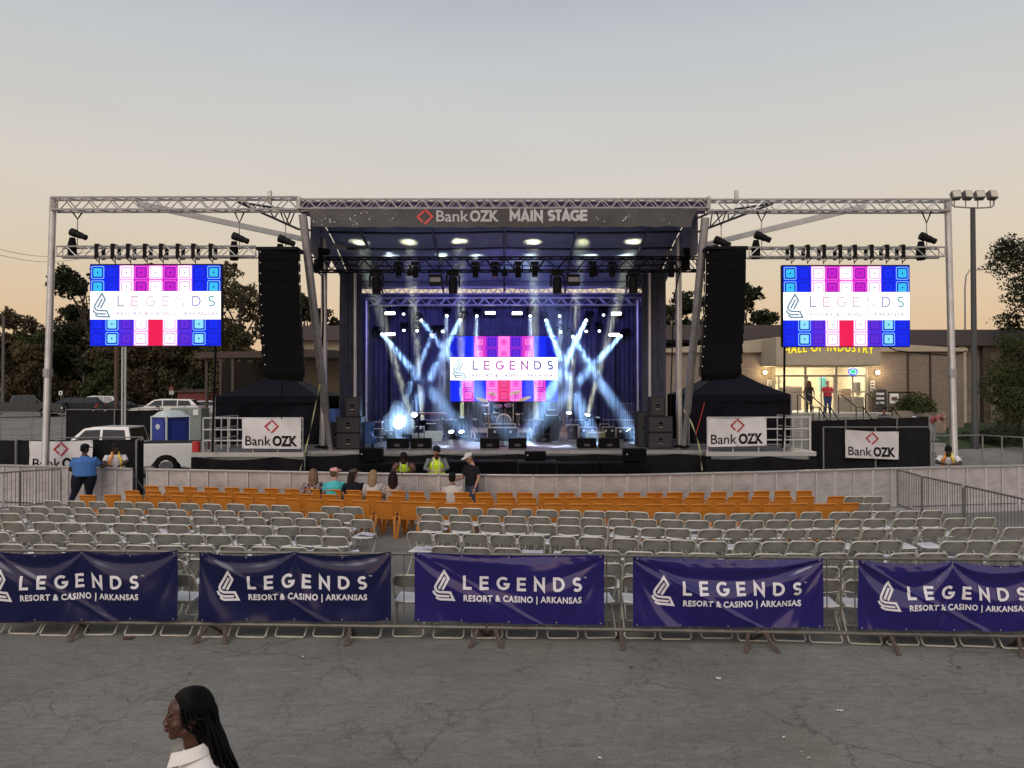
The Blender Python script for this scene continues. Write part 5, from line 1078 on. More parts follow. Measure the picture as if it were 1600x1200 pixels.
# round wash lamps (small white discs)
ws = [(630.5, 491, 620, 600), (698, 493.5, 694, 560), (745, 494, 744, 560), (828.5, 494, 830, 570), (874.5, 494, 876, 560), (943, 492.5, 955, 600), (631, 516.5, 626, 580), (652, 517, 645, 590), (691.5, 518, 690, 560), (876, 519, 878, 580), (916, 518, 920, 590), (936.5, 517.5, 944, 600)]
for i, (sx, sy, tx, ty) in enumerate(ws):
    row = 'upper' if i < 6 else 'lower'
    beam_lamp((sx, sy), (tx, ty), 5.5, E0*.35, '%s round white lamp from the left in the %s row above the video wall' % (ordn[i % 6], row), d0=30.4, d1=28.2, s_=.52, lens=lens_w, power=i in (1, 2, 3, 4), group='round lamps in rows at the stage back', col=(.62, .72, 1))
barm = emat('bar_lit', (1, .93, .88), 9)
for i, (px, py) in enumerate(((609.5, 489.5), (766, 489), (808, 489.5), (963, 490), (609.5, 522), (959.5, 523))):
    p = P(px, py, 30.3); t = thing('strobe_bar', ['warm white lamp bar at the top left of the backdrop', 'warm white lamp bar above the video wall, the left one of the middle pair', 'warm white lamp bar above the video wall, the right one of the middle pair', 'warm white lamp bar at the top right of the backdrop', 'warm white lamp bar on the lower left of the backdrop', 'warm white lamp bar on the lower right of the backdrop'][i], 'stage lamp', p, 0, 'warm lamp bars at the stage back')
    MB().bbox(-.24, .24, 0, .12, -.09, .09, .01).build('housing', blackm, t); MB().bbox(-.20, .20, -.02, -.004, -.055, .055, .004).build('lit_face', barm, t)
    m = MB(); m.tube([(-.12, .1, .06), (-.12, .1, .22)], .015, 4); m.build('clamp', blackm, t)
# ladder truss that carries those lamps (dark, behind)
for px in (609, 640, 697, 744, 830, 875, 935, 962):
    x_ = X(px, 30.75); 
    tag(MB().tube([(x_, 30.75, DZ), (x_, 30.75, Z(466, 30.75))], .035, 6).build('lamp_stand', blackm, origin=(x_, 30.75, DZ)), 'thin black upright carrying lamps %s' % {609: 'under the top left lamp bar', 640: 'between the two leftmost round lamps', 697: 'left of the video wall', 744: 'above the left half of the video wall', 830: 'above the right half of the video wall', 875: 'at the right edge of the video wall', 935: 'right of the video wall under the round lamps', 962: 'under the top right lamp bar'}[px], 'lamp upright', 'black lamp uprights')
# floor lamps
def floor_lamp(px, py, d0, dst, d1, ang, e_, lab, haze=True, on=True, col=(.50, .72, 1), s_=1, dim=False):
    p = P(px, py, d0); q = P(*dst, d1); d = (q-p).normalized(); t = thing('floor_lamp', lab, 'stage lamp', (p.x, p.y, DZ), 0, 'floor lamps pointing up on the stage'); h = p.z-DZ
    MB().bbox(-.17, .17, -.15, .15, 0, .12, .02).build('base', blackm, t)
    m = MB(); 
    for k in (-1, 1): m.tube([(k*.16, 0, .10), (k*.15, 0, max(.2, h-.05))], .025, 5)
    m.build('yoke', blackm, t)
    M = d.to_track_quat('Z', 'Y').to_matrix().to_4x4(); M.translation = Vector((0, 0, h))
    MB().tube([M @ Vector((0, 0, z_)) for z_ in (-.28, -.25, -.1, -.01)], [.07, .10, .12, .105], 12).build('head', blackm, t, smooth=True)
    MB().tube([M @ Vector((0, 0, -.008)), M @ Vector((0, 0, .004))], .095*s_, 14).build('lens', lens_dim if dim else (lens_on if on else lens_off), t)
    if e_ and ang < 12 and haze: shaft(p, q, ang, spot(p+d*.02, q, ang, e_, col))
    elif e_: spot(p+d*.02, q, ang, e_, col)
    return t
ceil = [(562, 379), (639, 380), (718, 380), (833, 379), (907, 376), (989, 379)]
srcs = [(648, 672), (660, 655), (722, 652), (838, 655), (889, 645), (918, 648)]
for i, ((cx, cy), (sx, sy)) in enumerate(zip(ceil, srcs)):
    floor_lamp(sx, sy, 29.0, (cx, cy), 26.3, 3.4, E0*1.3, '%s upward floor lamp from the left at the rear of the stage' % ordn[i], col=(1, .96, .62), dim=i < 4)
for i, (sx, sy, tx) in enumerate(((690, 655, 612), (705, 655, 690), (742, 655, 745), (850, 655, 828), (872, 652, 922), (934, 652, 978))):
    floor_lamp(sx, sy, 29.6, (tx, 401), 27.8, 3.2, E0*.7, '%s upward floor lamp from the left in the rearmost row' % ordn[i], haze=False, col=(.7, .9, .80), dim=True)
# bright lamps facing the audience
floor_lamp(623, 662, 26.5, (640, 640), 24, 40, 700, 'dazzling floor lamp facing the audience at the stage left', col=(.45, .72, 1), s_=1.9)
floor_lamp(647.5, 648, 27, (640, 560), 24, 6, 0, 'small bright lamp on a stand beside the dazzling floor lamp')
floor_lamp(705, 674.5, 28.5, (690, 560), 27, 5, 0, 'left one of two small lit floor lamps by the cream amplifier')
floor_lamp(721, 674.5, 28.5, (705, 560), 27, 8, 0, 'right one of two small lit floor lamps by the cream amplifier')
floor_lamp(982, 672, 27, (930, 590), 27.5, 9, 9000, 'floor lamp at stage right throwing a wide pale beam up left')
link_shafts()
pf = P(624, 660, 26.3)
def puff(lab_, c, r, dens, e_, col):
    m = MB(); m.ell((0, 0, 0), r, 20, 14); m.v = [tuple(Vector(v)*(1+.18*math.sin(v[0]*7+v[2]*5)+.12*math.sin(v[2]*11+v[1]*6))) for v in m.v]
    o = m.build('glow_haze', vmat('glow_haze_volume_%s' % lab_, dens, (.85, .93, 1), 0), origin=None, loc=c, smooth=True); tag(o, kind='stuff')
    if e_: l = bpy.data.lights.new('floor_lamp_glow', 'POINT'); l.energy = e_; l.color = col; l.shadow_soft_size = .12; lo = bpy.data.objects.new('floor_lamp_glow', l); COL.objects.link(lo); lo.location = c+Vector((0, -.25, 0))
puff('a', pf+Vector((0, 0, .08)), (.55, .5, .62), .55, 75, (.35, .62, 1))  # haze ball and point lamp added to spread the floor lamp's glow
# blue wash from the front truss on the backdrop
for i, (px, tx, ty, e_) in enumerate(((640, 680, 540, 1.6), (788, 788, 510, 1.9), (930, 890, 540, 1.6))):
    p = P(px, 426, LD); t = thing('wash_lamp', '%s blue wash lamp from the left under the lighting truss' % ordn[i], 'stage lamp', p, 0, 'blue wash lamps')
    MB().tube([(0, 0, .12), (0, .02, .0), (0, .05, -.08)], [.06, .10, .10], 10).build('head', blackm, t, smooth=True); MB().tube([(0, 0, .1), (0, 0, .22)], .02, 5).build('clamp', blackm, t)
    spot(p+Vector((0, .12, -.06)), P(tx, ty, 31), 75, 1250*e_, (.21, .20, 1), 1.0, soft=.15)
for i, px in enumerate((690, 880)):
    p = P(px, 480, 29.8); spot(Vector((p.x, 29.6, DZ+1.2)), P(px, 360, 25.5), 100, 150, (.20, .18, 1), 1.0, soft=.2)  # bare upward lamps added near the stage rear to tint the canopy blue
# ================================================================ stage front barrier (aluminium crowd panels)
alup = mat('barrier_aluminium', (.46, .44, .43), .36, .5, .22, 2.2, bump=.12, bscale=6, stretch=(1, 1, 3))
ribm = mat('barrier_rib', (.52, .51, .49), .4, .35, .1, 4)
bar_pts = [(-90, 21.9), (100, 20.9), (208, 20.3), (230, 20.2), (380, 19.7), (600, 19.0), (800, 18.55), (972, 18.6), (1200, 19.3), (1400, 20.2), (1700, 21.3)]
def barpos(px): d = pl(bar_pts, px); return Vector((X(px, d), d, 0))
def bar_run(pa, pb, n0, nm):
    L_ = 0; pts = [barpos(pa+(pb-pa)*i/200) for i in range(201)]
    for a, b in zip(pts, pts[1:]): L_ += (b-a).length
    n = max(1, round(L_/1.15)); out_ = []; acc = 0; k = 0; st = L_/n; res = [pts[0]]
    for a, b in zip(pts, pts[1:]):
        acc += (b-a).length
        if acc >= st*(len(res))-1e-4 and len(res) <= n: res.append(b)
    if len(res) <= n: res.append(pts[-1])
    for i, (a, b) in enumerate(zip(res, res[1:])):
        t = thing('aluminium_barrier', '%s brushed aluminium barrier panel from the left in the %s' % (ordn[i], nm), 'barrier', a.lerp(b, .5), 0, 'aluminium barrier panels in front of the stage')
        d = (b-a).normalized(); t.rotation_euler = (0, 0, math.atan2(d.y, d.x)); l = (b-a).length/2-.0015; H = 1.10
        m = MB(); m.sheet(6, 2, lambda u, v: (lerp(-l+.03, l-.03, u), .012*math.sin(u*3.1)-.0, lerp(.06, H-.03, v)))
        m.build('panel', alup, t, smooth=True)
        MB().bbox(-l, l, -.045, .045, H-.03, H+.02, .012).build('top_rail', alu, t)
        MB().box(-l, -l+.03, -.03, .02, .02, H-.03).build('edge_post', ribm, t); MB().box(l-.03, l, -.03, .02, .02, H-.03).build('edge_post', ribm, t)
        MB().box(-.014, .014, -.022, -.003, .06, H-.03).build('rib', ribm, t)
        m = MB(); m.add([(-l, -.95, .012), (l, -.95, .012), (l, 0, .03), (-l, 0, .03), (-l, -.95, .0), (l, -.95, .0), (l, 0, .0), (-l, 0, .0)], [(0, 1, 2, 3), (0, 4, 5, 1), (7, 6, 5, 4), (0, 3, 7, 4), (1, 5, 6, 2), (2, 6, 7, 3)]); m.build('foot_plate', alup, t)
        for q in (-1, 1): MB().tube([(q*(l-.05), .03, H-.1), (q*(l-.05), .85, .03)], .02, 5).build('rear_brace', alu_d, t)
        MB().box(-l, l, 0.02, .9, .0, .02).build('rear_plate', alu_d, t)
bar_run(-90, 208, 0, 'short run at the far left')
bar_run(230, 1700, 4, 'long run before the stage')
# ================================================================ steel crowd barriers at the sides
steel = mat('barrier_steel', (.16, .155, .145), .5, .5, .25, 8)
def crowd_barrier(lab, a, b, nb=16, h=1.08, posts=True, m_=None, group='steel barriers at the sides'):
    a = Vector((*a, 0)); b = Vector((*b, 0)); t = thing('crowd_barrier', lab, 'barrier', a.lerp(b, .5), 0, group); d = (b-a); m_ = m_ or steel
    MB().tube([a+Vector((0, 0, .12)), a+Vector((0, 0, h-.06)), a+d*.012+Vector((0, 0, h)), b-d*.012+Vector((0, 0, h)), b+Vector((0, 0, h-.06)), b+Vector((0, 0, .12))], .021, 6).build('frame', m_, t, world=True)
    MB().tube([a+Vector((0, 0, .16)), b+Vector((0, 0, .16))], .018, 6).build('bottom_rail', m_, t, world=True)
    m = MB(); [m.tube([a+d*((i+1)/(nb+1))+Vector((0, 0, .16)), a+d*((i+1)/(nb+1))+Vector((0, 0, h))], .008, 4) for i in range(nb)]; m.build('bars', m_, t, world=True)
    nn = Vector((-d.y, d.x, 0)).normalized()*.28
    for q in (.06, .94): p = a+d*q; MB().tube([p-nn+Vector((0, 0, .01)), p-nn*.8+Vector((0, 0, .03)), p+Vector((0, 0, .14)), p+nn*.8+Vector((0, 0, .03)), p+nn+Vector((0, 0, .01))], .016, 5).build('foot', m_, t, world=True)
    return t
p = lambda px, d: (X(px, d), d)
crowd_barrier('steel crowd barrier at the left, its end against the aluminium panels', p(33, 19.9), p(96, 20.4), 12)
crowd_barrier('steel crowd barrier at the left edge next to the end one', p(-70, 18.6), p(31.5, 19.85), 14)
crowd_barrier('steel crowd barrier at the right starting against the aluminium panels', p(1401, 20.0), p(1439, 18.4), 14)
crowd_barrier('second steel crowd barrier of the right hand line', p(1440, 18.35), p(1502.5, 16.6), 16)
crowd_barrier('third steel crowd barrier of the right hand line reaching the picture edge', p(1506, 16.5), p(1600, 14.4), 18)
# ================================================================ folding chairs
ch_f = mat('chair_frame', (.46, .44, .37), .42, .15, .15, 12); ch_b = mat('chair_back', (.195, .19, .168), .55, 0, .16, 9); ch_s = mat('chair_seat', (.66, .65, .64), .5, 0, .10, 6)
def make_chair():
    t = thing('folding_chair', 'x', 'chair')
    hw = .215
    pts = []
    for s_ in (1, -1):
        q = [(s_*hw, .24, .0), (s_*hw, .02, .44), (s_*hw, -.165, .68)]+[(s_*(hw-.07+.07*math.cos(a)), -.168-.037*(math.sin(a)+.0), .705+.075*math.sin(a)) for a in (0, .4, .8, 1.2, 1.55)]
        pts += q if s_ == 1 else q[::-1]
    MB().tube(pts, .0145, 6).build('frame', ch_f, t, smooth=True)
    q = [(hw-.025, .16, .42), (hw-.02, -.27, .035), (hw-.04, -.285, .014), (-hw+.04, -.285, .014), (-hw+.02, -.27, .035), (-hw+.025, .16, .42)]
    MB().tube(q, .0115, 6).build('rear_legs', ch_f, t, smooth=True)
    m = MB(); f = lambda u, v: (lerp(-hw+.012, hw-.012, u), lerp(-.135, -.178, v)-.035*(1-(2*u-1)**2), lerp(.632-.018*(1-(2*u-1)**2), .768, v))
    m.sheet(8, 4, f); g = lambda u, v: (f(u, v)[0], f(u, v)[1]+.012, f(u, v)[2]); m.sheet(8, 4, g); m.build('backrest', ch_b, t, smooth=True)
    m = MB(); f = lambda u, v: (lerp(-.195, .195, u)*(1-.10*v), lerp(-.16, .23, v)-.03*(1-(2*u-1)**2)*(1-v), .445+.012*v-.012*math.sin(math.pi*u)-.02*max(0, .15-v)*5*0)
    m.sheet(8, 6, f); m.sheet(8, 6, lambda u, v: (f(u, v)[0], f(u, v)[1], f(u, v)[2]-.028))
    m.tube([f(u/8, 0) for u in range(9)], .014, 5); m.build('seat', ch_s, t, smooth=True)
    return t
def num(n): return ordn[n] if n < len(ordn) else 'last'
proto = make_chair(); used = False
rowsL = [  # depth at px 100 and 500; px from, px to (left block, front row first)
    (9.84, 9.72, -40, 603), (10.7, 10.6, -40, 560), (11.75, 11.5, -30, 536), (12.7, 12.4, -40, 548), (13.7, 13.25, -30, 551), (14.7, 14.1, -20, 586), (15.6, 14.8, 34, 557), (16.5, 15.7, 80, 570)]
rowsR = [(9.70, 9.62, 9.38, 612, 1665), (10.55, 10.3, 10.1, 650, 1640), (11.5, 11.0, 10.98, 672, 1660), (12.6, 11.9, 11.9, 637, 1650), (13.7, 12.9, 13.0, 656, 1578), (14.5, 13.8, 14.0, 659, 1540), (15.4, 14.6, 14.9, 652, 1468)]
rowword = ['front', 'second', 'third', 'fourth', 'fifth', 'sixth', 'seventh', 'eighth', 'ninth']
rd = random.Random(11); nch = 0; seats = []
GCH = 'grey folding chairs set out in rows'
def put_chair(x, y, rz, lab, src=None, grp=GCH):
    global used, nch
    if not used: o = proto; used = True
    else: o = copy_tree(proto)
    o.location = (x, y, 0); o.rotation_euler = (0, 0, rz); o['label'] = lab; o['category'] = 'chair'; o['group'] = grp; nch += 1
    return o
def lay(side, ri, fd, pa, pb, pitch=.465):
    """chairs from the aisle outwards"""
    xs = []; px = pb if side == 'left' else pa; k = 0
    while (px > pa if side == 'left' else px < pb):
        d = fd(px); x = X(px, d); half = pitch/2
        x = x-half if side == 'left' else x+half
        pxx = px; 
        xs.append((x+rd.uniform(-.02, .02), d+rd.uniform(-.035, .035)))
        st = (pitch+rd.choice((0, 0, .01, .03, .05, .10) if ri > 1 else (.0, .02, .05)))/d*F
        px += -st if side == 'left' else st
    for k, (x, d) in enumerate(xs):
        if k and ri > 1 and rd.random() < .02: continue
        slope = (fd(800+(x/d*F)+30)-fd(800+(x/d*F)-30))/(60/F*d)
        put_chair(x, d+.18, math.atan(slope)+rd.uniform(-.05, .05)+(rd.uniform(-.22, .22) if ri > 0 and rd.random() < .14 else 0), 'grey folding chair, %s from the aisle in the %s row, %s of the aisle' % (num(k), rowword[ri], side)); seats.append((x, d+.2, side, ri))
for ri, (a, b, pa, pb) in enumerate(rowsL): lay('left', ri, lambda px, a=a, b=b: a+(b-a)*(px-100)/400, pa, pb, .465 if ri < 3 else .455)
for ri, (a, b, c_, pa, pb) in enumerate(rowsR): lay('right', ri, lambda px, a=a, b=b, c_=c_: (a+(b-a)*(px-690)/410) if px < 1100 else (b+(c_-b)*(px-1100)/300), pa, pb, .465 if ri < 3 else .455)
for ri, (d, l) in enumerate(((15.9, ((1342, 'left'), (1370, 'right'))), (17.0, ((1329, 'left'), (1358, 'right'))))):
    for px, w_ in l: put_chair(X(px+5, d), d+.18, 0, '%s of the two grey folding chairs right of the %s orange row' % (w_, 'nearest' if ri == 0 else 'middle'))
# papers left lying on the seats
paper = mat('paper', (.70, .66, .72), .6)
for i in range(46):
    x, y, sd__, ri = rd.choice([s_ for s_ in seats if s_[3] in (3, 4, 5, 2) and (s_[0] < -1 or s_[0] > 4)]); seats.remove((x, y, sd__, ri))
    a = rd.uniform(-.5, .5); M = Matrix.Translation((x+rd.uniform(-.08, .2), y+.02, .462)) @ Matrix.Rotation(a, 4, 'Z')
    m = MB(); m.sheet(4, 3, lambda u, v: M @ Vector((lerp(-.15, .17, u), lerp(-.13, .12, v), .012*math.sin(u*5+i)+.018*abs(v-.5)+.004)))
    o = m.build('paper_sheet', paper, origin=(x, y, .46)); tag(o, 'loose white paper sheet lying across grey seats in the %s row, %s block' % (rowword[ri], sd__), 'paper', 'papers left on the grey chairs')
# ================================================================ orange plastic chairs
orm = mat('orange_plastic', (.50, .18, .022), .42, 0, .10, 3, coat=.1)
def make_orange():
    t = thing('plastic_chair', 'x', 'chair')
    def bk(u, v, o=0): x = lerp(-.188, .188, u)*(1-.05*(1-v)); return (x, -.15-.09*v-.035*math.cos((u-.5)*math.pi)-o+(.03 if v > .93 else 0)*0, lerp(.40, .80-.012*abs(2*u-1)**3, v))
    m = MB(); m.sheet(8, 6, bk); m.sheet(8, 6, lambda u, v: (bk(u, v)[0], bk(u, v)[1]+.02, bk(u, v)[2])); m.tube([(lambda q: (q[0], q[1]-.008, q[2]))(bk(u/8, 1)) for u in range(9)], .018, 6); m.build('backrest', orm, t, smooth=True)
    m = MB(); m.bbox(-.215, .215, -.17, .24, .405, .44, .015); m.build('seat', orm, t, smooth=True)
    for s_ in (-1, 1):
        m = MB(); m.tube([(s_*.255, -.26, 0), (s_*.235, -.21, .25), (s_*.215, -.18, .42), (s_*.215, -.14, .55)], [.022, .032, .038, .018], 6); m.build('rear_leg', orm, t, smooth=True)
        m = MB(); m.tube([(s_*.24, .25, 0), (s_*.225, .22, .25), (s_*.205, .20, .42)], [.02, .03, .034], 6); m.build('front_leg', orm, t, smooth=True)
        m = MB(); m.tube([(s_*.225, -.20, .52), (s_*.245, -.05, .585), (s_*.24, .12, .56), (s_*.215, .18, .43)], [.018, .022, .02, .02], 6); m.build('side_arm', orm, t, smooth=True)
    return t
oproto = make_orange(); oused = False; GOC = 'orange plastic chairs in rows before the barrier'
def put_or(x, y, rz, lab):
    global oused
    o = oproto if not oused else copy_tree(oproto); oused = True
    o.location = (x, y, 0); o.rotation_euler = (0, 0, rz); o['label'] = lab; o['category'] = 'chair'; o['group'] = GOC; return o
orow = [ # depth polyline, list of ranges px
    ('nearest', [(125, 17.3), (230, 17.3), (700, 15.9), (1000, 15.75), (1250, 15.8), (1340, 15.9)], [(125, 181), (198, 640), (654, 1290), (1270, 1336)], .505),
    ('middle', [(190, 18.1), (700, 16.8), (1000, 16.75), (1250, 16.9), (1330, 17.0)], [(195, 235), (228, 1290), (1286, 1320)], .50),
    ('farthest', [(220, 19.0), (700, 17.6), (1000, 17.55), (1275, 17.95)], [(225, 1273)], .50)]
for nm, poly, rng, pitch in orow:
    k = 0
    for ra, rb_ in rng:
        px = ra
        while px < rb_-14:
            d = pl(poly, px); w_ = pitch/d*F; pxc = px+w_/2
            if pxc > rb_+10: break
            sl = (pl(poly, min(pxc+30, 1330))-pl(poly, pxc-30))/(60/F*d)
            put_or(X(pxc, d)+rd.uniform(-.02, .02), d+.2+rd.uniform(-.04, .04), math.atan(sl)+rd.uniform(-.07, .07), 'orange plastic chair, %s from the left in the %s of the three orange rows' % (num(k) if k < 28 else 'number %d' % (k+1), nm)); k += 1
            px += w_+rd.choice((0, 0, .01, .05))/d*F
# ================================================================ front barriers with banners
FP = [(-120, 9.80), (0, 9.72), (800, 9.42), (1700, 9.02)]
def fpos(px, off=0): d = pl(FP, px)+off; return Vector((X(px, d), d, 0))
rust = mat('rusty_steel', (.085, .060, .048), .8, .2, .4, 12); steelf = mat('front_steel', (.145, .135, .115), .5, .5, .3, 10)
fb = [(-82, 338), (341, 758), (762, 1178), (1182, 1598), (1602, 1720)]
for i, (a, b) in enumerate(fb):
    A, B = fpos(a), fpos(b); d = B-A; t = thing('crowd_barrier', ['leftmost', 'second from left', 'middle', 'second from right', 'rightmost'][i]+' long steel barrier of the front line carrying blue banners', 'barrier', A.lerp(B, .5), 0, 'front barriers behind the blue banners')
    H = 1.11; up = lambda p_, z: p_+Vector((0, 0, z))
    MB().tube([up(A, .17), up(A, H-.05), up(A+d*.01, H), up(B-d*.01, H), up(B, H-.05), up(B, .17)], .021, 8).build('frame', steelf, t, world=True, smooth=True)
    MB().tube([up(A, .19), up(B, .19)], .028, 8).build('bottom_rail', steelf, t, world=True, smooth=True)
    n = int(d.length/.165); m = MB(); [m.tube([up(A+d*(k/n), .19), up(A+d*(k/n), H)], .0085, 5) for k in range(1, n)]; m.build('bars', steelf, t, world=True)
    for q, tw_ in ((.025, .1), (.5, 0), (.975, -.1)):
        p_ = A+d*q; m = MB()
        for s_ in (-1, 1):
            e_ = Vector((tw_*(1 if s_ < 0 else -1), s_*.22, 0)); m.add([up(p_, .20)+Vector((-.022, 0, 0)), up(p_, .20)+Vector((.022, 0, 0)), up(p_+e_, .012)+Vector((.022, 0, 0)), up(p_+e_, .012)+Vector((-.022, 0, 0)), up(p_, .17)+Vector((-.022, 0, 0)), up(p_, .17)+Vector((.022, 0, 0)), up(p_+e_, .001)+Vector((.03, 0, 0)), up(p_+e_, .001)+Vector((-.03, 0, 0))], [(0, 1, 2, 3), (7, 6, 5, 4), (0, 4, 5, 1), (1, 5, 6, 2), (2, 6, 7, 3), (3, 7, 4, 0)])
        m.build('foot', rust, t, world=True)
vin = mat('navy_vinyl', (.006, .008, .050), .22, 0, .12, 1.2, spec=.35, coat=.12); vin2 = mat('indigo_vinyl', (.012, .007, .105), .15, 0, .10, 1.2, spec=.5, coat=.4)
vin.node_tree.nodes['Principled BSDF'].inputs['Coat Roughness'].default_value = .12; vin2.node_tree.nodes['Principled BSDF'].inputs['Coat Roughness'].default_value = .10
vw = mat('vinyl_print_white', (.66, .65, .68), .4)
def blue_banner(i, pxa, pxb, ytl, ytr, ybl, ybr, pins, lab, m_, amp, seed, lpx):
    off = -.055; A = fpos(pxa, off); B = fpos(pxb, off); dA, dB = A.y, B.y
    zl1, zr1, zl0, zr0 = P(pxa, ytl, dA).z, P(pxb, ytr, dB).z, P(pxa, ybl, dA).z, P(pxb, ybr, dB).z
    W_ = B.x-A.x; H_ = zl1-zl0
    def off_y(u, v):
        h = 0
        for (a, b) in zip(pins, pins[1:]):
            if a <= u <= b:
                s_ = (u-a)/(b-a); q = 4*s_*(1-s_); ph = (1-v)/(.10+q*.9); sagd = (b-a)
                k = 2.1 if sagd > .7 else 1.7
                # swags: ridges that fan out from the pins
                r = (math.sin(k*5.6*ph**.5+seed)+.35*math.sin(k*10.5*ph**.55+seed*2.3+u*3))
                h += amp*r*math.exp(-ph*.65)*min(1, (1-v)*7+.15)*(.35+.65*min(1, 6*min(s_, 1-s_)+.2))
        # broad bulges and small puckers near the lower edge
        h += .014*math.sin(u*7.5+seed)*math.sin(v*3.1+.5)+.010*math.sin((u*5+v*3)*2.2+seed*3)
        h += .006*math.sin(u*41+seed)*max(0, .25-v)*4+.004*math.sin(u*60+v*20)*max(0, v-.85)*6
        # diagonal crease
        cdx = (v-1)+ (u*(1.55 if seed % 2 else 1.2)); h += amp*.8*math.exp(-((cdx-.02)/.035)**2)*(1-v*.2)*(1 if u < .75 else 0)
        return h
    def sag(u):
        for (a, b) in zip(pins, pins[1:]):
            if a <= u <= b: s_ = (u-a)/(b-a); return (.030 if len(pins) == 2 else .05)*4*s_*(1-s_)
        return 0
    def pos(x, z, o=0):
        u = x/W_; v = z/H_; zt = lerp(zl1, zr1, u)-sag(u); zb = lerp(zl0, zr0, u)+.006*math.sin(u*25+seed)
        base = A.lerp(B, u); y = base.y-.012-off_y(max(0, min(1, u)), max(0, min(1, v)))-o
        return Vector((base.x, y, lerp(zb, zt, v)))
    t = thing('blue_banner', lab, 'banner', A.lerp(B, .5)+Vector((0, 0, zl0)), 0, 'blue resort banners on the front barriers')
    m = MB(); m.sheet(150, 60, lambda u, v: pos(u*W_, v*H_)); m.build('sheet', m_, t, world=True, smooth=True)
    # print: flame mark, name, small line; placed as on the photograph's banner (same artwork on every one)
    s_ = W_/295.0; xo = lpx
    def onb(mb_, nm):
        split_long(mb_, .05); mb_.v = [tuple(pos(v[0], v[2], .007-v[1])) for v in mb_.v]; mb_.build(nm, vw, t, world=True)
    m = MB(); flame_logo((xo+0)*s_, 33*s_, 50*s_, 0, m); onb(m, 'logo')
    m = MB(); word_strokes(m, 'LEGENDS', (xo+47)*s_, (xo+231)*s_, 52*s_, 22*s_, 0, .20); onb(m, 'lettering')
    vs, fs, wd = text_mb('RESORT & CASINO | ARKANSAS', .1, .0035, 1.12, fit=183*s_); k = 9.6*s_/max(v.z for v in vs); m = MB(); m.add([Vector(((xo+48)*s_+v.x, 0, 34.5*s_+v.z*k)) for v in vs], fs); onb(m, 'lettering')
    vs, fs, wd = text_mb('TM', 3.2*s_, 0, 1, fit=5*s_); m = MB(); m.add([Vector(((xo+234)*s_+v.x, 0, 72*s_+v.z)) for v in vs], fs); onb(m, 'lettering')
    m = MB()
    for u, v in [(q, .025) for q in (.02, .25, .5, .75, .98)]+[(q, .975) for q in (.02, .25, .5, .75, .98)]: m.ell(pos(u*W_, v*H_, .008), (.011, .006, .011), 8, 4)
    m.build('eyelet', galv, t, world=True)
    return t
blue_banner(0, -16, 280, 860, 859, 972, 969, (0, .5, 1), 'navy resort banner at the left edge, its left end cut by the frame', vin, .017, 1.0, 5)
blue_banner(1, 313, 611, 862, 862, 971, 970, (0, .5, 1), 'dark navy resort banner second from the left, pinned at its top centre', vin, .017, 2.1, 28)
blue_banner(2, 648, 943, 862, 866, 970, 977, (0, 1), 'indigo resort banner at the centre of the front barrier', vin2, .013, 3.0, 29)
blue_banner(3, 988, 1284, 869, 872, 978, 981, (0, 1), 'indigo resort banner second from the right with long shining swags', vin2, .025, 4.4, 30)
blue_banner(4, 1338, 1634, 874, 878, 983, 987, (0, .5, 1), 'indigo resort banner at the right edge, cut by the frame', vin2, .026, 5.2, 30)
# small litter on the asphalt
lit = mat('litter_white', (.55, .53, .48), .7); lit2 = mat('litter_brown', (.10, .045, .03), .8)
for i, (px, py, m_, s_) in enumerate(((1120, 1060, lit, .06), (1310, 1110, lit, .05), (1258, 1183, lit, .035), (985, 1041, lit2, .04), (1221, 1151, lit, .03), (1250, 1174, lit, .02), (202, 996, lit2, .13), (475, 1025, lit, .025), (1495, 1043, lit2, .05), (935, 1183, lit, .03))):
    d = CH/((py-614)/F); x = X(px, d); rr = random.Random(i)
    tag(MB().sheet(3, 2, lambda u, v: (x+(u-.5)*s_*.9+rr.uniform(-.2, .2)*s_, d+(v-.5)*s_*.8, .006+.015*rr.random())).build('litter', m_, origin=(x, d, 0)), ['crumpled white scrap on the asphalt right of centre', 'white scrap of paper on the asphalt below the right hand banner gap', 'larger white crumb near the bottom edge right of centre', 'brown leaf on the asphalt below the centre banner', 'small white crumb above the group of crumbs near the bottom', 'tiny white crumb beside the larger one near the bottom', 'brown twig at the foot of the leftmost banner', 'tiny white crumb below the second banner', 'brown leaf near the right edge of the asphalt', 'small white crumb at the bottom right of centre'][i], 'litter')
# chain and cable at the bottom of things: cables hanging on both sides
# ================================================================ stage equipment
spk = mat('speaker_grey', (.022, .022, .025), .6, 0, .2, 6); silver = mat('case_edge', (.45, .45, .46), .35, .8); creamc = mat('amp_cream', (.42, .43, .34), .7, 0, .08, 6)
def local_box(t, name, m_, x0, x1, y0, y1, z0, z1, b=.01): return MB().bbox(x0, x1, y0, y1, z0, z1, b).build(name, m_, t)
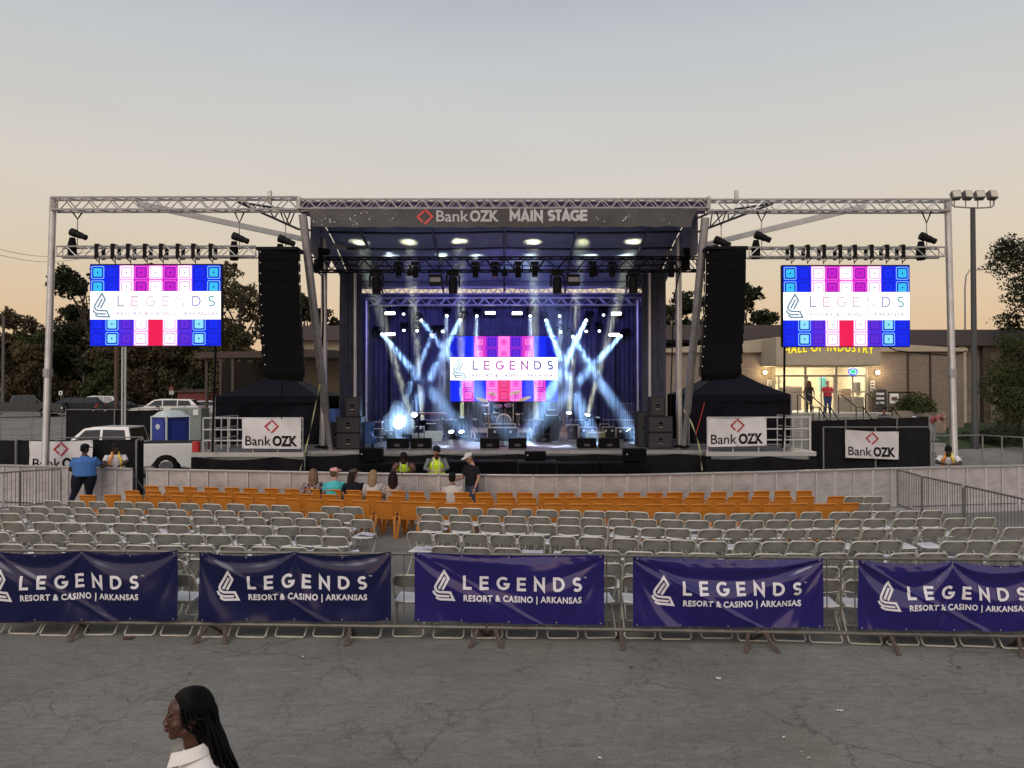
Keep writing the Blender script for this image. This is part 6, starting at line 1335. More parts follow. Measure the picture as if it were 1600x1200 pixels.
# front subwoofers on the ground
sx = [562, 626, 690, 745, 808, 872, 938, 1004]
for i in range(7):
    a, b = X(sx[i], 21.4), X(sx[i+1], 21.4)-.02; H = 1.12+(.06 if i in (2, 3, 4) else 0)
    t = thing('subwoofer', '%s big black subwoofer from the left on the ground before the stage' % ordn[i], 'speaker', ((a+b)/2, 21.4, 0), 0, 'subwoofers on the ground before the stage'); w_ = (b-a)/2
    local_box(t, 'cabinet', spk if i == 4 else black, -w_, w_, 0, .80, 0, H, .02); 
    local_box(t, 'grille', grille, -w_+.04, -.012, -.02, -.003, .05, H-.05, .004); local_box(t, 'grille', grille, .012, w_-.04, -.02, -.003, .05, H-.05, .004)
for i, (pa, pb, pt, pbm) in enumerate(((561, 596, 700, 718), (820, 853, 706, 721), (975, 1010, 702, 719))):
    a, b = X(pa, 21.7), X(pb, 21.7); z1 = Z(pt, 21.7); t = thing('front_fill_speaker', ['small black speaker on the subwoofers under the left speaker stack', 'small black speaker on the subwoofers at the centre right', 'small black speaker on the subwoofers under the right speaker stack'][i], 'speaker', ((a+b)/2, 21.7, 1.13), 0, 'small speakers on the subwoofers')
    if i == 1: t.location.z = 1.19
    w_ = (b-a)/2; h = z1-t.location.z; local_box(t, 'cabinet', black, -w_, w_, 0, .42, 0, h, .015); local_box(t, 'grille', grille, -w_+.03, w_-.03, -.015, -.002, .03, h-.03, .004); MB().ell((-w_+.08, -.02, h*.6), (.018, .008, .018), 6, 4).build('badge', white_p, t)
# side stacks
def speaker_box(lab, cx, y, z0, w_, h, d_, grp='grey speakers stacked at the stage corners', name='speaker_cabinet'):
    t = thing(name, lab, 'speaker', (cx, y, z0), 0, grp); local_box(t, 'cabinet', spk, -w_/2, w_/2, 0, d_, 0, h, .018)
    local_box(t, 'grille', mat('grille_grey', (.028, .028, .031), .7, bump=.3, bscale=300), -w_/2+.03, w_/2-.03, -.014, -.002, .03, h-.03, .004)
    for q in (-.045, .045):
        MB().bbox(-.06, .06, -.02, -.013, h*.5+q-.025, h*.5+q+.025, .004).build('handle_recess', mat('recess', (.002, .002, .002), .9), t)
    MB().box(-.055, .055, -.024, -.019, h*.5-.085, h*.5-.07).build('badge', silver, t)
    return t
for side, cx in (('left', X(545, 23.5)), ('right', X(1031, 23.5))):
    y = 23.4; h = (Z(651, y)-DZ)/2
    speaker_box('lower grey subwoofer cabinet of the %s corner stack' % side, cx, y, DZ+.004, .78, h-.004, .7); speaker_box('upper grey subwoofer cabinet of the %s corner stack' % side, cx, y, DZ+h+.002, .78, h-.004, .7)
    cx2 = X(551, 23.5) if side == 'left' else X(1027, 23.5); speaker_box('narrow grey speaker on top of the %s corner stack' % side, cx2, y+.05, DZ+2*h, .46, Z(620, y)-DZ-2*h, .5)
speaker_box('tall dark cabinet behind the right corner stack', X(1007, 24.4), 24.3, DZ+.004, .5, 1.15, .6); speaker_box('dark cabinet behind the left corner stack', X(528, 24.6), 24.4, DZ+.004, .5, .8, .5)
# wedges
def wedge(px0, px1, pyt, d, lab):
    a, b = X(px0, d), X(px1, d); h = Z(pyt, d)-DZ; t = thing('monitor_wedge', lab, 'stage monitor', ((a+b)/2, d, DZ+.003), 0, 'black monitor wedges on the stage floor'); w_ = (b-a)/2
    M = Matrix(((0, 1, 0, -w_), (1, 0, 0, 0), (0, 0, 1, 0), (0, 0, 0, 1)))
    MB().prism([(0, 0), (.52, 0), (.46, h*.45), (.30, h), (.03, h)], 0, 2*w_, M).build('cabinet', black, t)
    MB().box(-w_+.04, w_-.04, -.006, -.001, h*.35, h*.42).build('rear_panel_edge', blackm, t)
    MB().bbox(-.09, .09, -.012, -.001, .06, .14, .004).build('connector_plate', mat('conn', (.06, .06, .065), .4, .4), t)
    MB().bbox(-w_+.02, w_-.02, .04, .28, h+.001, h+.012, .004).build('top_edge', spk, t)
for i, (a, b) in enumerate(((604, 637), (641, 673), (750, 780), (794, 823), (902, 932), (937, 968))): wedge(a, b, 685.5, 23.7, '%s black monitor wedge from the left along the stage front' % ordn[i])
wedge(838, 863, 679, 26.6, 'black monitor wedge standing farther back left of the tall bass cabinet')
# drum riser and kit
d = 27.6; rx0, rx1 = X(735, d), X(832, d); rz = Z(672, d)
t = thing('drum_riser', 'white edged low riser platform under the drum kit', 'platform', ((rx0+rx1)/2, d, DZ))
wb('deck', mat('riser_white', (.5, .5, .52), .5), rx0, rx1, d, d+2.0, rz-.09, rz, t)
for q in (rx0+.04, rx0+.16, rx1-.16, rx1-.04):
    for yy in (d+.05, d+1.9): MB().tube([(q, yy, DZ), (q, yy, rz-.09)], .03, 6).build('leg', silver, t, world=True)
drum = mat('drum_shell', (.03, .03, .034), .25, .2, coat=.5); chrome = mat('chrome', (.6, .6, .62), .18, 1.0); cym = mat('cymbal_brass', (.42, .33, .16), .3, .9); skinm = mat('drum_head', (.10, .10, .11), .5)
t = thing('drum_kit', 'black drum kit with chrome stands on the white riser before the video wall', 'drum kit', (X(787, 28.4), 28.4, rz)); 
def drumcyl(nm, c, r, h, ax, tilt=0):
    M = Matrix.Translation(c) @ (Matrix.Rotation(R(90), 4, 'X') if ax == 'y' else Matrix.Rotation(tilt, 4, 'X'))
    o = MB().tube([M @ Vector((0, 0, -h/2)), M @ Vector((0, 0, h/2))], r, 20).build(nm, drum, t, smooth=True)
    for q in (-1, 1): MB().tube([M @ Vector((0, 0, q*h/2-.015)), M @ Vector((0, 0, q*h/2+.015))], r+.012, 20).build('hoop', chrome, o, smooth=True)
    MB().tube([M @ Vector((0, 0, (-1 if ax == 'y' else 1)*(-h/2-.018 if ax != 'y' else h/2+.018)*(-1))), M @ Vector((0, 0, (-1 if ax == 'y' else 1)*(-h/2-.02 if ax != 'y' else h/2+.02)*(-1)))], r-.02, 20).build('head', skinm, o)
drumcyl('bass_drum', (0, -.1, .30), .28, .45, 'y'); drumcyl('rack_tom', (-.22, -.15, .78), .15, .2, 'z', R(25)); drumcyl('rack_tom', (.2, -.15, .80), .16, .22, 'z', R(25))
drumcyl('floor_tom', (.55, .2, .38), .20, .38, 'z'); drumcyl('floor_tom', (-.62, .1, .40), .19, .36, 'z'); drumcyl('snare_drum', (-.32, .35, .55), .17, .14, 'z')
for (x_, y_, h, r_, ti) in ((-.85, 0, 1.12, .24, .3), (.82, .05, 1.15, .26, -.3), (-.45, .1, 1.35, .2, .2), (.45, .15, 1.38, .24, -.25), (-.75, .4, .9, .17, 0)):
    m = MB(); m.tube([(x_, y_, 0), (x_, y_, h*.75), (x_*.97, y_, h)], .012, 5)
    for a in range(3): m.tube([(x_, y_, .28), (x_+.24*math.cos(a*2.1), y_+.24*math.sin(a*2.1), .0)], .010, 4)
    so_ = m.build('cymbal_stand', chrome, t)
    M = Matrix.Translation((x_*.97, y_, h)) @ Matrix.Rotation(ti, 4, 'Y') @ Matrix.Rotation(.25, 4, 'X'); m = MB(); m.ell((0, 0, 0), (r_, r_, .012), 18, 4, M); m.ell((0, 0, .012), (.04, .04, .02), 8, 4, M); m.build('cymbal', cym, so_, smooth=True)
for x_, hh in ((-.55, 1.7), (.36, 1.6)): MB().tube([(x_, -.5, 0), (x_, -.5, 1.0), (x_+.25*(1 if x_ < 0 else -1), -.3, hh*.72)], .010, 4).build('microphone_boom', chrome, t)
def road_case(lab, px0, px1, py0, py1, d, mcol=None, dep=.5, name='road_case', latches=True, grp='road cases and amplifiers on the stage'):
    a, b = P(px0, py0, d), P(px1, py1, d); z0 = max(DZ+.003, b.z); t = thing(name, lab, 'case' if name == 'road_case' else 'amplifier', ((a.x+b.x)/2, d, z0), 0, grp); w_ = (b.x-a.x)/2; h = a.z-z0
    local_box(t, 'body', mcol or spk, -w_, w_, 0, dep, 0, h, .012); m = MB(); e_ = .022
    for q in (-1, 1): m.box(q*w_-(e_ if q > 0 else .004), q*w_+(.004 if q > 0 else e_), -.012, .01, 0, h)
    m.box(-w_+e_, w_-e_, -.012, .01, h-e_, h+.004); m.box(-w_+e_, w_-e_, -.012, .01, 0, e_); m.build('edging', silver, t)
    if latches:
        for q in (-.5, .5): MB().bbox(q*w_-.045, q*w_+.045, -.022, -.002, h*.62, h*.62+.08, .008).build('latch', silver, t)
    return t
road_case('wide black road case with silver latches in front of the drum riser', 761, 810, 668, 697, 26.9)
road_case('grey road case lid lying on the wide case before the drums', 765, 806, 662, 668, 27.0, spk, latches=False)
# amplifiers
def amp(lab, px0, px1, py0, py1, d, cm, z_on=None, knobs=True, name='amplifier'):
    a, b = P(px0, py0, d), P(px1, py1, d); z0 = z_on if z_on is not None else DZ+.003; t = thing(name, lab, 'amplifier', ((a.x+b.x)/2, d, z0), 0, 'road cases and amplifiers on the stage'); w_ = (b.x-a.x)/2; h = a.z-z0
    local_box(t, 'cabinet', cm, -w_, w_, 0, .38, 0, h, .02); local_box(t, 'grille_cloth', mat('amp_grille_'+cm.name, tuple(c*.8 for c in cm.node_tree.nodes['Principled BSDF'].inputs['Base Color'].default_value[:3]), .9, 0, .1, 60), -w_+.04, w_-.04, -.012, -.002, .04, h-.07, .004)
    if knobs: MB().box(-w_+.05, w_-.05, -.014, -.003, h-.055, h-.025).build('control_strip', silver, t)
    return t, z0+h
_, zc = amp('large cream amplifier cabinet on the left of the stage', 664, 690, 673.5, 693, 27.2, creamc)
amp('black amplifier head in a silver frame on the large cream cabinet', 664, 684, 660, 673, 27.25, black, zc+.003)
_, zc = amp('small cream amplifier behind the second monitor wedge', 644, 663, 678, 690, 27.6, creamc); 
road_case('silver edged case standing on the small cream amplifier', 641, 663, 666, 677.5, 27.65)
bpy.data.objects[-1] if False else None
road_case('silver edged case left of the dazzling floor lamp', 594, 616, 673, 690, 26.9)
_, zc = amp('tall black bass cabinet right of the drum kit', 850, 874, 647, 694, 27.2, black); amp('black amplifier head on top of the tall bass cabinet', 853, 871, 638.5, 646.5, 27.3, black, zc+.003)
road_case('silver framed speaker box right of the leaning guitar', 884, 904, 663.5, 690, 27.6, latches=False); road_case('low silver edged case behind the brass coloured amplifier', 905, 933, 667, 690, 28.2)
amp('brass coloured small amplifier between the cases', 917, 946, 674, 692, 27.0, mat('amp_brass', (.20, .17, .05), .6)); road_case('black case right of the brass coloured amplifier', 941, 962, 667, 690, 28.0); road_case('wide black case at the right end of the stage cases', 962, 991, 668, 690, 27.6)
road_case('small case on the floor behind the right end cases', 937, 952, 662, 690, 29.0, latches=False)
# leaning guitar
gx = X(881, 27.0); t = thing('bass_guitar', 'brown electric guitar leaning on a stand right of the bass cabinet', 'guitar', (gx, 27.0, DZ)); M = Matrix.Rotation(R(-12), 4, 'X')
gb = mat('guitar_wood', (.10, .035, .015), .25, 0, .3, 8, coat=.5)
m = MB(); m.ell((0, 0, .24), (.17, .025, .15), 14, 8, M); m.ell((0, 0, .42), (.13, .024, .12), 14, 8, M); m.build('body', gb, t, smooth=True)
MB().bbox(-.025, .025, -.035, -.012, .45, 1.05, .006, M).build('neck', gb, t); MB().bbox(-.04, .04, -.03, -.01, 1.05, 1.22, .008, M).build('headstock', blackm, t)
MB().tube([(-.15, .3, 0), (0, .12, .5), (.15, .3, 0)], .01, 4).build('stand', blackm, t)
# keyboard and its stand, mic stands, blue tarp
kx = X(672, 28.0); t = thing('keyboard', 'slim red backed keyboard on a crossed stand behind the cream amplifiers', 'keyboard', (kx, 28.0, DZ)); kz = Z(645, 28)-DZ
MB().bbox(-.62, .62, -.12, .14, kz-.06, kz, .012).build('keybed', mat('keyboard_red', (.16, .012, .03), .35), t); MB().box(-.56, .56, -.06, .10, kz+.001, kz+.012).build('keys', white_p, t)
for q in (-.4, .4): MB().tube([(q, -.25, 0), (q, .25, kz-.06)], .016, 5).build('stand_leg', blackm, t); MB().tube([(q, .25, 0), (q, -.25, kz-.06)], .016, 5).build('stand_leg', blackm, t)
for i, (px, d, pt, pb2, boom, lab) in enumerate(((647, 25.6, 626, 700, .0, 'straight microphone stand beside the second monitor wedge'), (786, 24.6, 652, 704, .0, 'straight microphone stand at the front centre of the stage'), (748, 27.2, 628, 690, .35, 'tall boom microphone stand at the left of the drum riser'), (825, 28.0, 640, 690, -.35, 'boom microphone stand at the right of the drum riser'))):
    p_ = P(px, pt, d); t = thing('microphone_stand', lab, 'microphone stand', (p_.x, d, DZ), 0, 'microphone stands'); h = p_.z-DZ
    MB().tube([(0, 0, .02), (0, 0, h*.8), (boom, 0, h)], .012, 6).build('pole', blackm, t); MB().tube([(0, 0, 0), (0, 0, .025)], .15, 16).build('base', blackm, t); MB().tube([(boom, 0, h), (boom, -.06, h+.02), (boom, -.14, h+.04)], [.015, .02, .028], 8).build('microphone', blackm, t)
tp = mat('tarp_blue', (.04, .10, .30), .6, 0, .3, 5, bump=.3, bscale=8)
a, b = X(566, 24.4), X(581, 24.4); t = thing('tarp_cart', 'cart draped in crumpled blue tarpaulin beside the left speaker stack', 'cart', ((a+b)/2, 24.4, DZ))
m = MB(); hh = Z(659, 24.4)-DZ; m.sheet(24, 14, lambda u, v: Vector(((.24+.05*math.sin(v*9+u*20))*math.cos(u*6.283)*(1.15-.3*v)+.04*math.sin(v*7), (.22+.04*math.sin(u*30))*math.sin(u*6.283)*(1.1-.2*v), lerp(.12, hh, v)))); m.sheet(2, 2, lambda u, v: Vector((lerp(-.15, .15, u), lerp(-.15, .15, v), hh-.02))); m.build('cover', tp, t, smooth=True)
for q in (-.2, .2): MB().tube([(q-.03, -.1, .06), (q+.03, -.1, .06)], .06, 10).build('wheel', tyre, t)
t = thing('tarpaulin', 'blue tarpaulin sheet hanging behind the left leaning mast', 'tarpaulin', (X(522, 25.5), 25.5, DZ)); MB().sheet(8, 8, lambda u, v: (lerp(-.3, .35, u), .04*math.sin(u*12+v*5), lerp(.0, Z(638, 25.5)-DZ, v))).build('sheet', tp, t, smooth=True)
# steel barriers at the back of the stage
for i, (a, b) in enumerate(((592, 655), (657, 728), (812, 880), (882, 940), (942, 1000))):
    d = 29.9; A = Vector((X(a, d), d, DZ)); B = Vector((X(b, d), d, DZ)); hh = Z(656, d)-DZ; t = thing('stage_barrier', '%s thin grey railing from the left at the back of the stage' % ordn[i], 'railing', A, 0, 'thin railings at the back of the stage')
    MB().tube([A+Vector((0, 0, .02)), A+Vector((0, 0, hh)), B+Vector((0, 0, hh)), B+Vector((0, 0, .02))], .02, 5).build('frame', alu_d, t, world=True)
    m = MB(); n = 6; [m.tube([A.lerp(B, (k+1)/(n+1))+Vector((0, 0, .1)), A.lerp(B, (k+1)/(n+1))+Vector((0, 0, hh))], .010, 4) for k in range(n)]; m.build('bars', alu_d, t, world=True)
    MB().tube([A+Vector((0, 0, .12)), B+Vector((0, 0, .12))], .014, 5).build('bottom_rail', alu_d, t, world=True)
d = 30.3; t = thing('mesh_panel', 'upright wire mesh panel behind the cases at the right of the stage', 'panel', (X(980, d), d, DZ)); A = P(970, 630, d); B = P(990, 664, d)
m = MB(); [m.tube([(lerp(A.x, B.x, k/6), d, DZ), (lerp(A.x, B.x, k/6), d, A.z)], .010, 4) for k in range(7)]; [m.tube([(A.x, d, lerp(DZ+.3, A.z, k/3)), (B.x, d, lerp(DZ+.3, A.z, k/3))], .012, 4) for k in range(4)]; m.build('mesh', alu_d, t, world=True)
t = thing('metal_table', 'silver folding rack of shelves left of the dazzling floor lamp', 'rack', (X(585, 25.6), 25.6, DZ)); w_ = .3
for z_ in (.25, .55, .78): MB().bbox(-w_, w_, -.15, .2, z_-.02, z_, .004).build('shelf', silver, t)
for q in (-w_+.02, w_-.02): MB().tube([(q, -.13, 0), (q, -.13, .8)], .015, 4).build('upright', silver, t)
# tents
tentm = mat('tent_black', (.011, .011, .017), .6, 0, .25, 3, bump=.5, bscale=4)
def tent(lab, x0, x1, y0, y1, ze, zp, zw):
    t = thing('canopy_tent', lab, 'tent', ((x0+x1)/2, y0, 0), 0, 'black pop up tents on the stage wings'); cx, cy = (x0+x1)/2, (y0+y1)/2
    m = MB(); c = [Vector(q) for q in ((x0, y0, ze), (x1, y0, ze), (x1, y1, ze), (x0, y1, ze))]; pk = Vector((cx, cy, zp)); n = 8
    for i in range(4):
        a, b = c[i], c[(i+1) % 4]
        def fn(u, v, a=a, b=b):
            e_ = a.lerp(b, u); e_ = e_-Vector((0, 0, .06*math.sin(math.pi*u))) if False else e_; q = e_.lerp(pk, v); return q-Vector((0, 0, .10*math.sin(math.pi*v)*(1)))
        m.sheet(8, 6, fn)
    m.build('roof', tentm, t, world=True, smooth=False)
    m = MB()
    for i in range(4):
        a, b = c[i], c[(i+1) % 4]; m.sheet(20, 2, lambda u, v, a=a, b=b: a.lerp(b, u)+Vector((0, 0, .01-v*.24-.02*math.sin(u*40)*v))+Vector(((-.01, .01)[a.x > cx] if abs(a.x-b.x) < .1 else 0, (-.01, .01)[a.y > cy] if abs(a.y-b.y) < .1 else 0, 0)))
    m.build('valance', tentm, t, world=True, smooth=True)
    for i in (3, 0, 1, 2):
        a, b = c[i], c[(i+1) % 4]; m = MB(); nv = Vector((b.y-a.y, a.x-b.x, 0)).normalized()
        m.sheet(40, 8, lambda u, v, a=a, b=b: a.lerp(b, u)+nv*(-.06+.05*math.sin(u*17)*(v)+.03*math.sin(u*31+v*4)+.05*math.sin(u*6+v*5))+Vector((0, 0, -.2-v*(ze-.2-zw)))); m.build('side_wall', tentm, t, world=True, smooth=True)
    for q in c: MB().tube([Vector((q.x, q.y, zw-.02)), q], .03, 5).build('leg', alu_d, t, world=True)
tent('black pop up tent on the left stage wing behind the speaker array', X(336, 25.6), X(500, 25.6), 25.6, 29.0, Z(619, 25.6), Z(575, 27.3), DZ)
tent('black pop up tent on the right stage wing behind the speaker array', X(1076, 25.6), X(1236, 25.6), 25.6, 29.0, Z(617, 25.6), Z(570, 27.3), DZ)
for o_ in (0,): # short wing extensions carry the tents
    for x0, x1, nm in ((X(330, 25.6), sx0-.03 if False else X(505, 25.6), 'left'), (X(1072, 25.6), X(1245, 25.6), 'right')):
        pass
# straps, tape, cables
tape = mat('tape_yellow', (.34, .35, .17), .6); redm = mat('strap_red', (.5, .05, .03), .5); cab = mat('cable_black', (.008, .008, .008), .7)
def line(name, lab, cat, pts, r, m_, n=5): 
    pts = [P(*q) for q in pts]; o = MB().tube(pts, r, n).build(name, m_, origin=pts[0], smooth=True); return tag(o, lab, cat)
def twisted(lab, pts, m_):
    pts = [P(*q) for q in pts]; A = pts[0]; m = MB()
    def f(u, v):
        k = u*(len(pts)-1); i = min(int(k), len(pts)-2); c = pts[i].lerp(pts[i+1], k-i); a = u*9; return c+Vector((math.cos(a)*.02*(v-.5)*2, math.sin(a)*.02*(v-.5)*2, 0))
    m.sheet(80, 1, f); o = m.build('barrier_tape', m_, origin=A, smooth=True); tag(o, lab, 'tape', 'yellow tape hanging by the stage corners')
twisted('twisted yellow tape slanting down from the left leaning mast', [(500, 600, 22.6), (494, 628, 22.5), (486, 668, 22.35), (477, 704, 22.25), (469, 735, 22.2)], tape)
twisted('twisted yellow tape slanting down from the right leaning mast', [(1068, 640, 22.6), (1078, 655, 22.5), (1088, 680, 22.3), (1094, 705, 22.2), (1097, 735, 22.2)], tape)
line('ratchet_strap', 'red strap slanting down beside the right leaning mast', 'strap', [(1101, 628, 22.6), (1094, 655, 22.6), (1087, 680, 22.6)], .010, redm)
line('signal_cable', 'black cable dropping from the left video screen to the wing', 'cable', [(337, 540, 22.0), (335, 600, 22.15), (333, 660, 22.2), (332, 706, 22.3)], .035, cab)
line('signal_cable', 'black cable dropping from the right video screen to the wing railing', 'cable', [(1226, 541, 22.0), (1225.5, 600, 22.2), (1225, 660, 22.25), (1223, 700, 22.3)], .035, cab)
line('signal_cable', 'thin black cable hanging below the left speaker array', 'cable', [(441, 598, 21.7), (440, 630, 22), (440, 655, 22.1)], .016, cab)
line('signal_cable', 'thick black cable hanging in a loop down the left masts', 'cable', [(470, 345, 22.3), (478, 360, 22.5), (490, 420, 23), (504, 432, 23.2), (505, 500, 23.3), (500, 600, 23.3), (497, 690, 23.4)], .03, cab)
line('signal_cable', 'thin black cable falling from the right lighting truss end', 'cable', [(1062, 424, 23.2), (1052, 470, 23.3), (1050, 560, 23.4), (1046, 690, 23.5)], .02, cab)
line('overhead_wire', 'thin dark wire sagging across the hall wall behind the right tower', 'cable', [(1380, 538, 37.4), (1400, 548, 38), (1440, 552, 39), (1490, 556, 39.5), (1510, 548, 39.6)], .03, cab)
tag(MB().tube([(X(300, 22.3), 22.3, DZ+.0), (X(300, 22.3), 22.3, DZ+.32)], .12, 14).build('bucket', mat('bucket_red', (.45, .03, .03), .5), origin=(X(300, 22.3), 22.3, DZ)), 'small red bucket at the left end of the left stage wing', 'bucket')
bpy.data.objects['bucket'].location = (X(307, 22.75), 22.75, DZ-.02)
# cable bundles at the feet of the masts
rdc = random.Random(4)
for side, px in (('left', 508), ('right', 1062)):
    m = MB(); c = Vector((X(px, 23.4), 23.3, DZ+.02))
    for k in range(7):
        a0 = rdc.uniform(0, 6); m.tube([c+Vector((math.cos(a0+j*.7)*rdc.uniform(.12, .3), math.sin(a0+j*.7)*.15-.1, abs(.06*math.sin(j*1.3))+.01*k)) for j in range(9)], .012, 4)
    tag(m.build('cable_coil', cab, origin=c, smooth=True), 'tangle of black cables at the foot of the %s masts' % side, 'cables', 'cable tangles on the stage corners')
# ================================================================ people
def remesh(mb, vox, it=2, name='body'):
    me = mb.mesh(name, []); o = bpy.data.objects.new('tmp', me); COL.objects.link(o)
    r = o.modifiers.new('r', 'REMESH'); r.mode = 'VOXEL'; r.voxel_size = vox; r.adaptivity = 0
    if it: s_ = o.modifiers.new('s', 'SMOOTH'); s_.factor = .5; s_.iterations = it
    dg = bpy.context.evaluated_depsgraph_get(); m2 = bpy.data.meshes.new_from_object(o.evaluated_get(dg)); m2.name = name
    bpy.data.objects.remove(o); bpy.data.meshes.remove(me)
    m2.polygons.foreach_set('use_smooth', [True]*len(m2.polygons)); return m2
def putmesh(name, me, m_, parent): 
    me.materials.clear(); me.materials.append(m_); o = link(name, me, parent); reg(o); return o
def eloft(mb, pts, rad, n=14, lat=Vector((1, 0, 0))):
    """elliptic loft; rad = (half width along lat, half depth)"""
    pts = [Vector(p) for p in pts]; vs = []; k = len(pts)
    for i, p in enumerate(pts):
        t = (pts[min(i+1, k-1)]-pts[max(i-1, 0)]).normalized(); u = (lat-t*lat.dot(t)).normalized(); w_ = t.cross(u)
        for j in range(n): a = 2*math.pi*j/n; vs.append(p+u*math.cos(a)*rad[i][0]+w_*math.sin(a)*rad[i][1])
    fs = [(i*n+j, i*n+(j+1) % n, (i+1)*n+(j+1) % n, (i+1)*n+j) for i in range(k-1) for j in range(n)]
    fs += [tuple(range(n-1, -1, -1)), tuple((k-1)*n+j for j in range(n))]
    return mb.add(vs, fs)
def skin(c): return mat('skin_%d' % int(c[0]*1000), c, .5, 0, .08, 20)
def clothm(n, c, c2=None): return mat('cloth_'+n, c, .85, 0, .08, 14, bump=.25, bscale=30, col2=c2)
def person(lab, loc, rz, pose, sk, top, legs, hair=None, cap=None, vest=None, beard=None, fat=1.0, h=1.75, sleeves='short', turn=0, nod=0, hair_len=0, arms=None, group=None, shoes=(.02, .02, .02), stripe=None, tmat=None, brim=True):
    t = thing('person', lab, 'person', loc, rz, group); k = h/1.75; sk_ = skin(sk); tm = tmat or clothm('t%d_%d_%d' % tuple(int(c*999) for c in top), top); lm2 = clothm('l%d_%d' % (int(legs[0]*999), int(legs[2]*999)), legs)
    J = {'hip': (0, 0, .94), 'waist': (0, 0, 1.08), 'chest': (0, .0, 1.30), 'sh': (0, 0, 1.42), 'neck': (0, .01, 1.50), 'head': (0, .03, 1.63),
         'kl': (-.10, .03, .50), 'kr': (.10, .03, .50), 'al': (-.11, -.02, .08), 'ar': (.11, -.02, .08), 'el': (-.27, -.02, 1.14), 'er': (.27, -.02, 1.14), 'wl': (-.27, .10, .90), 'wr': (.27, .10, .90)}
    if pose == 'lean': J.update({'hip': (0, -.05, .94), 'waist': (0, -.03, 1.07), 'chest': (0, .08, 1.25), 'sh': (0, .17, 1.34), 'neck': (0, .24, 1.41), 'head': (0, .33, 1.50), 'el': (-.30, .30, 1.16), 'er': (.30, .30, 1.16), 'wl': (-.10, .50, 1.15), 'wr': (.10, .52, 1.15)})
    if pose == 'lean2': J.update({'hip': (0, -.05, .94), 'waist': (0, -.03, 1.08), 'chest': (0, .03, 1.30), 'sh': (0, .07, 1.42), 'neck': (0, .12, 1.50), 'head': (0, .18, 1.61), 'el': (-.29, .20, 1.19), 'er': (.29, .20, 1.19), 'wl': (-.12, .46, 1.15), 'wr': (.14, .46, 1.15)})
    if pose == 'sit': J.update({'hip': (0, 0, .50), 'waist': (0, -.05, .64), 'chest': (0, -.06, .85), 'sh': (0, -.04, .97), 'neck': (0, -.02, 1.05), 'head': (0, .01, 1.17), 'kl': (-.12, .44, .50), 'kr': (.12, .44, .50), 'al': (-.12, .42, .08), 'ar': (.12, .42, .08), 'el': (-.26, .0, .70), 'er': (.26, .0, .70), 'wl': (-.15, .26, .58), 'wr': (.15, .26, .58)})
    if pose == 'bend': J.update({'hip': (0, -.12, .90), 'waist': (0, -.02, 1.02), 'chest': (0, .20, 1.15), 'sh': (0, .30, 1.20), 'neck': (0, .38, 1.22), 'head': (0, .48, 1.20), 'el': (-.24, .35, .95), 'er': (.24, .35, .95), 'wl': (-.15, .45, .75), 'wr': (.15, .45, .75)})
    if arms: J.update(arms)
    J = {a: Vector(b)*k for a, b in J.items()}
    f = fat; sh = J['sh']; dz = -.01-.07*max(0, f-1); SL = sh+Vector((-.168*k*(.6+.4*f), 0, dz)); SR = sh+Vector((.168*k*(.6+.4*f), 0, dz))
    HL = J['hip']+Vector((-.09*f, 0, 0)); HR = J['hip']+Vector((.09*f, 0, 0))
    # --- body (skin)
    b = MB(); hd = J['head']; hdir = Matrix.Rotation(turn, 3, 'Z') @ Matrix.Rotation(-nod, 3, 'X')
    def H(x, y, z): return hd+hdir @ (Vector((x, y, z))*k)
    Mh = Matrix.Translation(hd+Vector((0, 0, .01))) @ hdir.to_4x4() @ Matrix.Scale(1.12, 4)
    eloft(b, [J['hip'], J['waist'], J['chest'], J['sh'], J['neck']], [(.13*f, .10*f), (.12*f, .09*f), (.13*f, .09*f), (.13, .06), (.055, .06)])
    b.tube([J['neck']-Vector((0, 0, .04)), H(0, -.02, -.06)], [.058*k, .055*k], 10)
    b.ell((0, -.008, .02), (.073*k, .092*k, .10*k), 14, 10, Mh); b.ell((0, .022, -.05), (.052*k, .062*k, .065*k), 12, 8, Mh); b.ell((0, .092, -.012), (.014, .02, .022), 8, 6, Mh)
    for s_ in (-1, 1): b.ell((s_*.075, -.005, -.01), (.010, .018, .028), 8, 6, Mh)
    for S_, E_, W_, q in ((SL, J['el'], J['wl'], -1), (SR, J['er'], J['wr'], 1)):
        b.tube([S_, S_.lerp(E_, .5), E_, E_.lerp(W_, .4), W_], [.048*(.5+.5*f), .046*(.5+.5*f), .038, .036, .026], 8)
        d = (W_-E_).normalized(); pm = W_+d*.05; b.ell(pm, (.034, .034, .026), 8, 6); 
        side = d.cross(Vector((0, 0, 1))); side = side.normalized() if side.length > .2 else Vector((1, 0, 0))
        for i, o_ in enumerate((-.027, -.009, .009, .027)): l_ = (.062, .075, .072, .055)[i]; b.tube([pm+side*o_+d*.02, pm+side*o_*1.1+d*(.02+l_*.6)-Vector((0, 0, .008)), pm+side*o_*1.1+d*(.02+l_)-Vector((0, 0, .026))], [.011, .010, .008], 5)
        b.tube([pm+side*(-.03*q), pm+side*(-.055*q)+d*.03-Vector((0, 0, .01))], [.012, .009], 5)
    for h_, k_, a_ in ((HL, J['kl'], J['al']), (HR, J['kr'], J['ar'])): b.tube([h_, h_.lerp(k_, .4), k_, k_.lerp(a_, .35), a_], [.08*f, .075, .052, .052, .035], 8)
    putmesh('body', remesh(b, .013, 1), sk_, t)
    # --- top
    b = MB(); eloft(b, [J['hip']-Vector((0, 0, .02)) if pose != 'sit' else J['hip']+Vector((0, -.02, .02)), J['waist'], J['chest'], J['sh']-(J['sh']-J['chest'])*.15, J['sh']+Vector((0, 0, .035))], [(.185*f, .135*f), (.180*f, .13*f), (.185*f, .125*f), (.165*(.7+.3*f), .095*f), (.075, .07)])
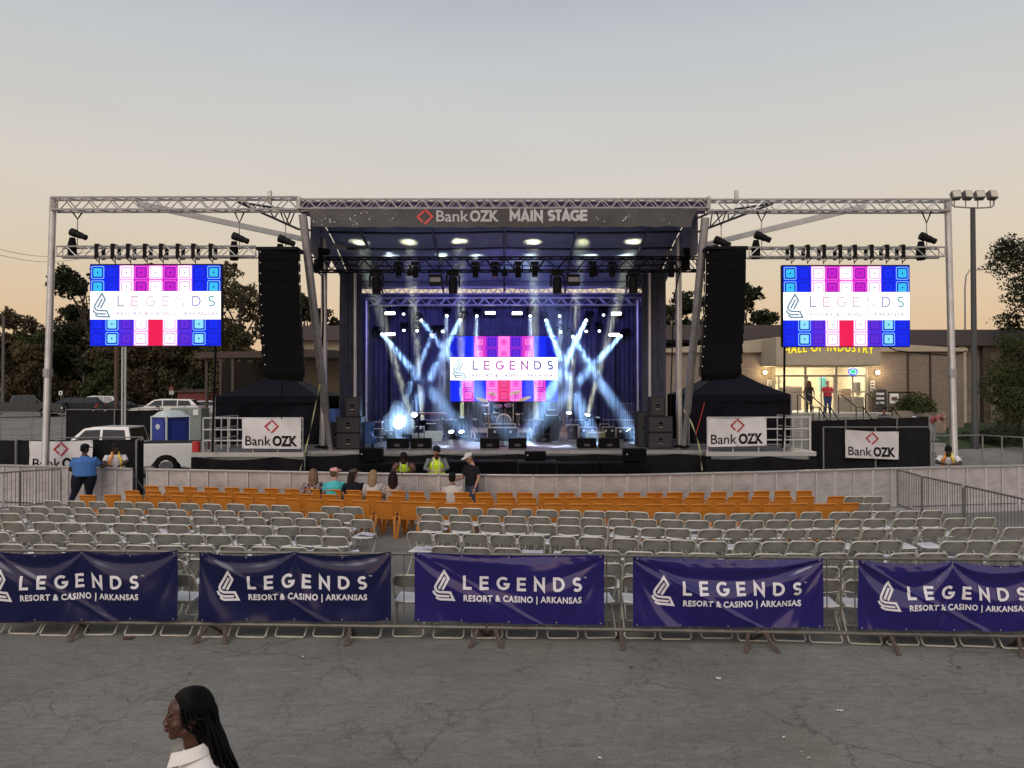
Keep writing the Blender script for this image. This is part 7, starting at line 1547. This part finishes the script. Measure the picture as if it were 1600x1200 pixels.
    se = {'short': .72, 'long': 1, 'none': .15}[sleeves]
    for S_, E_, W_ in ((SL, J['el'], J['wl']), (SR, J['er'], J['wr'])):
        if sleeves == 'long': b.tube([S_+Vector((0, 0, .0)), S_.lerp(E_, .5), E_, W_-(W_-E_)*.06], [.078, .066, .055, .042], 9)
        else: b.tube([S_, S_.lerp(E_, se*.6), S_.lerp(E_, se)], [.076*(.6+.4*f), .070*(.6+.4*f), .066*(.6+.4*f)], 9)
    putmesh('shirt', remesh(b, .013, 2), tm, t)
    # --- legs
    b = MB()
    for h_, k_, a_ in ((HL, J['kl'], J['al']), (HR, J['kr'], J['ar'])): b.tube([h_, h_.lerp(k_, .4), k_, k_.lerp(a_, .5), a_+Vector((0, 0, .0))], [.105*f, .098*f, .075*(.6+.4*f), .066, .06], 9)
    eloft(b, [J['hip']-Vector((0, 0, .06)), J['hip']+Vector((0, -.0, .08))], [(.165*f, .12*f), (.165*f, .118*f)]); putmesh('trousers', remesh(b, .016, 2), lm2, t)
    for a_ in (J['al'], J['ar']): m = MB(); m.ell((a_.x, a_.y+.06, a_.z-.035), (.05, .135, .045), 10, 6); m.build('shoe', mat('shoe_%d' % int(shoes[0]*99), shoes, .6), t, smooth=True)
    # --- hair, cap, beard
    if hair:
        hm = mat('hair_%d' % int(hair[0]*999+hair[1]*99), hair, .55, 0, .3, 30, stretch=(6, 6, 1)); b = MB()
        b.ell((0, -.018, .045), (.083*k, .098*k, .092*k), 14, 8, Mh)
        if hair_len:
            for j in range(7):
                a = -1.2+j*.4; x_ = math.sin(a)*.075; y_ = -.02-math.cos(a)*.085
                b.tube([Mh @ Vector((x_, y_+.02, .05)), Mh @ Vector((x_*1.15, y_-.01, -.06)), Mh @ Vector((x_*1.1, y_-.03, -.06-hair_len*.5)), Mh @ Vector((x_*.8, y_-.02+.01*math.sin(j*2), -.06-hair_len*(.9+.1*math.sin(j*3))))], [.03, .034, .032, .012], 7)
        else: b.ell((0, -.045, -.01), (.075*k, .065*k, .07*k), 12, 8, Mh)
        putmesh('hair', remesh(b, .011, 1), hm, t)
    if cap:
        cm = clothm('cap%d_%d' % (int(cap[0]*99), int(cap[2]*99)), cap); m = MB(); m.ell((0, -.01, .06), (.088*k, .104*k, .075*k), 14, 8, Mh)
        if brim: m.ell((0, .12, .055), (.068, .075, .012), 12, 6, Mh)
        putmesh('cap', remesh(m, .010, 1), cm, t)
    if beard: m = MB(); m.ell((0, .05, -.085), (.058, .055, .075), 12, 8, Mh); m.ell((0, .055, -.15), (.04, .035, .05), 10, 6, Mh); putmesh('beard', remesh(m, .011, 1), mat('beard', beard, .8, 0, .3, 30), t)
    if vest:
        vm = mat('vest_%d' % int(vest[0]*99+vest[2]*10), vest, .5, emit=None); 
        b = MB(); f2 = f*1.03; ho = J['hip']+Vector((0, 0, .02))
        if vest[0] > .5 and stripe == 'straps':
            for q in (-1, 1):
                sp_ = [J['hip']+Vector((q*.12*f, .155*f, .02)), J['waist']+Vector((q*.11*f, .155*f, 0)), J['chest']+Vector((q*.10*f, .15*f, 0)), J['sh']+Vector((q*.085, .10*f, -.02)), J['sh']+Vector((q*.085, .0, .07)), J['sh']+Vector((q*.09, -.10*f, -.02)), J['waist']+Vector((q*.12*f, -.15*f, 0))]
                m = MB(); m.tube(sp_, .034, 6); putmesh('vest_strap', remesh(m, .011, 1), vm if q < 0 else mat('vest_orange', (.75, .28, .04), .5), t)
        else:
            eloft(b, [ho, J['waist'], J['chest'], J['sh']-(J['sh']-J['chest'])*.15, J['sh']+Vector((0, 0, .03))], [(.20*f, .15*f), (.195*f, .145*f), (.198*f, .14*f), (.150, .115), (.085, .085)])
            vo = putmesh('safety_vest', remesh(b, .013, 2), vm, t)
            for q in (-1, 1):
                sp_ = [J['waist']+Vector((q*.075*f, .148*f, 0)), J['chest']+Vector((q*.075*f, .143*f, 0)), J['sh']+Vector((q*.08, .112, -.02)), J['sh']+Vector((q*.08, .02, .035))]
                MB().tube(sp_, .014, 5).build('reflective_band', white_p, vo)
            w_ = J['waist']; m = MB(); m.tube([w_+Vector((.198*f*math.cos(a*math.pi/8), .150*f*math.sin(a*math.pi/8), .04)) for a in range(16)], .014, 5, closed=True); m.build('reflective_band', white_p, vo)
    return t
DK = (.045, .022, .014); MED = (.17, .085, .055); LT = (.36, .20, .14)
def gp(px, d): return (X(px, d), d, 0)
def ray(px): return math.atan((px-800)/F)
AWAY = lambda px: -ray(px)       # facing away from the camera
TOW = lambda px: math.pi-ray(px) # facing the camera
person('heavy set person in blue T shirt and dark cap leaning on the left barrier', gp(133, 20.15), AWAY(133)-.25, 'stand', DK, (.045, .14, .38), (.012, .013, .022), hair=(.01, .01, .01), cap=(.015, .015, .02), fat=1.62, h=1.76, turn=-.9, nod=.15,
       arms={'er': (.37, .16, 1.14), 'wr': (.40, .40, 1.12), 'el': (-.37, .02, 1.10), 'wl': (-.36, .26, 1.02), 'kl': (-.22, -.05, .50), 'al': (-.34, -.22, .08), 'kr': (.10, .05, .5), 'ar': (.10, .04, .08)})
person('person in white T shirt with yellow and orange vest straps behind the left barrier', gp(181, 21.15), TOW(181), 'lean2', DK, (.62, .60, .60), (.02, .02, .03), hair=(.01, .01, .01), cap=(.012, .012, .015), vest=(.80, .62, .10), stripe='straps', fat=1.38, h=1.74, turn=.7, nod=.1)
person('security guard in a yellow vest leaning low on the barrier before the stage', gp(631, 19.50), TOW(631), 'lean', DK, (.12, .06, .04), (.02, .02, .03), hair=(.012, .010, .010), cap=(.012, .012, .014), brim=False, vest=(.60, .85, .03), fat=1.05, h=1.72, nod=.5)
person('bearded security guard in a yellow vest and grey sleeves leaning on the barrier', gp(682, 19.45), TOW(682), 'lean2', LT, (.13, .14, .14), (.03, .03, .04), hair=(.02, .015, .012), cap=(.015, .015, .015), vest=(.60, .85, .03), beard=(.07, .022, .012), sleeves='long', fat=1.15, h=1.78, turn=.35, nod=.35)
person('standing person in a black T shirt and white cap talking beside the barrier', gp(737, 18.05), TOW(737)-.95, 'stand', LT, (.016, .016, .020), (.045, .065, .11), hair=(.03, .02, .015), cap=(.50, .50, .47), fat=1.1, h=1.72, nod=.45, arms={'er': (.26, .12, 1.10), 'wr': (.20, .38, 1.06), 'head': (0, .08, 1.60)})
SY = lambda px: pl([(220, 19.0), (700, 17.6), (1000, 17.55)], px)+.20
GSP = 'people sitting on the orange chairs'
plaid = bpy.data.materials.new('plaid_cloth'); plaid.use_nodes = True; _t = plaid.node_tree; _b = _t.nodes['Principled BSDF']; _b.inputs['Roughness'].default_value = .9
_tc = N(_t, 'ShaderNodeTexCoord'); _ck = N(_t, 'ShaderNodeTexChecker'); _ck.inputs['Scale'].default_value = 14; _ck.inputs['Color1'].default_value = (.35, .28, .27, 1); _ck.inputs['Color2'].default_value = (.03, .012, .02, 1); _t.links.new(_tc.outputs['Object'], _ck.inputs[0]); _t.links.new(_ck.outputs[0], _b.inputs['Base Color'])
person('seated person with long light brown hair and a plaid shirt', gp(490, SY(490)), AWAY(490), 'sit', LT, (.30, .25, .25), (.05, .06, .10), hair=(.13, .070, .035), hair_len=.34, sleeves='long', tmat=plaid, h=1.70, group=GSP)
person('seated person in a turquoise shirt and pink cap', gp(523, SY(523)), AWAY(523), 'sit', LT, (.06, .42, .45), (.05, .06, .10), hair=(.10, .05, .03), cap=(.62, .30, .28), turn=-.9, h=1.76, fat=1.18, group=GSP)
person('seated person with a dark ponytail, brown cap and black shirt', gp(553, SY(553)), AWAY(553), 'sit', LT, (.012, .014, .022), (.05, .06, .10), hair=(.02, .012, .01), hair_len=.30, cap=(.07, .045, .035), turn=-1.0, h=1.72, fat=1.12, group=GSP)
person('seated person with long blonde hair and a pale top', gp(584, SY(584)), AWAY(584), 'sit', LT, (.45, .42, .40), (.05, .06, .10), hair=(.22, .14, .07), hair_len=.34, turn=-.5, sleeves='long', h=1.70, group=GSP)
person('seated person with long straight dark hair and a beige top', gp(614, SY(614)), AWAY(614), 'sit', LT, (.33, .26, .23), (.05, .06, .10), hair=(.018, .010, .010), hair_len=.36, h=1.66, group=GSP)
person('seated person with short black hair and a white top with dark collar', gp(707, SY(707)), AWAY(707), 'sit', MED, (.48, .44, .40), (.05, .06, .10), hair=(.010, .010, .010), turn=-.4, sleeves='long', h=1.66, fat=1.1, group=GSP)
person('person in a white shirt with yellow vest straps leaning on the right barrier, head bowed', gp(1481, 21.15), TOW(1481), 'lean', DK, (.60, .60, .60), (.02, .02, .03), hair=(.01, .01, .01), vest=(.80, .62, .10), stripe='straps', fat=1.2, h=1.76, nod=.6)
zl = zf
person('person in a black patterned dress standing in the hall doorway', (X(1264, 39.2), 39.2, zl), TOW(1264), 'stand', MED, (.03, .025, .03), (.03, .025, .03), hair=(.05, .025, .015), hair_len=.22, sleeves='none', h=1.62, fat=.95)
person('person in a red shirt and blue jeans standing at the top of the entrance steps', (X(1293, 37.5), 37.5, zl-.005), TOW(1293), 'stand', LT, (.42, .03, .045), (.03, .05, .12), hair=(.30, .26, .22), fat=1.1, h=1.60, arms={'el': (-.30, .06, 1.14), 'wl': (-.16, .22, 1.16), 'er': (.30, .06, 1.14), 'wr': (.16, .22, 1.16)})
person('dark haired person sitting on the lower entrance steps behind the black fence', (X(1381, 35.0), 35.0, gz(18, 35)+.15), TOW(1381), 'sit', MED, (.05, .045, .05), (.04, .04, .05), hair=(.01, .01, .01), h=1.7)
person('person in black bending over behind the black fence right of the steps', (X(1404, 34.0), 34.0, gz(18, 34)-.1), TOW(1404)+1.2, 'bend', DK, (.015, .015, .018), (.02, .02, .02), hair=(.01, .01, .01), h=1.55)
person('person in a white shirt bending down behind the right end of the black fence', (X(1443, 33.0), 33.0, gz(18, 33)+.22), TOW(1438)-1.2, 'bend', LT, (.60, .60, .60), (.10, .10, .12), cap=(.6, .6, .6), h=1.55)
person('person in a washed red shirt bending behind the right end of the black fence', (X(1457, 33.6), 33.6, gz(18, 33.6)+.12), TOW(1452)+1.1, 'bend', LT, (.30, .09, .09), (.20, .20, .22), hair=(.25, .12, .09), h=1.72)

# ---------------------------------------------------------------- the walker in the foreground
HD = 3.62; hc = P(283, 1116, HD)                     # centre of the head
wz = 0; t = thing('person', 'walker with long dark braids and white collared shirt in profile at the bottom', 'person', (hc.x+.03, HD+.02, 0), R(90)+R(24))
# local frame: +y is forward (towards picture left), +x her right side (away), -x her left side (towards the camera)
hz_ = hc.z
def HL_(x, y, z): return Vector((x, y, hz_+z))
sk_w = mat('skin_walker', (.062, .024, .014), .48, 0, .14, 18, bump=.12, bscale=90)
b = MB()
def el(c, r, rot=0, mb=b): 
    M = Matrix.Translation(HL_(*c)) @ Matrix.Rotation(R(rot), 4, 'X'); mb.ell((0, 0, 0), r, 20, 14, M)
el((0, -.018, .020), (.074, .098, .092))            # cranium
el((0, .040, -.012), (.062, .058, .082))            # face mass
el((0, .034, .030), (.060, .060, .052))             # forehead
el((0, .046, -.064), (.045, .046, .036))            # jaw and mouth mound
el((0, .066, -.096), (.026, .026, .021))            # chin
el((0, .012, -.072), (.056, .055, .040), -25)       # jaw angle
b.tube([HL_(0, .091, .008), HL_(0, .098, -.012), HL_(0, .106, -.030), HL_(0, .100, -.042)], [.008, .0095, .0135, .010], 10)  # nose bridge and tip
for s_ in (-1, 1):
    el((s_*.013, .100, -.037), (.0105, .013, .0095))  # wings of the nose
    el((s_*.050, .050, -.030), (.020, .030, .022))  # cheek
    el((s_*.032, .082, .022), (.026, .012, .008))   # brow ridge
    el((s_*.076, -.012, -.028), (.008, .018, .030), 12); el((s_*.082, -.018, -.018), (.005, .012, .018), 12)
el((0, .099, -.057), (.022, .0125, .0065)); el((0, .096, -.069), (.020, .0125, .0075))  # lips
b.tube([HL_(0, -.006, -.06), HL_(0, -.022, -.12), HL_(0, -.040, -.20)], [.054, .050, .058], 14)  # neck
# shoulders, trunk, limbs of the same body
eloft(b, [HL_(0, -.05, -.20), HL_(0, -.055, -.27), HL_(0, -.05, -.42), HL_(0, -.05, -.55), (0, -.05, .92)], [(.06, .06), (.15, .07), (.14, .095), (.12, .085), (.15, .10)])
ARM = [((-.175, -.055, hz_-.27), (-.215, -.12, hz_-.53), (-.235, .02, hz_-.75)), ((.175, -.055, hz_-.27), (.215, .03, hz_-.53), (.225, .20, hz_-.72))]
for (S_, E_, W_) in ARM:
    S_, E_, W_ = Vector(S_), Vector(E_), Vector(W_); b.tube([S_, S_.lerp(E_, .5), E_, E_.lerp(W_, .4), W_], [.045, .042, .036, .035, .025], 10)
    d = (W_-E_).normalized(); pm = W_+d*.045; b.ell(pm, (.022, .036, .042), 10, 8)
    for i, o_ in enumerate((-.027, -.009, .009, .027)): b.tube([pm+Vector((0, o_, 0))+d*.03, pm+Vector((0, o_*1.1, 0))+d*(.06+.008*(i in (1, 2))), pm+Vector((.012 if S_.x < 0 else -.012, o_*1.1, 0))+d*.095], [.0095, .009, .0075], 6)
    b.tube([pm+Vector((0, .03, 0)), pm+Vector((0, .055, 0))+d*.03], [.011, .008], 6)
LEG = [((-.09, -.05, .92), (-.10, .14, .50), (-.10, -.02, .09)), ((.09, -.05, .92), (.10, -.10, .50), (.10, -.34, .14))]
for H_, K_, A_ in LEG: b.tube([H_, Vector(H_).lerp(Vector(K_), .5), K_, Vector(K_).lerp(Vector(A_), .4), A_], [.085, .075, .052, .05, .035], 10)
putmesh('body', remesh(b, .0042, 3), sk_w, t)
# eyes, brows, lips, ears
eyew = mat('eye_white', (.22, .19, .17), .3); iris = mat('iris', (.015, .008, .005), .15); lipm = mat('lip', (.13, .035, .030), .35); lash = mat('lash', (.006, .005, .005), .6)
for s_ in (-1, 1):
    m = MB(); m.ell(HL_(s_*.034, .0765, -.001), (.0125, .0115, .0062), 14, 10); e_ = m.build('eye', eyew, t, smooth=True)
    MB().ell(HL_(s_*.036, .0838, -.001), (.0060, .0048, .0058), 10, 8).build('iris', iris, e_, smooth=True)
    MB().tube([HL_(s_*.022, .0850, .0035), HL_(s_*.034, .0868, .0050), HL_(s_*.048, .0765, .001)], [.0022, .003, .002], 6).build('upper_lid', lash, e_, smooth=True)
    MB().tube([HL_(s_*.017, .0925, .020), HL_(s_*.032, .0905, .026), HL_(s_*.052, .075, .021)], [.0025, .0042, .002], 6).build('eyebrow', lash, t, smooth=True)
m = MB(); m.ell(HL_(0, .1045, -.0575), (.017, .0075, .0048), 14, 8); m.ell(HL_(0, .1015, -.0685), (.016, .0080, .0058), 14, 8); m.build('lips', lipm, t, smooth=True)
MB().ell(HL_(-.088, -.008, -.058), (.004, .0045, .006), 10, 8).build('earring', mat('gold', (.75, .55, .25), .2, 1), t, smooth=True)
# hair: braids drawn back over the skull, then falling behind the shoulders
hm = mat('braids_black', (.0022, .0015, .0018), .5, 0, .35, 30, spec=.10); b = MB()
el((0, -.026, .022), (.084, .094, .090), 0, b); el((0, -.045, -.02), (.078, .076, .085), 0, b); b.tube([HL_(0, -.055, 0), HL_(0, -.078, -.10), HL_(0, -.105, -.20), HL_(0, -.135, -.31), HL_(0, -.15, -.40)], [.078, .070, .062, .054, .04], 12)
cap_ = putmesh('hair', remesh(b, .006, 2), hm, t)
rb_ = random.Random(6)
def braid(mb, pts, r):
    P_ = [Vector(p) for p in pts]; n = max(4, int(sum((b_-a_).length for a_, b_ in zip(P_, P_[1:]))/.009)); Q = []; rr = []
    for i in range(n+1):
        k_ = i/n*(len(P_)-1); j = min(int(k_), len(P_)-2); u = k_-j; p0 = P_[max(j-1, 0)]; p1 = P_[j]; p2 = P_[j+1]; p3 = P_[min(j+2, len(P_)-1)]
        Q.append(.5*((2*p1)+(p2-p0)*u+(2*p0-5*p1+4*p2-p3)*u*u+(3*p1-p0-3*p2+p3)*u**3)); rr.append(r*(.82+.28*abs(math.sin(i*1.25)))*(1-.35*(i/n)**3))
    mb.tube(Q, rr, 6)
m = MB()
for i in range(31):                                   # over the skull, front to back
    a = -1.45+2.9*i/30; x0 = math.sin(a)*.088; top = math.cos(a)
    fy = .062-.026*abs(math.sin(a))**1.5; pts = [(x0*.76, fy, hz_+.024+.062*top), (x0*.95, fy-.030, hz_+.026+.084*top), (x0*1.0, -.025, hz_+.026+.092*top), (x0*.98, -.078, hz_+.024+.072*top), (x0*.90, -.112, hz_+.005+.03*top), (x0*.88, -.122, hz_-.06)]
    braid(m, pts, .0056)
for i in range(84):                                   # hanging lengths
    a = rb_.uniform(-1, 1); s0 = a*.080; l_ = rb_.uniform(.40, .62); yo = rb_.uniform(-.045, .03); dx = rb_.uniform(-.02, .02)
    pts = [(s0, -.072+yo*.4, hz_+rb_.uniform(-.02, .05)), (s0*1.1+dx, -.098+yo*.8, hz_-.08), (s0*1.15+dx*2, -.128+yo*1.1, hz_-.19), (s0*1.25+dx*2, -.166+yo*1.2+rb_.uniform(-.012, .012), hz_-.19-(l_-.19)*.45), (s0*1.3+dx*3, -.190+yo*1.3+rb_.uniform(-.02, .02), hz_-l_)]
    braid(m, pts, .0062)
for i in range(5):                                    # two or three beside the face
    s0 = -.082 if i < 4 else .082; pts = [(s0*.9, .036-i*.014, hz_+.055), (s0*1.05, .030-i*.020, hz_+.0), (s0*1.08, .006-i*.024, hz_-.045+.01*i), (s0*1.0, -.050-i*.012, hz_-.10), (s0*.9, -.11, hz_-.18)]
    braid(m, pts, .0068)
m.build('braids', hm, cap_, smooth=True)
# white collared shirt
ws_ = mat('shirt_white', (.66, .65, .61), .8, 0, .04, 4, bump=.35, bscale=22)
b = MB(); eloft(b, [HL_(0, -.045, -.165), HL_(0, -.050, -.195), HL_(0, -.058, -.235), HL_(0, -.06, -.30), HL_(0, -.055, -.45), HL_(0, -.05, -.60), (0, -.05, .88)], [(.072, .074), (.095, .082), (.155, .095), (.190, .120), (.185, .130), (.165, .120), (.185, .135)], 22)
for (S_, E_, W_) in ARM: S_, E_, W_ = Vector(S_), Vector(E_), Vector(W_); b.tube([S_+Vector((0, 0, .0)), S_.lerp(E_, .5), E_, E_.lerp(W_, .5), W_], [.070, .062, .055, .048, .042], 12)
putmesh('shirt', remesh(b, .008, 2), ws_, t)
cb = MB()                                             # turned down collar, open at the throat
def col(u, v):
    a = R(-150+300*u)+R(-90)                         # opens towards +y
    rx = .074+.022*v+.004*math.sin(u*9); ry = .078+.024*v; drop = .010-.050*v-.012*v*abs(2*u-1)**3
    return HL_(rx*math.cos(a), -.034+ry*math.sin(a)*1.0+.040*abs(2*u-1)**2, -.135+drop+.0-.040*abs(2*u-1)**2)
cb.sheet(40, 5, col); cb.sheet(40, 5, lambda u, v: col(u, v)+Vector((0, 0, .0))+(col(u, v)-HL_(0, -.04, -.16)).normalized()*.004)
cb.sheet(40, 3, lambda u, v: HL_((.071+.003*v)*math.cos(R(-150+300*u-90)), -.040+(.075+.003*v)*math.sin(R(-150+300*u-90)), -.175+.052*v-.040*abs(2*u-1)**2)); cb.build('collar', ws_, t, smooth=True)
b = MB()
for H_, K_, A_ in LEG: b.tube([H_, Vector(H_).lerp(Vector(K_), .5), K_, Vector(K_).lerp(Vector(A_), .5), A_], [.105, .092, .075, .07, .065], 12)
eloft(b, [(0, -.05, .84), (0, -.05, 1.0)], [(.17, .12), (.165, .115)]); putmesh('trousers', remesh(b, .012, 2), clothm('walker_trousers', (.02, .022, .03)), t)
for _, _, A_ in LEG: MB().ell((A_[0], A_[1]+.06, max(.045, A_[2]-.05)), (.045, .13, .045), 12, 8).build('shoe', mat('shoe_white', (.5, .5, .48), .6), t, smooth=True)
